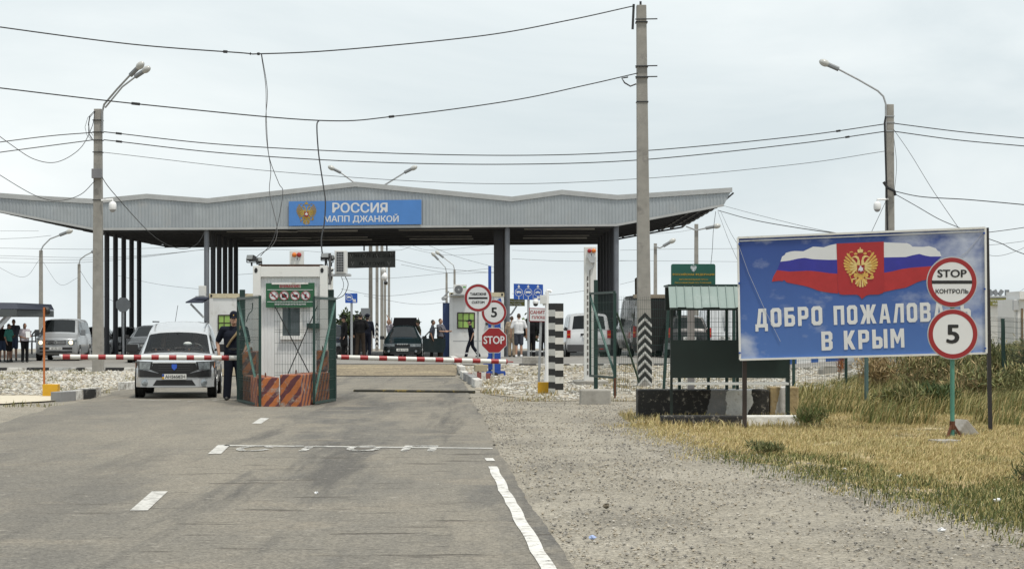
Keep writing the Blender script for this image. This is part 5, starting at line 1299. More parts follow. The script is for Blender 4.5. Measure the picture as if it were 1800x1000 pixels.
# concrete beams under the shelter
def beam(label, x0, x1, yb, h, dep, m, grp='painted concrete beams by the shelter', ang=0):
    D = H*F/(yb-HY); X0, X1 = gx(x0,D), gx(x1,D); o = MB().box(((X0+X1)/2, D+dep/2, h/2-.02), (X1-X0, dep, h+.04), ang).build('concrete_beam', m, None, bevel=.025); return tag(o, label, 'concrete beam', grp)
def paint_beam_mat(name, edges, c0, c1, c2=None):
    """old painted beam: dark and white patches along its length, chipped to bare concrete"""
    m = mat(name, c0, .85, var=.25, scale=5, bump=.5, bscale=18, dirt=(.34,.31,.26), dscale=11, damt=.26)
    n = m.node_tree; N = n.nodes; lk = n.links.new
    mulnode = [x for x in N if x.bl_idname == 'ShaderNodeMix' and x.blend_type == 'MULTIPLY'][0]
    t = N.new('ShaderNodeNewGeometry'); sp = N.new('ShaderNodeSeparateXYZ'); lk(t.outputs['Position'], sp.inputs[0])
    nz_ = N.new('ShaderNodeTexNoise'); nz_.inputs['Scale'].default_value = 4; nz_.inputs['Detail'].default_value = 6; lk(t.outputs['Position'], nz_.inputs['Vector'])
    a = N.new('ShaderNodeMath'); a.operation = 'MULTIPLY_ADD'; lk(nz_.outputs['Fac'], a.inputs[0]); a.inputs[1].default_value = .25; lk(sp.outputs['X'], a.inputs[2])
    b_ = N.new('ShaderNodeMath'); b_.operation = 'MULTIPLY_ADD'; lk(sp.outputs['Z'], b_.inputs[0]); b_.inputs[1].default_value = -.18; lk(a.outputs[0], b_.inputs[2])
    last = None
    for (e0, e1, c) in edges:
        r1 = N.new('ShaderNodeMath'); r1.operation = 'GREATER_THAN'; lk(b_.outputs[0], r1.inputs[0]); r1.inputs[1].default_value = e0
        r2 = N.new('ShaderNodeMath'); r2.operation = 'LESS_THAN'; lk(b_.outputs[0], r2.inputs[0]); r2.inputs[1].default_value = e1
        r3 = N.new('ShaderNodeMath'); r3.operation = 'MULTIPLY'; lk(r1.outputs[0], r3.inputs[0]); lk(r2.outputs[0], r3.inputs[1])
        x = N.new('ShaderNodeMix'); x.data_type = 'RGBA'; lk(r3.outputs[0], x.inputs[0])
        if last is None: x.inputs[6].default_value = (*c0, 1)
        else: lk(last, x.inputs[6])
        x.inputs[7].default_value = (*c, 1); last = x.outputs[2]
    lk(last, mulnode.inputs[6]); return m
Db = H*F/(736-HY)
Mb1 = paint_beam_mat('beam_black', [(gx(1243,Db)+.09, gx(1275,Db)+.09, (.20,.20,.20)), (gx(1275,Db)+.09, gx(1318,Db)+.09, (.66,.66,.64))], (.022,.021,.019), None)
beam('long thick black concrete beam with a white patch lying behind the shelter bench', 1121, 1352, 736, .50, .55, Mb1)
Mb2 = paint_beam_mat('beam_tan', [(gx(1372,Db)+.06, gx(1387,Db)+.06, (.52,.51,.49))], (.33,.25,.13), None)
beam('short tan concrete block with a white band, right of the long black beam', 1353.5, 1404, 735, .54, .5, Mb2)
Dc = H*F/(749-HY)
Mb3 = paint_beam_mat('kerb_beam', [(gx(1307,Dc)+.10, 99, (.70,.69,.65))], (.02,.02,.02), None)
beam('low thin concrete beam lying in front, black left half and white right half', 1162, 1405, 749, .17, .22, Mb3)

# ---------------------------------------------------------------- the billboard
BL, BR = pt(1301,632,33.1), pt(1734,620.5,32.2); TL, TR = pt(1297,418,33.1), pt(1732,400.5,32.2)
ux = (BR-BL).normalized(); uy = Vector((0,0,1)); uy = (uy - ux*ux.dot(uy)).normalized()
bf = (BL, ux, uy); bn = ux.cross(uy)
def onb(px, py):
    d = Vector(((px-900)/F, 1, (HY-py)/F)); o = Vector((0,0,H)); k = (BL-o).dot(bn)/d.dot(bn); p = o + d*k - BL
    return (p.dot(ux), p.dot(uy))
t = thing('billboard', 'large blue billboard with a tricolour flag, red shield with golden crest and white Cyrillic greeting', 'billboard', (BL.x+.05, BL.y, gz(BL.x, BL.y)))
M_print = mat('billboard_print', (.05,.16,.48), .55, var=.05)
n = M_print.node_tree; N = n.nodes; lk = n.links.new; b = N['Principled BSDF']
tcn = N.new('ShaderNodeTexCoord'); sp = N.new('ShaderNodeSeparateXYZ'); lk(tcn.outputs['Generated'], sp.inputs[0])
cr = N.new('ShaderNodeValToRGB'); cr.color_ramp.elements[0].color = (.062,.15,.41,1); cr.color_ramp.elements[1].color = (.016,.046,.215,1); lk(sp.outputs['Z'], cr.inputs[0])
cn = N.new('ShaderNodeTexNoise'); cn.inputs['Scale'].default_value = 1.9; cn.inputs['Detail'].default_value = 10; cn.inputs['Roughness'].default_value = .55
mpp = N.new('ShaderNodeMapping'); mpp.inputs['Location'].default_value = (.35,0,.15); mpp.inputs['Scale'].default_value = (1,1,1.5); g_ = N.new('ShaderNodeNewGeometry'); lk(g_.outputs['Position'], mpp.inputs[0]); lk(mpp.outputs[0], cn.inputs['Vector'])
def mth(op, a, b_, c=None):
    x = N.new('ShaderNodeMath'); x.operation = op
    for i, v in enumerate((a, b_) if c is None else (a, b_, c)):
        if isinstance(v, (int, float)): x.inputs[i].default_value = v
        else: lk(v, x.inputs[i])
    return x.outputs[0]
r_right = mth('MULTIPLY', mth('MAXIMUM', mth('SUBTRACT', sp.outputs['X'], .62), 0), .75)
r_top = mth('MULTIPLY', mth('MAXIMUM', mth('SUBTRACT', sp.outputs['Z'], .80), 0), .55)
lx_ = mth('MAXIMUM', mth('SUBTRACT', .15, sp.outputs['X']), 0); lz_ = mth('MAXIMUM', mth('SUBTRACT', .33, sp.outputs['Z']), 0)
r_low = mth('MULTIPLY', mth('MULTIPLY', lx_, lz_), 9.0)
tot = mth('ADD', mth('ADD', mth('ADD', cn.outputs['Fac'], r_right), r_top), mth('MINIMUM', r_low, .22))
mr = N.new('ShaderNodeMapRange'); mr.inputs[1].default_value = .60; mr.inputs[2].default_value = .95; mr.inputs[4].default_value = .9; lk(tot, mr.inputs[0])
xm = N.new('ShaderNodeMix'); xm.data_type = 'RGBA'; lk(mr.outputs[0], xm.inputs[0]); lk(cr.outputs[0], xm.inputs[6]); xm.inputs[7].default_value = (.50,.54,.62,1)
mulnode = [x for x in N if x.bl_idname == 'ShaderNodeMix' and x.blend_type == 'MULTIPLY'][0]; lk(xm.outputs[2], mulnode.inputs[6])
Pb = [onb(1301,632), onb(1734,620.5), onb(1732,400.5), onb(1297,418)]
MB().prism(Pb, bf, -.03, 0).build('print_panel', M_print, t)
mb = MB()
def edge(p, q_, w_): 
    a = BL+ux*p[0]+uy*p[1]; b_ = BL+ux*q_[0]+uy*q_[1]; mb.bar(a+bn*.012, b_+bn*.012, w_)
for i in range(4): edge(Pb[i], Pb[(i+1)%4], .03)
mb.build('frame', M_white, t)
mb = MB(); i0, i1 = onb(1300,424), onb(1731,406.5); a, b_ = BL+ux*i0[0]+uy*i0[1], BL+ux*i1[0]+uy*i1[1]; mb.bar(a+bn*.006, b_+bn*.006, .014); mb.build('inner_strip', M_white, t)
mb = MB()
for px, py in ((1300,429),(1300,498),(1301,620),(1730,410),(1731,508),(1732,612)):
    c = onb(px,py); mb.prism(circ(c[0],c[1],.016,8), bf, .02, .04)
mb.build('bolt', M_bluep, t)
mb = MB(); a = pt(1309.5,640,33.2); mb.bx(a.x-.032,a.x+.032,33.22,33.30,gz(a.x,33.2)-.1,2.93); mb.build('post', mat('post_brown', (.035,.024,.02), .6, var=.3), t)
mb = MB(); a = pt(1736,560,32.3); b_ = pt(1741.5,756,32.3); mb.tube([(b_.x,32.32,gz(b_.x,32.3)-.1),(a.x-.01,32.32,3.07)], .04, 4); mb.build('post', mat('post_black', (.014,.012,.013), .5, var=.3), t)
mb = MB(); 
for zf in (.15,.85): mb.bar(BL+uy*(2.0*zf)-bn*.06, BL+ux*3.75+uy*(2.0*zf)-bn*.06, .06)
mb.build('back_rail', M_dark, t)
z7 = lambda P: [onb(1340 + a/4.166, 400 + b_/4.166) for a, b_ in P]
fl = {
 'white_band': (M_face, [[(133,250),(145,212),(165,200),(172,186),(210,175),(238,172),(300,174),(330,160),(372,140),(410,142),(450,145),(500,128),(548,118),(548,236),(490,237),(430,235),(370,232),(310,222),(260,228),(200,242)],
                 [(888,108),(1000,113),(1060,114),(1082,124),(1100,140),(1180,142),(1220,136),(1270,152),(1285,170),(1300,178),(1312,212),(1230,212),(1190,205),(1150,193),(1100,203),(1050,216),(888,219)]]),
 'blue_band': (mat('flag_blue', (.025,.025,.26), .5, var=.12, scale=6), [[(133,250),(200,242),(260,228),(310,222),(370,232),(430,235),(490,237),(549,236),(551,338),(490,334),(430,325),(370,318),(330,316),(200,322),(108,312)],
                 [(888,219),(1050,216),(1100,203),(1150,193),(1190,205),(1230,212),(1312,212),(1275,245),(1240,282),(1170,288),(1100,293),(1020,304),(950,321),(888,332)]]),
 'red_band': (mat('flag_red', (.36,.02,.022), .5, var=.12, scale=6), [[(108,312),(200,322),(330,316),(370,318),(430,325),(490,334),(551,338),(555,483),(500,478),(450,470),(410,462),(380,450),(340,436),(300,425),(240,414),(180,402),(160,382),(148,392),(120,390),(70,396),(80,360)],
                 [(888,332),(950,321),(1020,304),(1100,293),(1170,288),(1240,282),(1225,378),(1170,388),(1130,402),(1090,422),(1050,440),(980,452),(888,472)]])}
for nm, (m_, polys) in fl.items():
    for k, P in enumerate(polys): MB().flat(z7(P), bf, .003 + .0006*list(fl).index(nm)).build(nm, m_, t)
mb = MB(); mb.prism(z7([(543,118),(890,103),(893,462),(882,480),(850,490),(785,491),(760,498),(730,523),(708,498),(690,491),(590,492),(565,486),(556,470)]), bf, 0, .007); shd = mb.build('red_shield', mat('shield_red', (.33,.016,.02), .5, var=.1), t)
c = z7([(722,296)])[0]; c2 = z7([(722,140),(722,442)]); eagle(bf, c[0], c[1], (c2[0][1]-c2[1][1])*.96, .009, 'crest', t, M_gold, M_goldl, M_red)
# octagonal white letters
from mathutils.geometry import tessellate_polygon
W_, s__, c_ = 3.6, 1.2, .62
OCT = lambda x0,y0,x1,y1,c: [(x0+c,y0),(x1-c,y0),(x1,y0+c),(x1,y1-c),(x1-c,y1),(x0+c,y1),(x0,y1-c),(x0,y0+c)]
GL = {
 'О': (3.6, [[OCT(0,0,3.6,6,.75), OCT(1.2,1.15,2.4,4.85,.3)]]),
 'П': (3.7, [[[(0,0),(1.2,0),(1.2,4.85),(2.5,4.85),(2.5,0),(3.7,0),(3.7,6),(0,6)]]]),
 'Р': (3.5, [[[(0,0),(1.2,0),(1.2,2.1),(2.8,2.1),(3.5,2.8),(3.5,5.3),(2.8,6),(0,6)],[(1.2,3.2),(2.1,3.2),(2.35,3.45),(2.35,4.65),(2.1,4.9),(1.2,4.9)]]]),
 'В': (3.6, [[[(0,0),(2.9,0),(3.6,.7),(3.6,2.6),(3.15,3.1),(3.6,3.6),(3.6,5.3),(2.9,6),(0,6)],[(1.2,1.1),(2.2,1.1),(2.4,1.3),(2.4,2.4),(2.2,2.6),(1.2,2.6)],[(1.2,3.6),(2.2,3.6),(2.4,3.8),(2.4,4.7),(2.2,4.9),(1.2,4.9)]]]),
 'Б': (3.5, [[[(0,0),(2.8,0),(3.5,.7),(3.5,3.0),(2.8,3.7),(1.2,3.7),(1.2,4.85),(3.2,4.85),(3.2,6),(0,6)],[(1.2,1.1),(2.1,1.1),(2.35,1.35),(2.35,2.4),(2.1,2.6),(1.2,2.6)]]]),
 'Ь': (3.5, [[[(0,0),(2.8,0),(3.5,.7),(3.5,3.0),(2.8,3.7),(1.2,3.7),(1.2,6),(0,6)],[(1.2,1.1),(2.1,1.1),(2.35,1.35),(2.35,2.4),(2.1,2.6),(1.2,2.6)]]]),
 'Ы': (4.9, [[[(0,0),(2.6,0),(3.3,.7),(3.3,3.0),(2.6,3.7),(1.2,3.7),(1.2,6),(0,6)],[(1.2,1.1),(1.95,1.1),(2.15,1.3),(2.15,2.4),(1.95,2.6),(1.2,2.6)]],[[(3.7,0),(4.9,0),(4.9,6),(3.7,6)]]]),
 'Д': (4.2, [[[(0,-1.2),(1.0,-1.2),(1.0,0),(3.2,0),(3.2,-1.2),(4.2,-1.2),(4.2,1.1),(3.8,1.1),(3.8,6),(1.2,6),(.55,1.1),(0,1.1)],[(1.7,1.1),(2.6,1.1),(2.6,4.9),(2.15,4.9)]]]),
 'Ж': (5.6, [[[(2.2,0),(3.4,0),(3.4,6),(2.2,6)]],[[(0,0),(1.25,0),(2.18,2.1),(2.18,3.9),(1.25,6),(0,6),(1.25,3)]],[[(5.6,0),(4.35,0),(3.42,2.1),(3.42,3.9),(4.35,6),(5.6,6),(4.35,3)]]]),
 'А': (3.9, [[[(0,0),(1.15,0),(1.35,1.2),(2.55,1.2),(2.75,0),(3.9,0),(2.75,6),(1.15,6)],[(1.55,2.3),(2.35,2.3),(1.95,4.7)]]]),
 'Л': (3.7, [[[(0,0),(1.15,0),(1.8,4.85),(2.5,4.85),(2.5,0),(3.7,0),(3.7,6),(.95,6)]]]),
 'Т': (3.4, [[[(1.1,0),(2.3,0),(2.3,4.85),(3.4,4.85),(3.4,6),(0,6),(0,4.85),(1.1,4.85)]]]),
 'К': (3.7, [[[(0,0),(1.2,0),(1.2,2.2),(2.4,0),(3.7,0),(2.25,3.05),(3.65,6),(2.35,6),(1.2,3.7),(1.2,6),(0,6)]]]),
 'М': (4.4, [[[(0,0),(1.1,0),(1.1,3.5),(2.0,1.3),(2.4,1.3),(3.3,3.5),(3.3,0),(4.4,0),(4.4,6),(3.2,6),(2.2,3.3),(1.2,6),(0,6)]]])}
def block_word(mb, word, p0, p1, pxh, d):
    """p0, p1: board points of the baseline's start and end"""
    gap = 1.0; tw = sum(GL[ch][0] for ch in word) + gap*(len(word)-1)
    dx, dy = p1[0]-p0[0], p1[1]-p0[1]; ln = math.hypot(dx, dy); sx = ln/tw; sy = pxh/6
    x = 0
    for ch in word:
        for poly in GL[ch][1]:
            loops = [[Vector((a, b_, 0)) for a, b_ in lp_] for lp_ in poly]
            flatv = [v for lp_ in loops for v in lp_]; tris = tessellate_polygon(loops)
            vs = [BL + ux*(p0[0] + dx*((x+v.x)*sx/ln)) + uy*(p0[1] + dy*((x+v.x)*sx/ln) + v.y*sy) + bn*d for v in flatv]
            fs = []
            for tr in tris:
                a, b_, c = (vs[i] for i in tr)
                fs.append(tuple(tr) if (b_-a).cross(c-a).dot(bn) > 0 else tuple(reversed(tr)))
            mb.add(vs, fs)
        x += GL[ch][0] + gap
mb = MB(); hB = onb(1500,538)[1]-onb(1500,571.5)[1]
block_word(mb, 'ДОБРО', onb(1328,576), onb(1446,571), hB, .006)
block_word(mb, 'ПОЖАЛОВАТЬ', onb(1466,571), onb(1707,562.5), hB, .006)
block_word(mb, 'В', onb(1444.5,616), onb(1464,615.3), hB, .006)
block_word(mb, 'КРЫМ', onb(1484,614.5), onb(1590,610.5), hB, .006)
mb.build('lettering', M_letter, t)
mb = MB(); mb.tube([BL+ux*a+uy*b_+bn*.012 for a, b_ in (onb(1299,432), onb(1316,480), onb(1345,545), onb(1372,600))], .003, 4)
mb.build('stray_wire', M_lgrey, t); mb = MB(); mb.tube([BL+ux*a+uy*b_+bn*.012 for a, b_ in (onb(1732,404), onb(1700,442), onb(1686,452))], .003, 4); mb.build('stray_wire', M_lgrey, t)

# ---------------------------------------------------------------- container cabins, kiosks
M_cab = mat('cabin_white', (.64,.64,.63), .5, var=.05, dirt=(.45,.43,.38), dscale=1.5, damt=.2)
M_cream = mat('cabin_cream', (.50,.44,.30), .6, var=.15, dirt=(.20,.10,.05), dscale=4, damt=.22)
def cabin(label, x0, x1, ytop, D, dep, dx_back, win=None, door=False):
    X0, X1 = gx(x0,D), gx(x1,D); z0 = gz((X0+X1)/2,D)+.04; z1 = gzz(ytop,D)
    t = thing('container_cabin', label, 'cabin', ((X0+X1)/2, D, z0), 0, 'white container cabins under the canopy')
    sh_ = lambda y: dx_back*(y-D)/dep
    mb = MB()
    def slab(xa, xb, ya, yb, za, zb): 
        mb.add([(xa+sh_(ya),ya,za),(xb+sh_(ya),ya,za),(xb+sh_(yb),yb,za),(xa+sh_(yb),yb,za),(xa+sh_(ya),ya,zb),(xb+sh_(ya),ya,zb),(xb+sh_(yb),yb,zb),(xa+sh_(yb),yb,zb)], [(0,3,2,1),(4,5,6,7),(0,1,5,4),(1,2,6,5),(2,3,7,6),(3,0,4,7)])
    slab(X0+.03,X1-.03,D+.03,D+dep-.03,z0+.05,z1-.1); mb.build('wall', M_cab, t)
    mb = MB(); w_ = .17
    for xa in (X0, X1-w_):
        for ya in (D, D+dep-w_): slab(xa,xa+w_,ya,ya+w_,z0,z1-.005)
    slab(X0+w_,X1-w_,D+.005,D+.12,z0+.005,z0+.16); mb.build('frame', M_cab, t)
    mb = MB(); slab(X0-.01,X1+.01,D-.01,D+dep,z1-.20,z1); mb.build('roof_edge', M_cream, t)
    mb = MB()
    for xa in (X0+.09, X1-.09): mb.prism([(xa+.045*math.cos(i*math.pi/6), z1-.10+.07*math.sin(i*math.pi/6)) for i in range(12)], frame((0,D-.012,0)), -.001, .003)
    mb.build('lashing_hole', M_ink, t)
    mb = MB(); slab(X0+w_,X1-w_,D+.024,D+.032,z0+.78,z0+.82); mb.build('wall_seam', M_lgrey, t)
    if win:
        a, b_, c, d = win; u0, u1, v0, v1 = gx(a,D), gx(b_,D), gzz(d,D), gzz(c,D)
        mb = MB(); f_ = .05
        mb.bx(u0,u1,D-.02,D+.04,v0,v0+f_); mb.bx(u0,u1,D-.02,D+.04,v1-f_,v1); mb.bx(u0,u0+f_,D-.02,D+.04,v0+f_,v1-f_); mb.bx(u1-f_,u1,D-.02,D+.04,v0+f_,v1-f_)
        for k in (1,2): X = lerp(u0,u1,k/3); mb.bx(X-.02,X+.02,D-.012,D+.03,v0+f_,v1-f_)
        Z = lerp(v0,v1,.5); mb.bx(u0+f_,u1-f_,D-.014,D+.03,Z-.02,Z+.02)
        wn = mb.build('window', mat('window_frame_dark', (.035,.022,.014), .6), t)
        MB().bx(u0+f_,u1-f_,D+.0,D+.015,v0+f_,v1-f_).build('pane', mat('green_blind', (.27,.42,.10), .35, var=.25, scale=3), wn)
    return t, X0, X1, z0, z1
D = 98.3; t, X0, X1, z0, z1 = cabin('white container cabin with green gridded window and round-fan conditioner, behind the customs sign', 790, 886, 514, D, 2.7, -.05, (803.5,835,549,577.5))
mb = MB(); mb.bx(gx(854,D),gx(884,D),D-.01,D+.03,gzz(577,D),gzz(526,D)); dr = mb.build('hatch_panel', M_cab, t); mb = MB(); mb.bx(gx(853.5,D),gx(868,D),D-.06,D-.02,gzz(571,D),gzz(567,D)); mb.build('handle', M_dark, dr)
mb = MB(); mb.prism([(gx(864,D),gzz(532,D)),(gx(882,D),gzz(531,D)),(gx(880,D),gzz(524,D))], frame((0,D,0)), .01, .03); mb.build('blue_pennant', M_bluep, t)
mb = MB(); mb.box((gx(783.5,D)+.0,D+.9,gzz(580,D)), (.30,1.2,2.5)); dr = mb.build('door', mat('door_blue', (.02,.045,.13), .5), t); mb = MB(); mb.bar(pt(789,512,D+.3),pt(779,523,D+.5),.05); mb.tube([pt(783,524,D+.4),pt(779,525,D)],.09,8); mb.build('lamp_bracket', M_lgrey, t)
aircon(797, 500, 820, 518, D-.5, .5, 'white air conditioner with a round fan on the top edge of the customs container cabin', grid=False, fan=True)
D = 98.3; t, X0, X1, z0, z1 = cabin('white container cabin with a green gridded window, standing behind the officer at the gate', 368, 452, 516, D, 2.7, .0, (383,416,553,582))
aircon(349, 502, 360, 520, D-.3, .5, 'small air conditioner beside the container cabin behind the officer', grid=False)
mb = MB(); aw0, aw1 = gx(332,D), gx(362,D); mb.add([(aw0,D-1,gzz(531,D)),(aw1,D-1,gzz(531,D)),(aw1,D+2,gzz(519,D)),(aw0+.1,D+2,gzz(519,D)),(aw0,D-1,gzz(533,D)),(aw1,D-1,gzz(533,D)),(aw1,D+2,gzz(521,D)),(aw0+.1,D+2,gzz(521,D))], [(0,1,2,3),(7,6,5,4),(0,4,5,1),(3,2,6,7),(0,3,7,4)])
t_ = thing('awning', 'dark sloping awning on a white strut beside the container cabin behind the officer', 'awning', (gx(347,D), D, .27)); mb.build('canopy_sheet', mat('awning_navy', (.02,.025,.045), .6), t_); MB().bar(pt(335,534,D),pt(358,558,D),.09).build('strut', M_lgrey, t_)
# roof at the far left edge
D = 90; t = thing('waiting_shelter', 'flat dark shelter roof on slanting pale struts over the waiting people at the left edge', 'shelter', (gx(-10,D), D, 0))
mb = MB(); mb.add([pt(-70,531,D),pt(27,532,D),pt(33,543,D-.4),pt(-70,543,D-.4),*[p + Vector((0,7,0)) for p in (pt(-70,531,D),pt(27,532,D),pt(33,543,D),pt(-70,543,D))]], [(0,3,2,1),(0,1,5,4),(1,2,6,5),(4,5,6,7)]); mb.build('roof', mat('roof_navy', (.02,.024,.04), .6), t)
mb = MB(); mb.bx(gx(-70,D),gx(33,D),D-.45,D+6.9,gzz(556,D),gzz(544,D)); mb.build('valance', mat('valance_grey', (.07,.08,.08), .7), t)
mb = MB(); mb.bar(pt(27,545,D-.3),pt(-14,590,D-.3),.12); mb.bar(pt(22,545,D+1),pt(-22,590,D+1),.12); mb.bx(gx(-60,D),gx(-56,D),D,D+.15,0,gzz(545,D)); mb.build('strut', M_lgrey, t)
# far container under the billboard and kiosks on the right
D = 76; X0, X1 = gx(1375,D), gx(1528,D); zb0, zb1 = gzz(644,D), gzz(525,D)
t = thing('site_container', 'white and blue panelled container seen under the lower edge of the billboard', 'container', ((X0+X1)/2, D, 0))
mb = MB(); n_ = 12
for k in range(n_):
    mb.mi = (0,1,0,0,1,0,1,1,1,0,0,1)[k]; a = lerp(X0,X1,k/n_); b_ = lerp(X0,X1,(k+1)/n_)-.004; mb.bx(a,b_,D,D+2.3,zb0,zb1)
mb.build('wall', [M_cab, mat('panel_blue', (.025,.09,.30), .5)], t)
mb = MB(); mb.bx(X0,X1,D+.2,D+2.2,gzz(656,D)-.1,zb0-.003); mb.bx(X0,X1,D-.05,D+.15,zb0-.09,zb0-.004); mb.build('base', M_dark, t)
D = 64; mb = MB(); X = gx(1457,D); mb.prism([(gx(1437,D),0),(gx(1490,D),0),(gx(1490,D),.42),(gx(1443,D),.42),(gx(1438,D),.3)], frame((0,D,0)), 0, .9); tag(mb.build('concrete_slab_piece', M_conc, bevel=.02), 'grey concrete slab lying on edge behind the fence below the billboard', 'concrete slab')
D = 62; z0 = .3; X0, X1 = gx(1725,D), gx(1778,D)
t = thing('kiosk', 'white kiosk with floodlights on its roof, seen right of the billboard behind the mesh fence', 'kiosk', ((X0+X1)/2, D, z0))
mb = MB(); mb.bx(X0,X1,D,D+2.2,z0,gzz(523,D)); mb.build('wall', M_cab, t); mb = MB(); mb.bx(X0-.05,X1+.06,D-.05,D+2.2,gzz(523,D)+.003,gzz(520,D)); mb.build('roof', M_lgrey, t)
fr = frame((0,D-.08,0)); s_ = D/F; P = [(gx(1737,D),gzz(537.5,D)),(gx(1775.5,D),gzz(537,D)),(gx(1775,D),gzz(524,D)),(gx(1737,D),gzz(525,D))]
mb = MB(); mb.prism(P, fr, -.02, .01); sg = mb.build('sign_plate', M_olive, t); mb = MB(); text(mb, 'ПОГРАНИЧНЫЙ', fr, gx(1756,D), gzz(528.2,D), 34*s_, 3.8*s_, .014, bold=.02); text(mb, 'КОНТРОЛЬ', fr, gx(1756.5,D), gzz(534,D), 25*s_, 3.8*s_, .014, bold=.02); mb.build('lettering', M_letter, sg)
for px, yw, lab in ((1741,-.5,'leftmost'),(1750,-.5,'second'),(1759,.6,'third'),(1770,0,'rightmost, upright')):
    o = pt(px,514.5,D+.3); tt = thing('floodlight', lab + ' of the grey floodlights on the white kiosk roof', 'floodlight', o, 0, 'floodlights on the kiosk roof')
    rot = Matrix.Rotation(yw,3,'Y'); mb = MB(); mb.box(o,(.11,.1,.17),rot=rot); mb.build('housing', M_grey, tt); mb = MB(); mb.bar(o,(o.x,o.y,gzz(520,D)),.025); mb.build('bracket', M_dark, tt)
D = 58; X0, X1 = gx(1783,D), gx(1850,D); t = thing('kiosk', 'second white kiosk cut off by the right edge, with a brown upright strip', 'kiosk', ((X0+X1)/2, D, .3))
mb = MB(); mb.bx(X0,X1,D,D+2,.3,gzz(526,D)); mb.bx(gx(1791,D),X1,D-.1,D+1.5,gzz(526,D),gzz(512,D)); mb.build('wall', M_cab, t); mb = MB(); mb.bx(gx(1795,D),gx(1798,D),D-.03,D+.01,.8,gzz(542,D)); mb.build('corner_strip', mat('brown_strip', (.16,.10,.05), .7), t)
mb = MB(); mb.bx(gx(1781,D),gx(1790,D),D-.06,D+.1,gzz(545,D),gzz(528,D)); mb.bx(gx(1786,D),gx(1789,D),D-.02,D+.1,.5,gzz(545,D)); mb.build('box_panel', M_lgrey, t)
# low spiked railing far left, and a far white wall
D = 118; t = thing('railing', 'dark low railing with slanting spikes beyond the silver van on the left', 'railing', (gx(150,D), D, 0))
mb = MB()
for k in range(24):
    px = 18 + k*6.4; mb.bar(pt(px,602,D), pt(px,588,D), .06); mb.bar(pt(px,588,D), pt(px+5,582,D), .07)
mb.bar(pt(14,590,D), pt(168,590,D), .07); mb.bar(pt(14,600,D), pt(168,600,D), .07)
for k in range(5): mb.bar(pt(20+36*k,602,D), (gx(20+36*k,D), D, 0), .08)
mb.build('rail', M_dark, t)

# ---------------------------------------------------------------- trees and bushes
def leaf_mat(name, cols):
    m = bpy.data.materials.new(name); m.use_nodes = True; n = m.node_tree; b = n.nodes['Principled BSDF']; a = n.nodes.new('ShaderNodeAttribute'); a.attribute_name = 'tint'
    n.links.new(a.outputs['Color'], b.inputs['Base Color']); b.inputs['Roughness'].default_value = .7; b.inputs['Specular IOR Level'].default_value = .25; return m
M_leaf = leaf_mat('leaf', None)
def foliage(name, parent, clumps, nleaf, size, cols, seed, up=.3, wf=.28):
    rng = np.random.default_rng(seed); V = []; C = []
    for (c, r) in clumps:
        k = int(nleaf*r[0]*r[2]); d = rng.normal(size=(k,3)); d /= np.linalg.norm(d,axis=1)[:,None]; rad = rng.random((k,1))**.45
        P = np.array(c) + d*rad*np.array(r)*(1+.25*rng.normal(size=(k,1)))
        u = rng.normal(size=(k,3)); u[:,2] += up; u /= np.linalg.norm(u,axis=1)[:,None]; w_ = np.cross(u, rng.normal(size=(k,3))); w_ /= np.linalg.norm(w_,axis=1)[:,None]
        L_ = size*(.5+rng.random((k,1))); q = np.stack([P, P+u*L_*.5+w_*L_*wf, P+u*L_, P+u*L_*.5-w_*L_*wf],1); V.append(q.reshape(-1,3))
        cc = np.array(cols)[rng.integers(len(cols),size=k)]*(.65+.7*rng.random((k,1)))*(.8+.4*rng.random()); C.append(np.repeat(np.concatenate([cc,np.ones((k,1))],1),4,axis=0))
    V = np.concatenate(V); C = np.concatenate(C); n_ = len(V)//4
    me = bpy.data.meshes.new(name); me.from_pydata(V.tolist(), [], [(4*i,4*i+1,4*i+2,4*i+3) for i in range(n_)])
    at = me.color_attributes.new('tint','FLOAT_COLOR','POINT'); at.data.foreach_set('color', C.astype(np.float32).ravel()); me.materials.append(M_leaf); return link_mesh(name, me, parent)
def far_tree(label, px, ybase, ytop, wpx, D, cols, seed, grp=None):
    X = gx(px,D); zt = gzz(ytop,D); rw = wpx*D/F/2; rr = random.Random(seed); g0 = gz(X,D)
    t = thing('tree', label, 'tree', (X, D, g0), 0, grp)
    mb = MB(); mb.tube([(X,D,g0-.2),(X+.1,D,g0+(zt-g0)*.4),(X,D,g0+(zt-g0)*.75)],[.22,.15,.06],8)
    for k in range(5): a = rr.uniform(0,6.3); mb.tube([(X+.05,D,g0+(zt-g0)*.35),(X+math.cos(a)*rw*.6,D+math.sin(a)*rw*.6,g0+(zt-g0)*rr.uniform(.5,.8))],[.09,.03],5)
    mb.build('trunk', mat('bark', (.09,.07,.05), .9, var=.3), t)
    cl = []
    for k in range(12):
        a = rr.uniform(0,6.3); f = rr.random()**.5*.75; zz = lerp(g0+(zt-g0)*.3, zt-(zt-g0)*.12, rr.random())
        cl.append(((X+math.cos(a)*rw*f, D+math.sin(a)*rw*f, zz), (rw*rr.uniform(.3,.45), rw*.4, (zt-g0)*rr.uniform(.12,.2))))
    foliage('crown', t, cl, 420, .34, cols, seed)
dkg = [(.06,.085,.038),(.08,.11,.042),(.045,.065,.03)]
far_tree('dark green bushy tree at the far roadside between the booth and the officers', 612, 640, 545, 62, 190, dkg, 41, 'far trees')
far_tree('small dark green tree peeping between the canopy column and the lane board post', 935, 640, 545, 40, 150, dkg, 42, 'far trees')
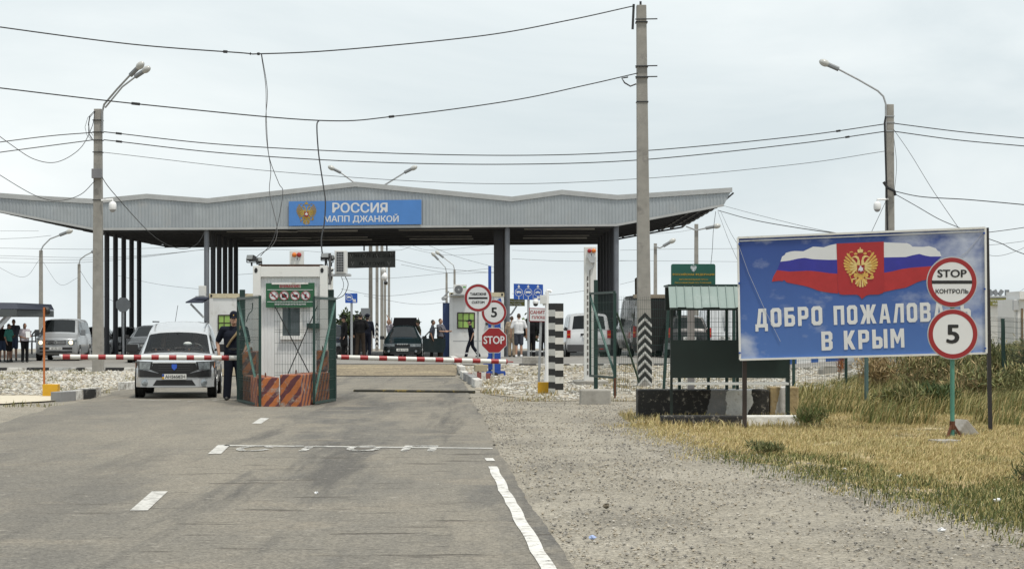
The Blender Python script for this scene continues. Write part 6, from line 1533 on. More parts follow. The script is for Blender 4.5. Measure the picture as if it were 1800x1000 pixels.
def bush(label, px, D, w_, h_, cols, seed, n=420, size=.10, name='weed_bush', lean=0, grp='weeds below the billboard'):
    X = gx(px,D); g0 = gz(X,D); rr = random.Random(seed); t = thing(name, label, 'bush', (X,D,g0), 0, grp); cl = []; mb = MB()
    for k in range(7):
        a = rr.uniform(0,6.3); f = rr.random()*.7; tx, ty, tz = X+math.cos(a)*w_*f+lean*h_, D+math.sin(a)*w_*f, g0+h_*rr.uniform(.35,.85)
        mb.tube([(X,D,g0-.05),((X+tx)/2,(D+ty)/2,(g0*1.2+tz)/2.1),(tx,ty,tz)],[.012,.009,.004],4); cl.append(((tx,ty,tz-.1*h_),(w_*rr.uniform(.3,.5),w_*.4,h_*rr.uniform(.2,.32))))
    mb.build('stems', mat('stem', (.14,.11,.06), .9), t); foliage('foliage', t, cl, n/ (w_*h_) * 3.2, size*1.25, cols, seed, up=1.3, wf=.07)
ol = [(.15,.165,.065),(.21,.205,.085),(.27,.23,.11),(.12,.135,.06)]; br = [(.30,.22,.12),(.38,.28,.15),(.22,.18,.09)]
bush('small fresh green weed clump in dry grass right of the concrete beams', 1437, 33.5, .34, .34, [(.12,.17,.055),(.18,.21,.08),(.3,.26,.12)], 51, 500, .07)
for i,(px,D,w_,h_,cl,lab) in enumerate(((1545,50,.8,1.1,br,'brown dry weed bush under the middle of the billboard'),(1600,48,.9,1.1,ol+br,'tall mixed weed bush below the letters of the billboard'),(1640,46.5,.9,1.15,ol,'olive weed bush left of the double round sign post'),
        (1700,47,1.0,1.15,ol,'olive weed bush right of the double round sign post'),(1560,39.5,.5,.55,ol,'low leaning weed in front of the lone fence post'),(1585,47,1.0,1.2,br+ol,'pale brown weed bush beside the lone fence post'),(1665,44,1.0,.8,ol+br,'low olive and brown weed bush behind the teal sign post'),(1725,43,1.0,.7,ol,'swept olive weed bush left of the black billboard post'),(1625,41,.6,.5,[(.06,.09,.035),(.09,.12,.045)],'dark green low weed left of the teal sign post'),(1755,46.5,.9,.8,ol,'weed bush at the right black post of the billboard'),
        (1795,46,.9,.9,ol+br,'weed bush on the bank at the right edge'),(1792,21.5,.28,.35,[(.05,.07,.03),(.08,.10,.04)],'dark green weed clump at the right edge near the gravel'),(1474,58,.16,.75,[(.25,.09,.03),(.3,.13,.05)],'single rusty red dock plant behind the fence'),
        (1340,26.5,.3,.16,[(.10,.12,.05),(.14,.14,.06)],'flat green weed patch at the gravel edge before the billboard post'))):
    bush(lab, px, D, w_, h_, cl, 60+i, 900 if w_ > .4 else 260, .11 if w_ > .4 else .06, lean=.35 if D < 50 else .1)
# litter
mp_paper = mat('paper', (.70,.71,.72), .6)
for (px,py,lab,m_,s_) in ((1041,952,'crumpled blue and white paper scrap on the near gravel','paper_blue',.03),(1582,842,'white paper scrap at the green edge of the gravel','p',.03),(1752,886,'white paper scrap lying in grass at the right','p',.035),(1484,829,'small white scrap on the gravel edge left of the others','p',.028),(1655,938,'white and red scrap on the gravel at the right','p',.03),(556,871,'small white scrap on the asphalt of the near lane','p',.02),(1065,896,'brown clod on the near gravel','clod',.035)):
    D = H*F/(py-HY); X = gx(px,D); mb = MB(); mb.ell((X,D,gz(X,D)+s_*.45+.02),(s_,s_*.8,s_*.5),7,5)
    rr = random.Random(px); mb.v = [(v[0]+rr.uniform(-.3,.3)*s_, v[1]+rr.uniform(-.3,.3)*s_, v[2]+rr.uniform(-.2,.2)*s_) for v in mb.v]
    tag(mb.build('litter' if m_ != 'clod' else 'clod', mp_paper if m_ == 'p' else (mat('paper_blue', (.30,.38,.60), .6, var=.5, scale=40) if m_ == 'paper_blue' else mat('clod', (.12,.10,.07), .9))), lab, 'litter' if m_ != 'clod' else 'clod')
# ---------------------------------------------------------------- vehicles
def paint(name, col, rough=.28, metal=.25, coat=.6): return mat(name, col, rough, metal, var=.03, coat=coat)
M_tail = mat('tail_red', (.40,.015,.012), .2, coat=.5); M_head = mat('headlight_glass', (.27,.30,.32), .1, .4, var=.6, scale=14, coat=.6)
M_amb = mat('amber_lens', (.55,.16,.02), .2); M_chrome = mat('chrome', (.65,.66,.67), .15, .9); M_plate = mat('plate_white', (.66,.66,.63), .45)
M_rim = mat('rim_silver', (.42,.43,.44), .35, .6); M_seat = mat('seat_dark', (.035,.035,.038), .8)

class Car:
    def __init__(s, label, X, D, heading, spec, body_mat, group=None, name='parked_car', cat='car', z=None):
        s.sp = spec; s.L, s.W, s.Hh = spec['L'], spec['W']/2, spec['H']; s.bm = body_mat
        zz = gz(X, D) + .035 if z is None else z
        s.t = thing(name, label, cat, (X, D, zz), heading, group, local=True)
        s.stations(); s.body()
    def stations(s):
        p = s.sp; st = []; g = p.get('zb', .22); zn, zc, zbelt = p['zn'], p['zc'], p['zbelt']; nose = p.get('nose', .32)
        for f, wf in ((0,.44),(.04,.60),(.14,.75),(.30,.86),(.55,.945),(1,.99)):
            st.append(dict(y=nose*f, w=s.W*wf, zb=g+.12*(1-f)**2, zs=lerp(zn-.07, zn+.01, f), wt=s.W*wf*.86, zt=lerp(zn-.02, zn+.06, f**.6), cr=.02))
        yc = p['yc']
        for f in (.33, .7): st.append(dict(y=lerp(nose, yc, f), w=s.W, zb=g, zs=lerp(zn+.01, zbelt, f), wt=s.W*.86, zt=lerp(zn+.06, zc, f), cr=.03))
        s.ic = len(st); st.append(dict(y=yc, w=s.W, zb=g, zs=zbelt, wt=s.W*.87, zt=zc, cr=.03))
        s.ir = len(st); wr = p['wr']
        rz = s.Hh
        for f, dz in p.get('roofline', ((0,-.05),(.12,-.012),(.45,0),(.85,-.01),(1,-.05))):
            st.append(dict(y=lerp(p['yrf'], p['yrr'], f), w=s.W, zb=g, zs=zbelt+p.get('rise',.03)*f, wt=wr*(1-.03*f), zt=rz+dz-.03, cr=.035, roof=1))
        s.irr = len(st)-1
        s.it = len(st); st.append(dict(y=p['yt'], w=s.W*.97, zb=g, zs=zbelt+p.get('rise',.03), wt=s.W*.84, zt=p['zt'], cr=.02))
        if p.get('trunk'): st.append(dict(y=s.L-.12, w=s.W*.95, zb=g, zs=zbelt, wt=s.W*.8, zt=p['zt']-.03, cr=.02))
        st.append(dict(y=s.L-.03, w=s.W*.94, zb=g+.03, zs=zbelt-.06, wt=s.W*.8, zt=p['zt']-.07, cr=.02))
        st.append(dict(y=s.L, w=s.W*.88, zb=g+.1, zs=zbelt-.12, wt=s.W*.76, zt=p['zt']-.13, cr=.01))
        s.st = st
    def half(s, q):
        w, zb, zs, wt, zt = q['w'], q['zb'], q['zs'], q['wt'], q['zt']; rf = q.get('roof')
        return [(0,zb),(w*.82,zb),(w*.96,zb+.07),(w,lerp(zb,zs,.42)),(w*.995,lerp(zb,zs,.72)),(w*.965,zs),(wt+(0 if rf else .02),zt-(.09 if rf else .02)),(wt*.93,zt-(.02 if rf else .004)),(wt*.55,zt+q['cr']*.65),(0,zt+q['cr'])]
    def body(s):
        vs = []; fs = []; full = []
        for q in s.st:
            h = s.half(q); ring = h + [(-x, z) for x, z in reversed(h[1:-1])]
            full.append(ring); vs += [(x, q['y']-s.L/2, z) for x, z in ring]
        n = len(full[0])
        for i in range(len(s.st)-1):
            for j in range(n): fs.append((i*n+j, i*n+(j+1)%n, (i+1)*n+(j+1)%n, (i+1)*n+j))
        fs = [tuple(reversed(f)) for f in fs]
        fs.append(tuple(range(n))); fs.append(tuple(reversed(range((len(s.st)-1)*n, len(s.st)*n))))
        mb = MB().add(vs, fs); s.bo = mb.build('body', s.bm, s.t, smooth=32)
        me = s.bo.data; bm = bmesh.new(); bm.from_mesh(me); bmesh.ops.recalc_face_normals(bm, faces=bm.faces); bm.to_mesh(me); bm.free()
    def P(s, si, v):
        sg = 1
        if v > 9: v = 18 - v; sg = -1
        i = min(int(si), len(s.st)-2); f = si - i
        def at(q):
            h = s.half(q); j = min(int(v), 8); g = v - j; a, b = h[j], h[j+1]; return Vector((sg*lerp(a[0],b[0],g), q['y']-s.L/2, lerp(a[1],b[1],g)))
        return at(s.st[i]).lerp(at(s.st[i+1]), f)
    def s_of_y(s, y):
        for i in range(len(s.st)-1):
            if s.st[i+1]['y'] >= y: return i + (y-s.st[i]['y'])/(s.st[i+1]['y']-s.st[i]['y'])
        return len(s.st)-1
    def patch(s, name, m, quad, nu=6, nv=6, off=.006, side=1, parent=None):
        """quad: four (station, ring) corners in order round the patch"""
        G = []
        for a in range(nu+1):
            for b in range(nv+1):
                u, v = a/nu, b/nv
                A = (lerp(quad[0][0],quad[1][0],u), lerp(quad[0][1],quad[1][1],u)); B = (lerp(quad[3][0],quad[2][0],u), lerp(quad[3][1],quad[2][1],u))
                si, vv = lerp(A[0],B[0],v), lerp(A[1],B[1],v)
                if side < 0: vv = 18 - vv
                e = 1e-3; p = s.P(si, vv); du = s.P(si+e, vv)-s.P(si-e if si > e else si, vv); dv = s.P(si, vv+e)-s.P(si, vv-e)
                nn = du.cross(dv)
                if nn.length > 1e-12:
                    nn.normalize(); c = Vector((0, p.y*.8, s.Hh*.5))
                    if nn.dot(p-c) < 0: nn = -nn
                    p = p + nn*off
                G.append(p)
        fs = []
        for a in range(nu):
            for b in range(nv):
                i = a*(nv+1)+b; f = (i, i+1, i+nv+2, i+nv+1)
                nn = (G[f[1]]-G[f[0]]).cross(G[f[2]]-G[f[0]]); c = Vector((0, G[i].y*.8, s.Hh*.5))
                fs.append(f if nn.dot(G[i]-c) > 0 else tuple(reversed(f)))
        return MB().add(G, fs).build(name, m, parent or s.t, smooth=60)
    def yf(s, x):
        ax = abs(x)
        for a, b in zip(s.st[:5], s.st[1:6]):
            if ax <= b['w']: 
                return a['y'] + (b['y']-a['y'])*max(0,(ax-a['w'])/(b['w']-a['w'])) if ax > a['w'] else 0 if a is s.st[0] else a['y']
        return s.st[5]['y']
    def front(s, name, m, poly, off=.012, thick=.02, parent=None, back=False, n=10):
        """an outline (x, z) wrapped on the nose (or tail)"""
        k = len(poly); pts = []
        for i in range(k):
            a, b = poly[i], poly[(i+1)%k]; q = max(1, int(abs(b[0]-a[0])/.10))
            pts += [(lerp(a[0],b[0],j/q), lerp(a[1],b[1],j/q)) for j in range(q)]
        def pos(x, z, o): 
            y = (s.yf(x) if not back else s.L - .5*s.yf(x)*.3)
            return Vector((x, (y - o if not back else y + o) - s.L/2, z))
        # strips across x so that the sheet bends with the nose
        xs_ = sorted(set(round(p[0],4) for p in pts)); mb = MB()
        def zr(x):
            zz = []
            for i in range(k):
                a, b = poly[i], poly[(i+1)%k]
                if abs(a[0]-b[0]) < 2e-4:
                    if abs(a[0]-x) < 4e-4: zz += [a[1], b[1]]
                elif min(a[0],b[0])-2e-4 <= x <= max(a[0],b[0])+2e-4: zz.append(lerp(a[1],b[1],min(1,max(0,(x-a[0])/(b[0]-a[0])))))
            return min(zz), max(zz)
        V = []; 
        for x in xs_:
            lo, hi = zr(x); V += [pos(x,lo,off), pos(x,hi,off), pos(x,lo,-thick), pos(x,hi,-thick)]
        fs = []
        for i in range(len(xs_)-1):
            a = 4*i; b = a+4
            F_ = [(a,b,b+1,a+1),(a+1,b+1,b+3,a+3),(b,a,a+2,b+2)]
            fs += F_ if not back else [tuple(reversed(f)) for f in F_]
        fs += [(0,1,3,2)[::-1] if not back else (0,1,3,2)]; e = 4*(len(xs_)-1); fs += [(e,e+1,e+3,e+2) if not back else (e,e+1,e+3,e+2)[::-1]]
        return mb.add(V, fs).build(name, m, parent or s.t)
    def wheels(s, ys, r, wd=.2, spokes=6, rear_only=False):
        for y in ys:
            for sg in (-1, 1):
                c = Vector((sg*(s.W-.09), y-s.L/2, r)); ax = Vector((sg,0,0))
                mb = MB(); mb.lathe([(-wd/2,r*.6),(-wd/2,r*.93),(-wd/2+.03,r),(wd/2-.03,r),(wd/2,r*.93),(wd/2+.004,r*.64)], c, ax, 28)
                w_ = thing_part('wheel', s.t); o = mb.build('tyre', M_rubber, w_, smooth=40)
                mb = MB(); mb.lathe([(wd/2-.05,r*.64),(wd/2-.03,r*.63),(wd/2+.008,r*.62),(wd/2+.008,r*.55),(wd/2-.02,r*.53)], c, ax, 28)
                for k in range(spokes):
                    a = 2*math.pi*k/spokes; d = Vector((0,math.cos(a),math.sin(a))); mb.bar(c+ax*(wd/2-.01)+d*r*.1, c+ax*(wd/2-.012)+d*r*.58, .05)
                mb.lathe([(wd/2-.03,r*.16),(wd/2+.01,r*.14)], c, ax, 12); mb.build('rim', M_rim, w_)
                arch = MB(); arch.lathe([(0,r*1.17),(.012,r*1.16)], Vector((sg*(s.W-.004), y-s.L/2, r+.01)), ax, 28)
                arch.bx(sg*(s.W-.3)-.17, sg*(s.W-.3)+.17, y-s.L/2-r*1.05, y-s.L/2+r*1.05, r*.75, r*1.6); arch.build('wheel_arch', M_black, s.t)
    def glass(s, side_ys, win=True, rear=True):
        g = M_glass
        if win: s.patch('windshield', s.sp.get('glass', g), [(s.ic+.06,7.15),(s.ir-.02,7.3),(s.ir-.02,10.7),(s.ic+.06,10.85)], 6, 12)
        if rear: s.patch('rear_window', g, [(s.irr+.1,7.3),(s.it-.12,7.1),(s.it-.12,10.9),(s.irr+.1,10.7)], 4, 12)
        for sg in (1,-1):
            for (y0, y1) in side_ys:
                a, b = s.s_of_y(y0), s.s_of_y(y1); lo = 5.12; hi = 5.92
                s.patch('side_window', g, [(a,lo),(b,lo),(b,hi),(a,hi)], 8, 3, side=sg)
    def open_front(s):
        """cut the windscreen opening out of the shell and furnish the cabin behind clear glass"""
        me = s.bo.data; y0, y1 = s.st[s.ic]['y']-s.L/2, s.st[s.ir]['y']-s.L/2
        bm = bmesh.new(); bm.from_mesh(me)
        kill = [f for f in bm.faces if y0-1e-4 < min(v.co.y for v in f.verts) and max(v.co.y for v in f.verts) < y1+1e-4 and min(v.co.z for v in f.verts) > s.st[s.ic]['zt']-.03 and len(f.verts) == 4]
        bmesh.ops.delete(bm, geom=kill, context='FACES'); bm.to_mesh(me); bm.free()
        for sg in (1,-1): s.patch('windscreen_pillar', s.bm, [(s.ic,5.95),(s.ir,5.95),(s.ir,6.85),(s.ic,6.7)], 6, 3, .004, side=sg)
        s.patch('windscreen_header', s.bm, [(s.ir-.09,6.7),(s.ir,6.7),(s.ir,11.3),(s.ir-.09,11.3)], 2, 12, .005)
        s.patch('cowl_panel', M_black, [(s.ic,6.7),(s.ic+.08,6.7),(s.ic+.08,11.3),(s.ic,11.3)], 2, 12, .005)
        s.patch('windshield', M_clear, [(s.ic+.07,6.66),(s.ir-.08,6.8),(s.ir-.08,11.2),(s.ic+.07,11.34)], 6, 12, .002)
        lo = -s.L/2; mb = MB(); mb.bx(-.78,.78,1.15+lo,4.0+lo,.45,.62); mb.bx(-.74,.74,1.05+lo,1.45+lo,.62,.95); mb.bx(-.76,.76,3.3+lo,3.36+lo,.62,1.15); mb.build('dashboard', M_seat, s.t)
        for x in (-.37,.37):
            mb = MB(); mb.bx(x-.23,x+.23,1.9+lo,2.4+lo,.62,.8); mb.bx(x-.22,x+.22,2.35+lo,2.47+lo,.78,1.22); mb.bx(x-.12,x+.12,2.38+lo,2.46+lo,1.25,1.42); mb.build('seat', M_seat, s.t, bevel=.03)
        mb = MB(); mb.tube([(.37+.18*math.cos(a),1.62+lo+.04*math.sin(a),1.0+.16*math.sin(a)) for a in [i*math.pi/8 for i in range(17)]],.015,6); mb.build('steering_wheel', M_black, s.t)
        mb = MB(); mb.box((0,1.7+lo,1.40),(.2,.03,.06)); mb.build('rear_view_mirror', M_black, s.t)
    def mirrors(s, y, z, m=None, size=(.2,.1,.15)):
        for sg in (1,-1):
            mb = MB(); x = s.W*.965; mb.box((sg*(x+size[0]*.6), y-s.L/2, z), size); mb.bar((sg*(x-.03),y-s.L/2,z-.05),(sg*(x+.06),y-s.L/2,z-.02),.05); mb.build('wing_mirror', m or M_black, s.t, bevel=.02)
    def plate(s, txt, z, back=False, w_=.52, h_=.113, y_off=.03, m=None):
        y = -s.L/2 - y_off if not back else s.L/2 + y_off
        fr = (Vector((0,y,z)), Vector((1,0,0)) if not back else Vector((-1,0,0)), Vector((0,0,1)))
        p = MB().prism(rrect(-w_/2,-h_/2,w_/2,h_/2,.012), fr, -.01, .004).build('number_plate', m or M_plate, s.t)
        if txt:
            mb = MB(); text(mb, txt, fr, .02, 0, w_*.82, h_*.62, .007, bold=.02); mb.build('lettering', M_ink, p)
        return p, fr
    def box(s, name, m, c, d, parent=None, bevel=0): return MB().box((c[0], c[1]-s.L/2, c[2]), d).build(name, m, parent or s.t, bevel=bevel)
def thing_part(name, t):
    o = bpy.data.objects.new(name, None); COL.objects.link(o); o.parent = t; o.empty_display_size = .1
    TOP[o.name] = TOP[t.name]; return o

# clear glass: mostly see-through, with a sky reflection
M_clear = bpy.data.materials.new('clear_glass'); M_clear.use_nodes = True
_n = M_clear.node_tree; _n.nodes.remove(_n.nodes['Principled BSDF']); _o = _n.nodes['Material Output']
_tr = _n.nodes.new('ShaderNodeBsdfTransparent'); _tr.inputs[0].default_value = (.86,.90,.90,1); _gl = _n.nodes.new('ShaderNodeBsdfGlossy'); _gl.inputs['Roughness'].default_value = .03
_fr = _n.nodes.new('ShaderNodeFresnel'); _fr.inputs[0].default_value = 1.45; _mx = _n.nodes.new('ShaderNodeMixShader')
_n.links.new(_fr.outputs[0], _mx.inputs[0]); _n.links.new(_tr.outputs[0], _mx.inputs[1]); _n.links.new(_gl.outputs[0], _mx.inputs[2]); _n.links.new(_mx.outputs[0], _o.inputs[0])
# the white station wagon at the barrier
M_gl2 = mat('windscreen_glass', (.016,.019,.02), .08, var=.85, scale=2.6, spec=.22)
wag = dict(L=4.45, W=1.74, H=1.67, zn=.775, zc=.955, zbelt=.92, yc=.95, yrf=1.66, yrr=4.12, yt=4.38, zt=1.05, wr=.665, nose=.44, zb=.22, glass=M_gl2, roofline=((0,-.215),(.12,-.13),(.4,-.03),(.85,0),(1,-.05)))
M_silver = paint('paint_white_silver', (.47,.485,.50), .28, .25)
pX = gx(306,46.4)
c = Car('white station wagon with dark bumper band and blue badge at the left barrier', pX - .215, 46.4 + 2.21, math.atan2(.1,1), wag, M_silver, name='station_wagon', z=.03)
c.open_front(); c.glass([(1.25,1.95),(2.05,3.0),(3.08,3.95)], win=False); c.wheels((.78,3.68), .31)
c.mirrors(1.25, 1.07, None, (.26,.12,.18))
c.front('bumper_band', M_black, [(-.85,.455),(.85,.455),(.85,.612),(.60,.60),(.35,.54),(-.35,.54),(-.60,.60),(-.85,.615)], .035, .05)
c.front('lower_bumper', M_silver, [(-.84,.24),(.84,.24),(.84,.45),(-.84,.45)], .02, .05)
c.front('grille', M_black, [(-.50,.612),(-.30,.53),(.30,.53),(.50,.612),(.45,.755),(-.45,.755)], .015, .02)
mb = MB()
for z in (.60,.65,.70): mb.box((0,-c.L/2-.018,z),(.68+(.2 if z>.7 else 0),.012,.012))
mb.build('grille_slat', mat('slat_grey', (.05,.05,.052), .5), c.t)
c.front('chrome_bar', M_chrome, [(-.47,.757),(.47,.757),(.46,.78),(-.46,.78)], .022, .02)
c.front('lower_intake', M_black, [(-.46,.275),(.46,.275),(.38,.395),(-.38,.395)], .026, .01)
c.front('skid_strip', M_lgrey, [(-.50,.24),(.50,.24),(.50,.265),(-.50,.265)], .03, .01)
for sg in (1,-1):
    c.front('headlight_surround', M_black, [(sg*.49,.612),(sg*.868,.612),(sg*.87,.802),(sg*.465,.787)], .008, .03)
    c.front('headlight', M_head, [(sg*.53,.622),(sg*.86,.622),(sg*.865,.79),(sg*.50,.775)], .012, .03)
    c.front('indicator', M_amb, [(sg*.835,.65),(sg*.86,.65),(sg*.863,.78),(sg*.845,.77)], .014, .02)
    mb = MB(); mb.lathe([(0,.075),(.02,.075),(.022,.062),(.03,.03)], (sg*.63, c.yf(.63)-c.L/2-.02, .335), (0,-1,0), 18); mb.build('fog_lamp', M_head, c.t)
mb = MB(); fr = (Vector((0,-c.L/2-.02,.675)), Vector((1,0,0)), Vector((0,0,1)))
mb.prism([(-.055,.06),(.055,.06),(.055,-.02),(0,-.07),(-.055,-.02)], fr, 0, .02); bdg = mb.build('badge', mat('badge_blue', (.03,.10,.50), .3), c.t)
p, fr = c.plate('АН5658ІН', .468, y_off=.055)
mb = MB(); mb.flat(rect(-.258,.0,-.215,.055), fr, .0065); mb.build('flag_blue_field', M_bluep, p); mb = MB(); mb.flat(rect(-.258,-.055,-.215,0), fr, .0065); mb.build('flag_yellow_field', M_yellow, p)
mb = MB(); mb.tube([(-.08,.98-c.L/2+.80,1.66),(-.02,.98-c.L/2+.75,2.02)],.006,5); mb.build('antenna', M_black, c.t)
mb = MB(); mb.tube([(.55,.93-c.L/2,1.05),(.1,1.0-c.L/2,1.075),(-.05,1.0-c.L/2,1.07)],.012,5); mb.tube([(-.1,.93-c.L/2,1.05),(-.55,1.02-c.L/2,1.07)],.012,5); mb.build('wiper', M_black, c.t)
mb = MB(); mb.ell((.22,1.27-c.L/2,1.16),(.10,.05,.05),10,6); mb.build('dashboard_toy', mat('toy_white', (.5,.52,.5), .7), c.t)
for sg in (1,-1):
    mb = MB(); mb.bar((sg*.585,2.0-c.L/2,1.655),(sg*.575,3.8-c.L/2,1.655),.03); mb.build('roof_rail', M_black, c.t)
    for y in (2.02, 3.02, 1.20): 
        mb = MB(); mb.box((sg*(c.W*.999),y-c.L/2,.66),(.006,.012,.62)); mb.build('door_gap', M_black, c.t)
    for y in (2.75, 3.70):
        if y < 3: mb = MB(); mb.box((sg*c.W*1.0,y-c.L/2,.86),(.03,.16,.035)); mb.build('door_handle', M_black, c.t)
    mb = MB(); mb.box((sg*c.W*1.0,2.3-c.L/2,.52),(.02,1.9,.10)); mb.build('side_moulding', M_black, c.t)

def simple_front(c, grille_m, zl, zh, hl=(.40,.80), plate=None, zpl=.48, low=True):
    W_ = c.W
    c.front('grille', M_black, [(-hl[0]*W_*.95,zl),(hl[0]*W_*.95,zl),(hl[0]*W_*.95,zh),(-hl[0]*W_*.95,zh)], .012, .02)
    mb = MB()
    for f in (.25,.5,.75): mb.box((0,-c.L/2-.02,lerp(zl,zh,f)),(hl[0]*W_*1.8,.012,.014))
    mb.build('grille_slat', grille_m, c.t)
    for sg in (1,-1): c.front('headlight', M_head, [(sg*hl[0]*W_,zl-.01),(sg*hl[1]*W_*1.1,zl),(sg*hl[1]*W_*1.1,zh+.02),(sg*hl[0]*W_,zh)], .010, .03)
    if low: c.front('lower_intake', M_black, [(-.62*W_,zpl-.20),(.62*W_,zpl-.20),(.60*W_,zpl-.09),(-.60*W_,zpl-.09)], .012, .02)
    if plate is not None: c.plate(plate, zpl, y_off=.03)
# silver van
van = dict(L=4.66, W=1.88, H=1.88, zn=.98, zc=1.22, zbelt=1.10, yc=.85, yrf=1.60, yrr=4.45, yt=4.60, zt=1.15, wr=.76, nose=.32, zb=.25)
D = 95; c = Car('silver van with its headlights on, facing us among the waiting people on the left plaza', gx(93.5,D), D+2.3, math.atan2(.05,1), van, paint('paint_silver', (.36,.37,.38), .35, .4), name='van', cat='van')
c.glass([(1.3,2.0),(2.15,3.2),(3.3,4.3)]); c.wheels((.85,3.85), .33); c.mirrors(1.2, 1.25, M_grey, (.2,.12,.26))
simple_front(c, M_chrome, .72, .90, (.50,.88), 'АР 1961 СА', .55, low=False)
c.front('bumper_slot', M_black, [(-.72,.50),(-.30,.50),(-.30,.60),(-.72,.60)], .014, .02); c.front('bumper_slot', M_black, [(.72,.50),(.30,.50),(.30,.60),(.72,.60)], .014, .02)
c.front('lower_intake', M_black, [(-.72,.36),(.72,.36),(.70,.44),(-.70,.44)], .014, .02)
M_lit = mat('lit_headlamp', (.8,.7,.5), .3, emit=((1,.78,.42), 2.2))
for sg in (1,-1):
    mb = MB(); mb.lathe([(0,.085),(.03,.08),(.045,.04)], (sg*.66, c.yf(.66)-c.L/2-.015, .81), (0,-1,0), 14); mb.build('lit_lamp', M_lit, c.t)
mb = MB(); mb.ring((0,0),.055,.07,(Vector((0,-c.L/2-.03,.82)),Vector((1,0,0)),Vector((0,0,1))),0,.01,20); mb.build('badge', M_chrome, c.t)
# pale car beside it, dark car in front of the columns
sed = dict(L=4.4, W=1.72, H=1.45, zn=.68, zc=.92, zbelt=.86, yc=1.05, yrf=1.85, yrr=3.2, yt=3.85, zt=.98, wr=.56, nose=.35, zb=.2, trunk=True)
suvs = dict(L=4.5, W=1.82, H=1.70, zn=.85, zc=1.08, zbelt=1.02, yc=1.0, yrf=1.65, yrr=4.1, yt=4.42, zt=1.1, wr=.64, nose=.32, zb=.28)
D = 106; c = Car('pale silver car waiting behind the silver van, beside the lamp post with two lamps', gx(155,D), D+2.2, .05, dict(sed, H=1.52), paint('paint_pale', (.52,.53,.54), .3, .3), cat='car'); c.glass([(1.45,2.2),(2.3,3.2)]); c.wheels((.8,3.5), .31); simple_front(c, M_chrome, .55, .68, (.42,.85), 'ВК 4410', .42); c.mirrors(1.35,.95)
D = 110; c = Car('white car half hidden behind the dark canopy columns on the left', gx(206,D), D+2.2, .05, dict(sed, H=1.52), paint('paint_white', (.62,.62,.62), .3, .1), cat='car'); c.glass([(1.45,2.2),(2.3,3.2)]); c.wheels((.8,3.5), .31); simple_front(c, M_chrome, .55, .68, (.42,.85), None, .42); c.mirrors(1.35,.95)
D = 90; c = Car('dark grey estate car just behind the white station wagon, left side showing', gx(252,D), D+2.2, .10, dict(suvs, H=1.58), paint('paint_graphite', (.04,.042,.046), .25, .4), cat='car'); c.glass([(1.3,2.0),(2.1,3.1),(3.2,4.0)]); c.wheels((.82,3.6), .33); simple_front(c, M_chrome, .66, .80, (.42,.88), 'АА 2093', .5); c.mirrors(1.25,1.08)
# dark sedan with its tailgate and a door open
D = 95; M_dg = paint('paint_dark_green', (.004,.012,.014), .25, .0, .25)
c = Car('dark green car facing us with its tailgate raised and a front door open', gx(705.5,D), D+2.2, .02, dict(sed, H=1.50, yrr=3.9, yt=4.3, zt=1.0), M_dg, cat='car'); c.glass([(1.45,2.2),(2.3,3.1),(3.2,3.8)]); c.wheels((.8,3.5), .31)
simple_front(c, M_black, .57, .67, (.40,.86), 'КВ 5720', .42); c.mirrors(1.4,.95)
c.front('bumper_strip', M_black, [(-.82,.47),(.82,.47),(.82,.50),(-.82,.50)], .02, .02)
mb = MB(); fr = (Vector((0,-c.L/2-.025,.655)), Vector((1,0,0)), Vector((0,0,1)))
for k in range(-2,3): mb.flat([(k*.10-.05,.04),(k*.10+.05,.04),(k*.10,-.045)], fr, .0)
mb.ring((0,0),.0,.01,fr,0,.004,6); mb.build('grille_mark', M_chrome, c.t)
for sg in (1,-1):
    mb = MB(); mb.lathe([(0,.055),(.02,.05)], (sg*.6, c.yf(.6)-c.L/2-.02, .36), (0,-1,0), 14); mb.build('fog_lamp', M_head, c.t)
mb = MB(); tg = [(-.60,1.40,3.9),(.60,1.40,3.9),(.52,1.86,4.42),(-.52,1.86,4.42)]; V = [(x,y-c.L/2,z) for x,z,y in tg] + [(x,y-c.L/2+.03,z-.06) for x,z,y in tg]
mb.add(V, [(0,1,2,3),(7,6,5,4),(0,4,5,1),(1,5,6,2),(2,6,7,3),(3,7,4,0)]); mb.bx(-.62,.62,3.9-c.L/2,4.3-c.L/2,.95,1.42); mb.tube([(-.62,3.95-c.L/2,1.4),(-.62,4.25-c.L/2,1.85)],.015,5); mb.tube([(.62,3.95-c.L/2,1.4),(.62,4.25-c.L/2,1.85)],.015,5); mb.build('tailgate', mat('tailgate_dark', (.004,.004,.005), .9, spec=.1), c.t)
hx, hy = c.W, 1.2-c.L/2; mb = MB(); dv = Vector((.96,.28,0))
def dp(u, z): return Vector((hx+.01,hy,0)) + dv*u + Vector((0,0,z))
def slabq(mb, P, th):
    n_ = dv.cross(Vector((0,0,1)))*th; k = len(P); V = [p for p in P] + [p+n_ for p in P]
    mb.add(V, [tuple(range(k)), tuple(reversed(range(k,2*k)))] + [(i,i+k,(i+1)%k+k,(i+1)%k) for i in range(k)])
slabq(mb, [dp(0,.3),dp(.95,.28),dp(1.05,.55),dp(1.05,.92),dp(0,.92)], .08); dr = mb.build('open_door', M_dg, c.t)
mb = MB(); mb.tube([dp(.02,.92),dp(.45,1.36),dp(.85,1.42),dp(1.05,.95)],.028,6); mb.build('window_frame', M_black, dr)
mb = MB(); slabq(mb, [dp(.08,.35),dp(.9,.34),dp(.95,.75),dp(.08,.75)], -.01); mb.build('door_card', M_seat, dr)
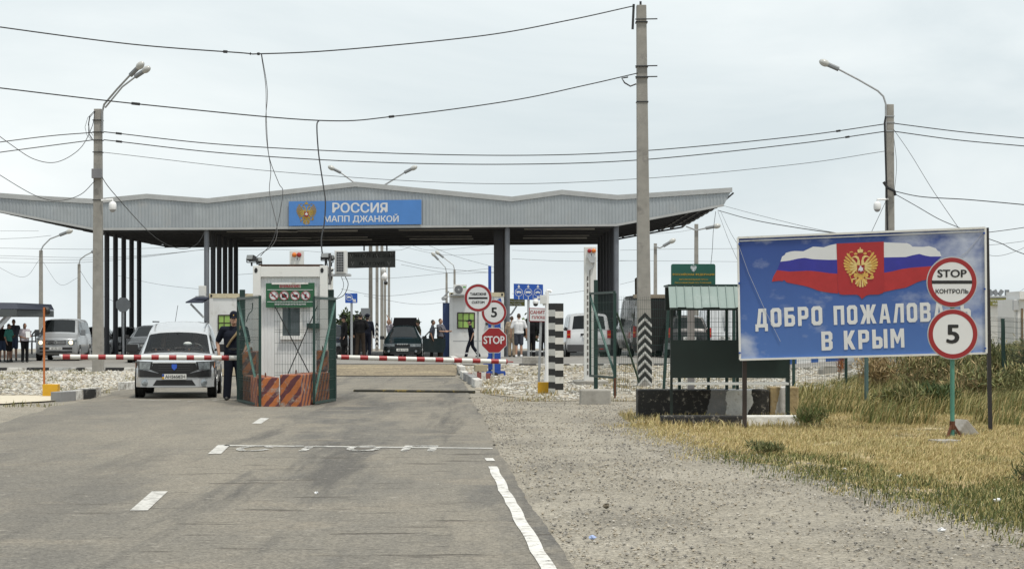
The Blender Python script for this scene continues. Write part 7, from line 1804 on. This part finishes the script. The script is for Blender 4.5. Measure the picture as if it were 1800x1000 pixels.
# dark car left of it, door open
D = 93; c = Car('black car with an open door, mostly hidden behind the booth cage', gx(572,D), D+2.2, .03, dict(sed, H=1.5), paint('paint_black', (.012,.012,.014), .2, .2), cat='car'); c.glass([(1.45,2.2),(2.3,3.1)]); c.wheels((.8,3.5), .31); simple_front(c, M_chrome, .57, .68, (.42,.85), 'АЕ 77', .42)
mb = MB(); hx, hy = c.W, 1.2-c.L/2; dv = Vector((.8,.6,0)); slabq(mb, [dp(0,.3),dp(.95,.28),dp(1.05,.55),dp(1.05,.92),dp(0,.92)], .08); dr = mb.build('open_door', c.bm, c.t); mb = MB(); mb.tube([dp(.02,.92),dp(.45,1.36),dp(.85,1.42),dp(1.05,.95)],.028,6); mb.build('window_frame', M_black, dr)

# rear views on the right
def rear_face(c, zb0, zb1, tl, win, plate, zpl, bump=M_black, bz=(.3,.62)):
    W_ = c.W
    for sg in (1,-1):
        o = c.front('tail_light', M_tail, [(sg*tl[0]*W_,zb0),(sg*tl[1]*W_,zb0),(sg*tl[1]*W_,zb1),(sg*tl[0]*W_,zb1)], .02, .05, back=True)
        c.front('indicator', M_amb, [(sg*tl[0]*W_,lerp(zb0,zb1,.36)),(sg*tl[1]*W_,lerp(zb0,zb1,.36)),(sg*tl[1]*W_,lerp(zb0,zb1,.5)),(sg*tl[0]*W_,lerp(zb0,zb1,.5))], .024, .01, parent=o, back=True)
    c.front('bumper', bump, [(-.97*W_,bz[0]),(.97*W_,bz[0]),(.97*W_,bz[1]),(-.97*W_,bz[1])], .06, .1, back=True)
    if plate is not None: c.plate(plate, zpl, back=True, y_off=.04)
t5 = dict(L=4.9, W=1.90, H=1.96, zn=.98, zc=1.2, zbelt=1.10, yc=.8, yrf=1.5, yrr=4.74, yt=4.86, zt=1.17, wr=.80, nose=.3, zb=.30, rise=0)
D = 91.5; c = Car('white van seen from behind, between the striped pillar and tall signal column', gx(1032,D), D+2.4, math.pi+.03, t5, paint('paint_van_white', (.62,.63,.64), .3, .1), name='van', cat='van')
c.glass([(1.3,2.0),(2.15,3.2),(3.3,4.6)]); c.wheels((.9,3.9), .33); rear_face(c, .88, 1.22, (.82,.985), None, 'АА 5012', .95, mat('bumper_grey', (.06,.06,.063), .6), (.30,.60))
c.box('wiper', M_black, (-.2,4.87,1.22), (.55,.03,.03)); c.mirrors(1.15,1.3)
c.box('plate_recess', M_black, (0,4.905,1.03), (.7,.03,.09)); c.front('reflector', M_tail, [(-.62,.40),(-.45,.40),(-.45,.45),(-.62,.45)], .066, .01, back=True)
spr = dict(L=5.6, W=1.96, H=2.62, zn=1.05, zc=1.35, zbelt=1.2, yc=.8, yrf=1.75, yrr=5.45, yt=5.55, zt=1.28, wr=.80, nose=.3, zb=.30, rise=0)
D = 88; c = Car('tall dark van with its dark rear opened, behind the mesh fence and the chevron pole', gx(1154,D)-.28, D+2.8, math.pi+.10, spr, paint('paint_van_dark', (.05,.048,.046), .25, .35), name='van', cat='van')
c.glass([(1.5,2.3),(2.5,3.7),(3.8,5.2)]); c.wheels((.95,4.5), .36); rear_face(c, .85, 1.3, (.86,.985), None, None, .8, M_black, (.30,.55)); c.mirrors(1.3,1.5,None,(.22,.12,.34))
mb = MB(); mb.bx(-.80,.80,c.L/2-.05,c.L/2+.015,.62,2.36); mb.build('shaded_rear_panel', mat('rear_shade', (.012,.011,.011), .9), c.t)  # closed slab: the shade inside the opened rear painted as flat black
for sg in (-1,1):
    mb = MB(); mb.bx(sg*.86-.03,sg*.86+.03,c.L/2+.02,c.L/2+.86,.6,2.38); mb.build('rear_door', c.bm, c.t, bevel=.015)
mb = MB(); mb.bx(-.95,.95,c.L/2-.2,c.L/2+.05,2.45,2.6); mb.build('roof_edge', mat('roof_tan', (.22,.18,.13), .5), c.t)
D = 86; c = Car('black car seen from behind through the shelter posts, with red tail lights', gx(1206,D), D+2.2, math.pi+.06, dict(suvs, W=1.8, H=1.72, zn=.85), paint('paint_brown_black', (.02,.018,.018), .22, .3), cat='car')
c.glass([(1.3,2.0),(2.1,3.1),(3.2,4.0)]); c.wheels((.85,3.7), .35); rear_face(c, .82, 1.2, (.78,.985), None, 'АК 3746 ВТ', .78, M_grey, (.34,.60)); c.mirrors(1.25,1.15)
D = 97; c = Car('grey hatchback standing beside the tall dark van, silver bumper, behind the fence', gx(1180,D), D+2.2, math.pi-.1, dict(suvs, W=1.7, H=1.8, zn=.85), paint('paint_grey', (.10,.105,.11), .25, .4), cat='car')
c.glass([(1.3,2.0),(2.1,3.1),(3.2,4.0)]); c.wheels((.85,3.7), .33); rear_face(c, .85, 1.3, (.80,.985), None, None, .78, M_lgrey, (.34,.62))
D = 100; c = Car('white panel van with closed rear doors seen through the right posts of the shelter', gx(1272,D), D+2.4, math.pi+.02, dict(t5, H=2.3), paint('paint_van_white', (.62,.63,.64)), name='van', cat='van')
c.glass([(1.3,2.0)], rear=False); c.wheels((.9,3.9), .33); rear_face(c, .88, 1.22, (.86,.985), None, 'ВН 1740', .8)
for sg in (-1,1): c.box('door_seal', M_black, (sg*.02,4.88,1.35), (.012,.03,1.4))
# ---------------------------------------------------------------- people
def blob(name, prims, m, parent, vox=.014, it=4):
    mb = MB()
    for p in prims:
        if p[0] == 'c':
            a, b = Vector(p[1]), Vector(p[3]); d = b-a
            n_ = 4; pts = []; rs = []
            mb.tube([a, a.lerp(b,.5), b], [p[2], (p[2]+p[4])/2, p[4]], 12); mb.ell(a, p[2]*.995, 12, 8); mb.ell(b, p[4]*.995, 12, 8)
        else: mb.ell(p[1], p[2], 14, 10, p[3] if len(p) > 3 else None)
    me = mb.mesh('tmp'); o = bpy.data.objects.new('tmp', me); COL.objects.link(o)
    r_ = o.modifiers.new('r', 'REMESH'); r_.mode = 'VOXEL'; r_.voxel_size = vox
    s_ = o.modifiers.new('s', 'SMOOTH'); s_.factor = .5; s_.iterations = it
    dg = bpy.context.evaluated_depsgraph_get(); me2 = bpy.data.meshes.new_from_object(o.evaluated_get(dg))
    bpy.data.objects.remove(o); bpy.data.meshes.remove(me)
    me2.name = name; me2.materials.clear(); me2.materials.append(m); me2.polygons.foreach_set('use_smooth', [True]*len(me2.polygons))
    return link_mesh(name, me2, parent)
def cloth(name, col): return mat('cloth_'+name, col, .9, var=.18, scale=9, bump=.25, bscale=14, spec=.15)
M_skin = mat('skin', (.38,.22,.15), .55, var=.1, scale=20); M_skind = mat('skin_tan_shade', (.24,.13,.085), .6, var=.1, scale=20)  # the darker skin also carries the shelter's shade on the waiting people
M_hairb = mat('hair_black', (.012,.010,.009), .6); M_hairn = mat('hair_brown', (.06,.035,.02), .6); M_boot = mat('boot_black', (.012,.012,.012), .5)
NAVY = cloth('navy', (.010,.012,.020)); BLK = cloth('black', (.010,.010,.011)); BRN = cloth('brown', (.035,.026,.020)); WHT = cloth('white', (.60,.60,.61)); GRY = cloth('grey', (.05,.055,.07))
TEAL = cloth('teal', (.05,.20,.17)); BEI = cloth('beige', (.28,.22,.16)); DNM = cloth('denim', (.035,.05,.085)); FLOR = mat('cloth_floral', (.34,.31,.34), .9, var=.5, scale=22)

def person(label, X, D, face=0, h=1.75, shirt=BLK, sleeve='short', pants=BLK, leg='long', shoes=M_boot, hair=M_hairb, hat=None, hatm=None, skin=M_skin, longhair=False,
           lf=(.10,.0), rf=(-.10,.0), la=None, ra=None, lean=0, kb=(0,0), liftr=0, group=None, vox=.016, skirt=False, female=False, z=None, extra=None, headturn=0, coat=False, sw=None, bulk=1.0):
    zz = (gz(X,D)+.034) if z is None else z
    t = thing('person', label, 'person', (X,D,zz), face, group, local=True)
    k = h/1.75; V = lambda x,y,z_: Vector((x*k, y*k, z_*k))
    sw = sw or (.175 if female else .195)
    hipz, chz, shz = .92, 1.30, 1.43
    ly = -lean                                   # leaning forward moves the chest towards -y
    hipL, hipR = V(.09,0,hipz), V(-.09,0,hipz)
    ankL, ankR = V(lf[0],lf[1],.10+ (0)), V(rf[0],rf[1],.10+liftr)
    knL = hipL.lerp(ankL,.51)+V(0,-.02-kb[0],0); knR = hipR.lerp(ankR,.51)+V(0,-.02-kb[1],0)
    waist, chest = V(0,ly*.35,1.08), V(0,ly*.8,chz)
    shL, shR = V(sw,ly,shz), V(-sw,ly,shz)
    neck = V(0,ly*1.05+.01,1.49); head = V(0,ly*1.2-.015,1.635)
    la = la or ((.27,.03,1.14),(.27,-.06,.90)); ra = ra or ((-.27,.03,1.14),(-.27,-.06,.90))
    elL, haL = V(*la[0]), V(*la[1]); elR, haR = V(*ra[0]), V(*ra[1])
    rot = Matrix.Rotation(headturn,3,'Z')
    hd = lambda x,y,z_: head + rot @ V(x,y,z_)
    B = [('e', head, V(.073,.092,.112), rot), ('e', hd(0,-.03,-.06), V(.055,.062,.055), rot), ('c', hd(0,-.088,.0), .012*k, hd(0,-.108,-.022), .013*k), ('e', hd(.074,.005,-.01), V(.012,.022,.033), rot), ('e', hd(-.074,.005,-.01), V(.012,.022,.033), rot),
         ('c', neck-V(0,0,.05), .056*k, head-V(0,-.01,.05), .05*k), ('c', hd(.022,-.082,-.062), .012*k, hd(-.022,-.082,-.062), .012*k),
         ('c', V(.07,ly*.8,chz), .11*k, V(.05,ly*.3,1.06), .10*k), ('c', V(-.07,ly*.8,chz), .11*k, V(-.05,ly*.3,1.06), .10*k), ('c', V(.06,0,.95), .11*k, V(-.06,0,.95), .11*k), ('c', shL-V(.04,0,0), .06*k, shR+V(.04,0,0), .06*k)]
    hands = []
    for sh_, el, ha, sg in ((shL,elL,haL,1),(shR,elR,haR,-1)):
        B += [('c', sh_, .058*k, el, .042*k), ('c', el, .042*k, ha, .029*k)]
        d = (ha-el).normalized(); side = d.cross(Vector((0,1,0)))
        side = side.normalized() if side.length > .1 else Vector((1,0,0)); nn = side.cross(d).normalized()
        pc = ha + d*.05*k; B.append(('e', pc, (.036*k,.02*k,.052*k), Matrix((side,nn,d)).transposed()))
        for i in range(4):
            b_ = ha + d*.09*k + side*(.03-.02*i)*k; ln = (.062,.075,.07,.055)[i]*k; m1 = b_ + d*ln*.55 - nn*.006*k; tip = m1 + d*ln*.38 - nn*.02*k
            B += [('c', b_-d*.02*k, .0095*k, m1, .0088*k), ('c', m1, .0088*k, tip, .0075*k)]
        th = ha + d*.03*k + side*.035*k*(1); B += [('c', th, .011*k, th+d*.045*k+side*.022*k-nn*.012*k, .009*k)]
    for hp, kn, an, ft in ((hipL,knL,ankL,lf),(hipR,knR,ankR,rf)):
        B += [('c', hp, .088*k, kn, .056*k), ('c', kn, .056*k, kn.lerp(an,.35), .058*k), ('c', kn.lerp(an,.35), .056*k, an, .037*k), ('c', an-V(0,-.03,.04), .038*k, an-V(0,.12,.062), .032*k)]
    blob('body', B, skin, t, vox)
    # shirt
    so = .016 + (bulk-1)*.12
    C = [('c', V(.072,ly*.8,chz), (.112+so)*k, V(.06,ly*.3,1.04), (.104+so)*k), ('c', V(-.072,ly*.8,chz), (.112+so)*k, V(-.06,ly*.3,1.04), (.104+so)*k), ('c', V(.065,0,.99), (.112+so)*k, V(-.065,0,.99), (.112+so)*k),
         ('c', shL-V(.03,0,0), .073*k, shR+V(.03,0,0), .073*k), ('c', V(0,ly,1.40), .085*k, V(0,ly*1.05+.012,1.475), .066*k)]
    if coat: C += [('c', V(.06,0,.98), .135*k, V(.08,.0,.55), .15*k), ('c', V(-.06,0,.98), .135*k, V(-.08,.0,.55), .15*k)]
    for sh_, el, ha in ((shL,elL,haL),(shR,elR,haR)):
        if sleeve == 'short': C += [('c', sh_, .074*k, sh_.lerp(el,.80), .064*k)]
        elif sleeve == 'long': C += [('c', sh_, .074*k, el, .058*k), ('c', el, .057*k, el.lerp(ha,.96), .043*k)]
    blob('shirt' if not coat else 'coat', C, shirt, t, vox)
    T = [('c', V(.07,0,.955), .122*k, V(-.07,0,.955), .122*k)]
    for hp, kn, an in ((hipL,knL,ankL),(hipR,knR,ankR)):
        if leg == 'long': T += [('c', hp, .103*k*bulk, kn, .078*k*bulk), ('c', kn, .077*k*bulk, an+V(0,0,-.02), .072*k*bulk)]
        elif leg == 'shorts': T += [('c', hp, .106*k, hp.lerp(kn,.85), .092*k)]
    if skirt: T += [('c', V(.05,0,.9), .13*k, V(.07,0,.5), .14*k), ('c', V(-.05,0,.9), .13*k, V(-.07,0,.5), .14*k)]
    blob('trousers' if leg == 'long' else 'shorts', T, pants, t, vox)
    for an in (ankL, ankR):
        f = an - V(0,0,.06)
        blob('shoe', [('c', f+V(0,.03,0), .046*k, f-V(0,.13,-.0)+V(0,0,-.005), .04*k), ('e', f-V(0,.06,-.0)-V(0,0,.012), V(.048,.12,.028)), ('c', an-V(0,0,.03), .05*k, an+V(0,0,.0), .048*k)], shoes, t, vox)
    Hh = [('e', hd(0,.018,.022), V(.079,.088,.103), rot)]
    if longhair: Hh += [('c', hd(0,.055,.0), .07*k, hd(0,.07,-.20), .055*k)]
    if not hat or longhair: blob('hair', Hh, hair, t, vox)
    elif hat: blob('hair', [('e', hd(0,.022,-.005), V(.077,.082,.085), rot)], hair, t, vox)
    if hat == 'cap':
        blob('cap', [('e', hd(0,.005,.065), V(.088,.104,.068), rot), ('c', hd(.03,-.09,.05), .016*k, hd(.02,-.155,.035), .012*k), ('c', hd(-.03,-.09,.05), .016*k, hd(-.02,-.155,.035), .012*k), ('c', hd(0,-.09,.05), .018*k, hd(0,-.165,.036), .012*k)], hatm or shirt, t, vox*.8)
    if hat == 'field':
        blob('cap', [('c', hd(0,.0,.05), .086*k, hd(0,.0,.095), .086*k), ('c', hd(.03,-.085,.04), .016*k, hd(.02,-.14,.03), .01*k), ('c', hd(-.03,-.085,.04), .016*k, hd(-.02,-.14,.03), .01*k), ('c', hd(0,-.085,.04), .016*k, hd(0,-.15,.03), .01*k)], hatm or shirt, t, vox*.8, 2)
    if hat == 'peaked':
        blob('cap', [('e', hd(0,-.01,.125), V(.135,.14,.03), rot), ('c', hd(0,0,.06), .09*k, hd(0,0,.10), .098*k), ('c', hd(.03,-.09,.05), .014*k, hd(0,-.15,.03), .012*k), ('c', hd(-.03,-.09,.05), .014*k, hd(0,-.15,.03), .012*k)], hatm or shirt, t, vox*.8, 2)
    if hat == 'brim':
        blob('hat', [('e', hd(0,0,.05), V(.17,.18,.02), rot), ('c', hd(0,0,.05), .088*k, hd(0,0,.10), .075*k)], hatm or shirt, t, vox*.8, 2)
    for sg in (1,-1):
        mb = MB(); mb.ell(hd(sg*.031,-.083,.012), V(.013,.008,.008), 8, 6, rot); mb.ell(hd(sg*.031,-.084,.033), V(.018,.007,.004), 8, 4, rot); mb.build('eye', M_hairb, t)
    if extra == 'bands':
        for an, kn in ((ankL,knL),(ankR,knR)):
            p = an.lerp(kn,.35); mb = MB(); mb.tube([p-V(0,0,.025), p+V(0,0,.025)], .079*k, 14); mb.build('reflective_band', M_face, t)
    if extra == 'belt':
        blob('belt', [('c', V(.065,ly*.2,1.02), .129*k, V(-.065,ly*.2,1.02), .129*k)], M_boot, t, vox, 1) if False else None
        mb = MB(); mb.tube(crspline([V(sw*.6,ly-.09,1.50),V(.07,-.15,1.36),V(-.04,-.16,1.22),V(-.13,-.12,1.08)],5), .026*k, 6); mb.build('rifle_sling', mat('sling_tan', (.22,.16,.08), .8), t)
        mb = MB()
        q = [V(.17*math.cos(a), .13*math.sin(a), 1.035) for a in [i*math.pi/9 for i in range(19)]]; mb.tube(q, .024*k, 6); mb.box(V(.0,-.142,1.035), (.06*k,.02*k,.05*k)); mb.build('belt', M_boot, t)
        mb = MB(); mb.box(V(.10,-.135,1.34), (.07*k,.012*k,.045*k)); mb.build('chest_patch', M_lgrey, t)
        mb = MB(); mb.ell(hd(0,-.09,.085), V(.012,.008,.014), 8, 6); mb.build('cap_badge', M_gold, t)
    if extra == 'paper':
        mb = MB(); mb.box(haL+V(-.05,-.06,.12), (.20*k,.02,.30*k), rot=Matrix.Rotation(-.35,3,'X')); mb.build('papers', M_face, t)
    return t
# officer at the gate
person('officer in navy uniform with tan strap across his chest, beside the white station wagon', gx(411,45.4), 45.4, RAD(4), 1.82, NAVY, 'short', NAVY, hat='field', skin=M_skin, vox=.011, z=.026,
       lf=(.15,.02), rf=(-.14,-.02), la=((.29,.03,1.16),(.22,-.16,.98)), ra=((-.335,.05,1.17),(-.295,-.05,.93)), extra='belt', sw=.222, bulk=1.13)
# officer walking past the cabin
person('officer in dark uniform and cap walking leftwards past the white customs container cabin', gx(829,96.3), 96.3, RAD(-88), 1.74, NAVY, 'short', NAVY, hat='cap', skin=M_skin, lf=(.08,-.26), rf=(-.08,.34), liftr=.06, kb=(.02,.10), lean=.06,
       la=((.25,.08,1.14),(.24,.0,.90)), ra=((-.25,-.06,1.14),(-.22,-.10,.92)), extra='bands')
person('man in white T-shirt and dark shorts standing with his back to us', gx(912,86.5), 86.5, RAD(180), 1.78, WHT, 'short', GRY, 'shorts', shoes=M_face, hair=M_hairn, la=((.30,.02,1.14),(.31,-.02,.90)), ra=((-.30,.02,1.14),(-.31,-.02,.90)))
person('person in beige clothes half hidden behind the man in the white T-shirt', gx(899.5,89.5), 89.5, RAD(160), 1.70, BEI, 'short', BEI, 'long', hair=M_hairn)
G2 = 'officers in dark uniform behind the signs'
person('officer in black behind the red lettered board, left one, reflective bands on the trousers', gx(934,90), 90, RAD(170), 1.76, BLK, 'long', BLK, hat='cap', extra='bands', group=G2)
person('officer in black behind the white camera post, right one, reflective bands on the trousers', gx(956,88), 88, RAD(200), 1.76, BLK, 'long', BLK, hat='cap', extra='bands', group=G2)
G3 = 'people around the dark green car'
person('person in a long black coat and brimmed hat beside the black car', gx(605,91), 91, RAD(-70), 1.72, BLK, 'long', BLK, hat='brim', coat=True, group=G3, lf=(.07,-.03))
person('tall person in black with a dark cap, just right of the small blue sign post', gx(626.5,91), 91, RAD(185), 1.76, BLK, 'long', BLK, hat='cap', group=G3)
person('man in a dark brown jacket and brown trousers with feet apart, back to us', gx(633.5,89), 89, RAD(178), 1.80, BLK, 'long', BRN, lf=(.16,.02), rf=(-.15,0), group=G3, ra=((-.30,.04,1.2),(-.16,-.18,1.10)))
person('officer with a wide peaked cap standing right of the man in brown trousers', gx(645.5,90), 90, RAD(172), 1.74, NAVY, 'long', NAVY, hat='peaked', group=G3, la=((.28,.02,1.16),(.30,-.12,.98)))
person('person reaching an arm up to the raised tailgate of the dark green car', gx(689,97), 97, RAD(-60), 1.78, FLOR, 'short', BLK, group=G3, la=((.24,-.16,1.55),(.22,-.30,1.82)), lean=.12)
person('person in a pale shirt bending at the tailgate behind the dark green car', gx(708,100), 100, RAD(10), 1.74, cloth('pale_blue', (.36,.40,.46)), 'short', BLK, group=G3, lean=.2)
person('officer with a brimmed field hat behind the right rear of the dark green car', gx(735.5,98.5), 98.5, RAD(-80), 1.74, cloth('olive_dark', (.03,.032,.022)), 'short', BLK, hat='brim', group=G3)
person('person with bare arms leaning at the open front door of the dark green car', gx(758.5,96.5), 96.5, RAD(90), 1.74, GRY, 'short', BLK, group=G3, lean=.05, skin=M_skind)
person('person standing at the blue door of the customs cabin, reaching for its handle', gx(774,96.8), 96.8, RAD(60), 1.80, cloth('grey_light', (.12,.12,.14)), 'short', BRN, group=G3, hair=M_hairn, ra=((-.25,-.12,1.2),(-.18,-.36,1.18)), la=((.25,-.1,1.2),(.2,-.34,1.2)))
G4 = 'people waiting by the left shelter'  # shelter shade on this group is put into darker skin and clothes
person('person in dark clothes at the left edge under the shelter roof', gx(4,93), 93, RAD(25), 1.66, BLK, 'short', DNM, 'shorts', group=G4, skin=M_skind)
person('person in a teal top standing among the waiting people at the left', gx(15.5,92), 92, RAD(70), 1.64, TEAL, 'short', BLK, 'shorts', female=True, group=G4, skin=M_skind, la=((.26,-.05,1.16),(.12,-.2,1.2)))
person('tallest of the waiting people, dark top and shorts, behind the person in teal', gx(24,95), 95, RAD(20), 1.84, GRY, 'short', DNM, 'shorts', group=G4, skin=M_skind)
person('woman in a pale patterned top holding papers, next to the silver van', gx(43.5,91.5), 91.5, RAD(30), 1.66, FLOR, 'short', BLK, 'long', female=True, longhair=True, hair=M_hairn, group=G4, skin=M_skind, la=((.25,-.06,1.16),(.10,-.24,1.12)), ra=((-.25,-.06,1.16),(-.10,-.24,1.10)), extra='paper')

# two people inside the station wagon, seated
def occupant(label, x, shirt, hair, hat=None):
    lo = -4.45/2; a = math.atan2(.1,1); cx0, cy0 = pX-.215, 46.4+2.21
    y = 2.2+lo; X = cx0 + x*math.cos(a) - y*math.sin(a); Y = cy0 + x*math.sin(a) + y*math.cos(a)
    t = thing('person', label, 'person', (X,Y,.03), a, 'people sitting in the white station wagon', local=True); V = lambda x_,y_,z_: Vector((x_,y_,z_))
    B = [('e', V(0,-.02,1.30), (.075,.092,.112)), ('e', V(0,-.05,1.24), (.055,.06,.055)), ('c', V(0,0,1.1), .055, V(0,0,1.24), .05), ('c', V(-.08,.03,.95), .11, V(.08,.03,.95), .11), ('c', V(-.1,0,.8), .11, V(-.1,-.38,.82), .08), ('c', V(.1,0,.8), .11, V(.1,-.38,.82), .08),
         ('c', V(.19,.03,1.05), .058, V(.26,-.18,.88), .042), ('c', V(.26,-.18,.88), .042, V(.14,-.42,1.0), .03), ('c', V(-.19,.03,1.05), .058, V(-.26,-.18,.88), .042), ('c', V(-.26,-.18,.88), .042, V(-.14,-.42,1.0), .03), ('e', V(.14,-.46,1.02), (.03,.05,.035)), ('e', V(-.14,-.46,1.02), (.03,.05,.035))]
    blob('body', B, M_skin, t, .016)
    blob('shirt', [('c', V(-.08,.03,.98), .128, V(.08,.03,.98), .128), ('c', V(0,.02,.8), .14, V(0,.02,.95), .14), ('c', V(-.17,.03,1.06), .072, V(.17,.03,1.06), .072), ('c', V(.19,.03,1.05), .072, V(.24,-.12,.93), .06), ('c', V(-.19,.03,1.05), .072, V(-.24,-.12,.93), .06)], shirt, t, .016)
    blob('hair', [('e', V(0,.012,1.325), (.08,.088,.1))], hair, t, .014)
    blob('trousers', [('c', V(-.1,.02,.8), .12, V(-.1,-.38,.82), .09), ('c', V(.1,.02,.8), .12, V(.1,-.38,.82), .09)], DNM, t, .016)
occupant('driver in a pale shirt behind the steering wheel of the white station wagon', .37, cloth('pale_grey', (.30,.30,.31)), M_hairb)
occupant('passenger in dark clothes in the front seat of the white station wagon', -.37, BLK, M_hairn)
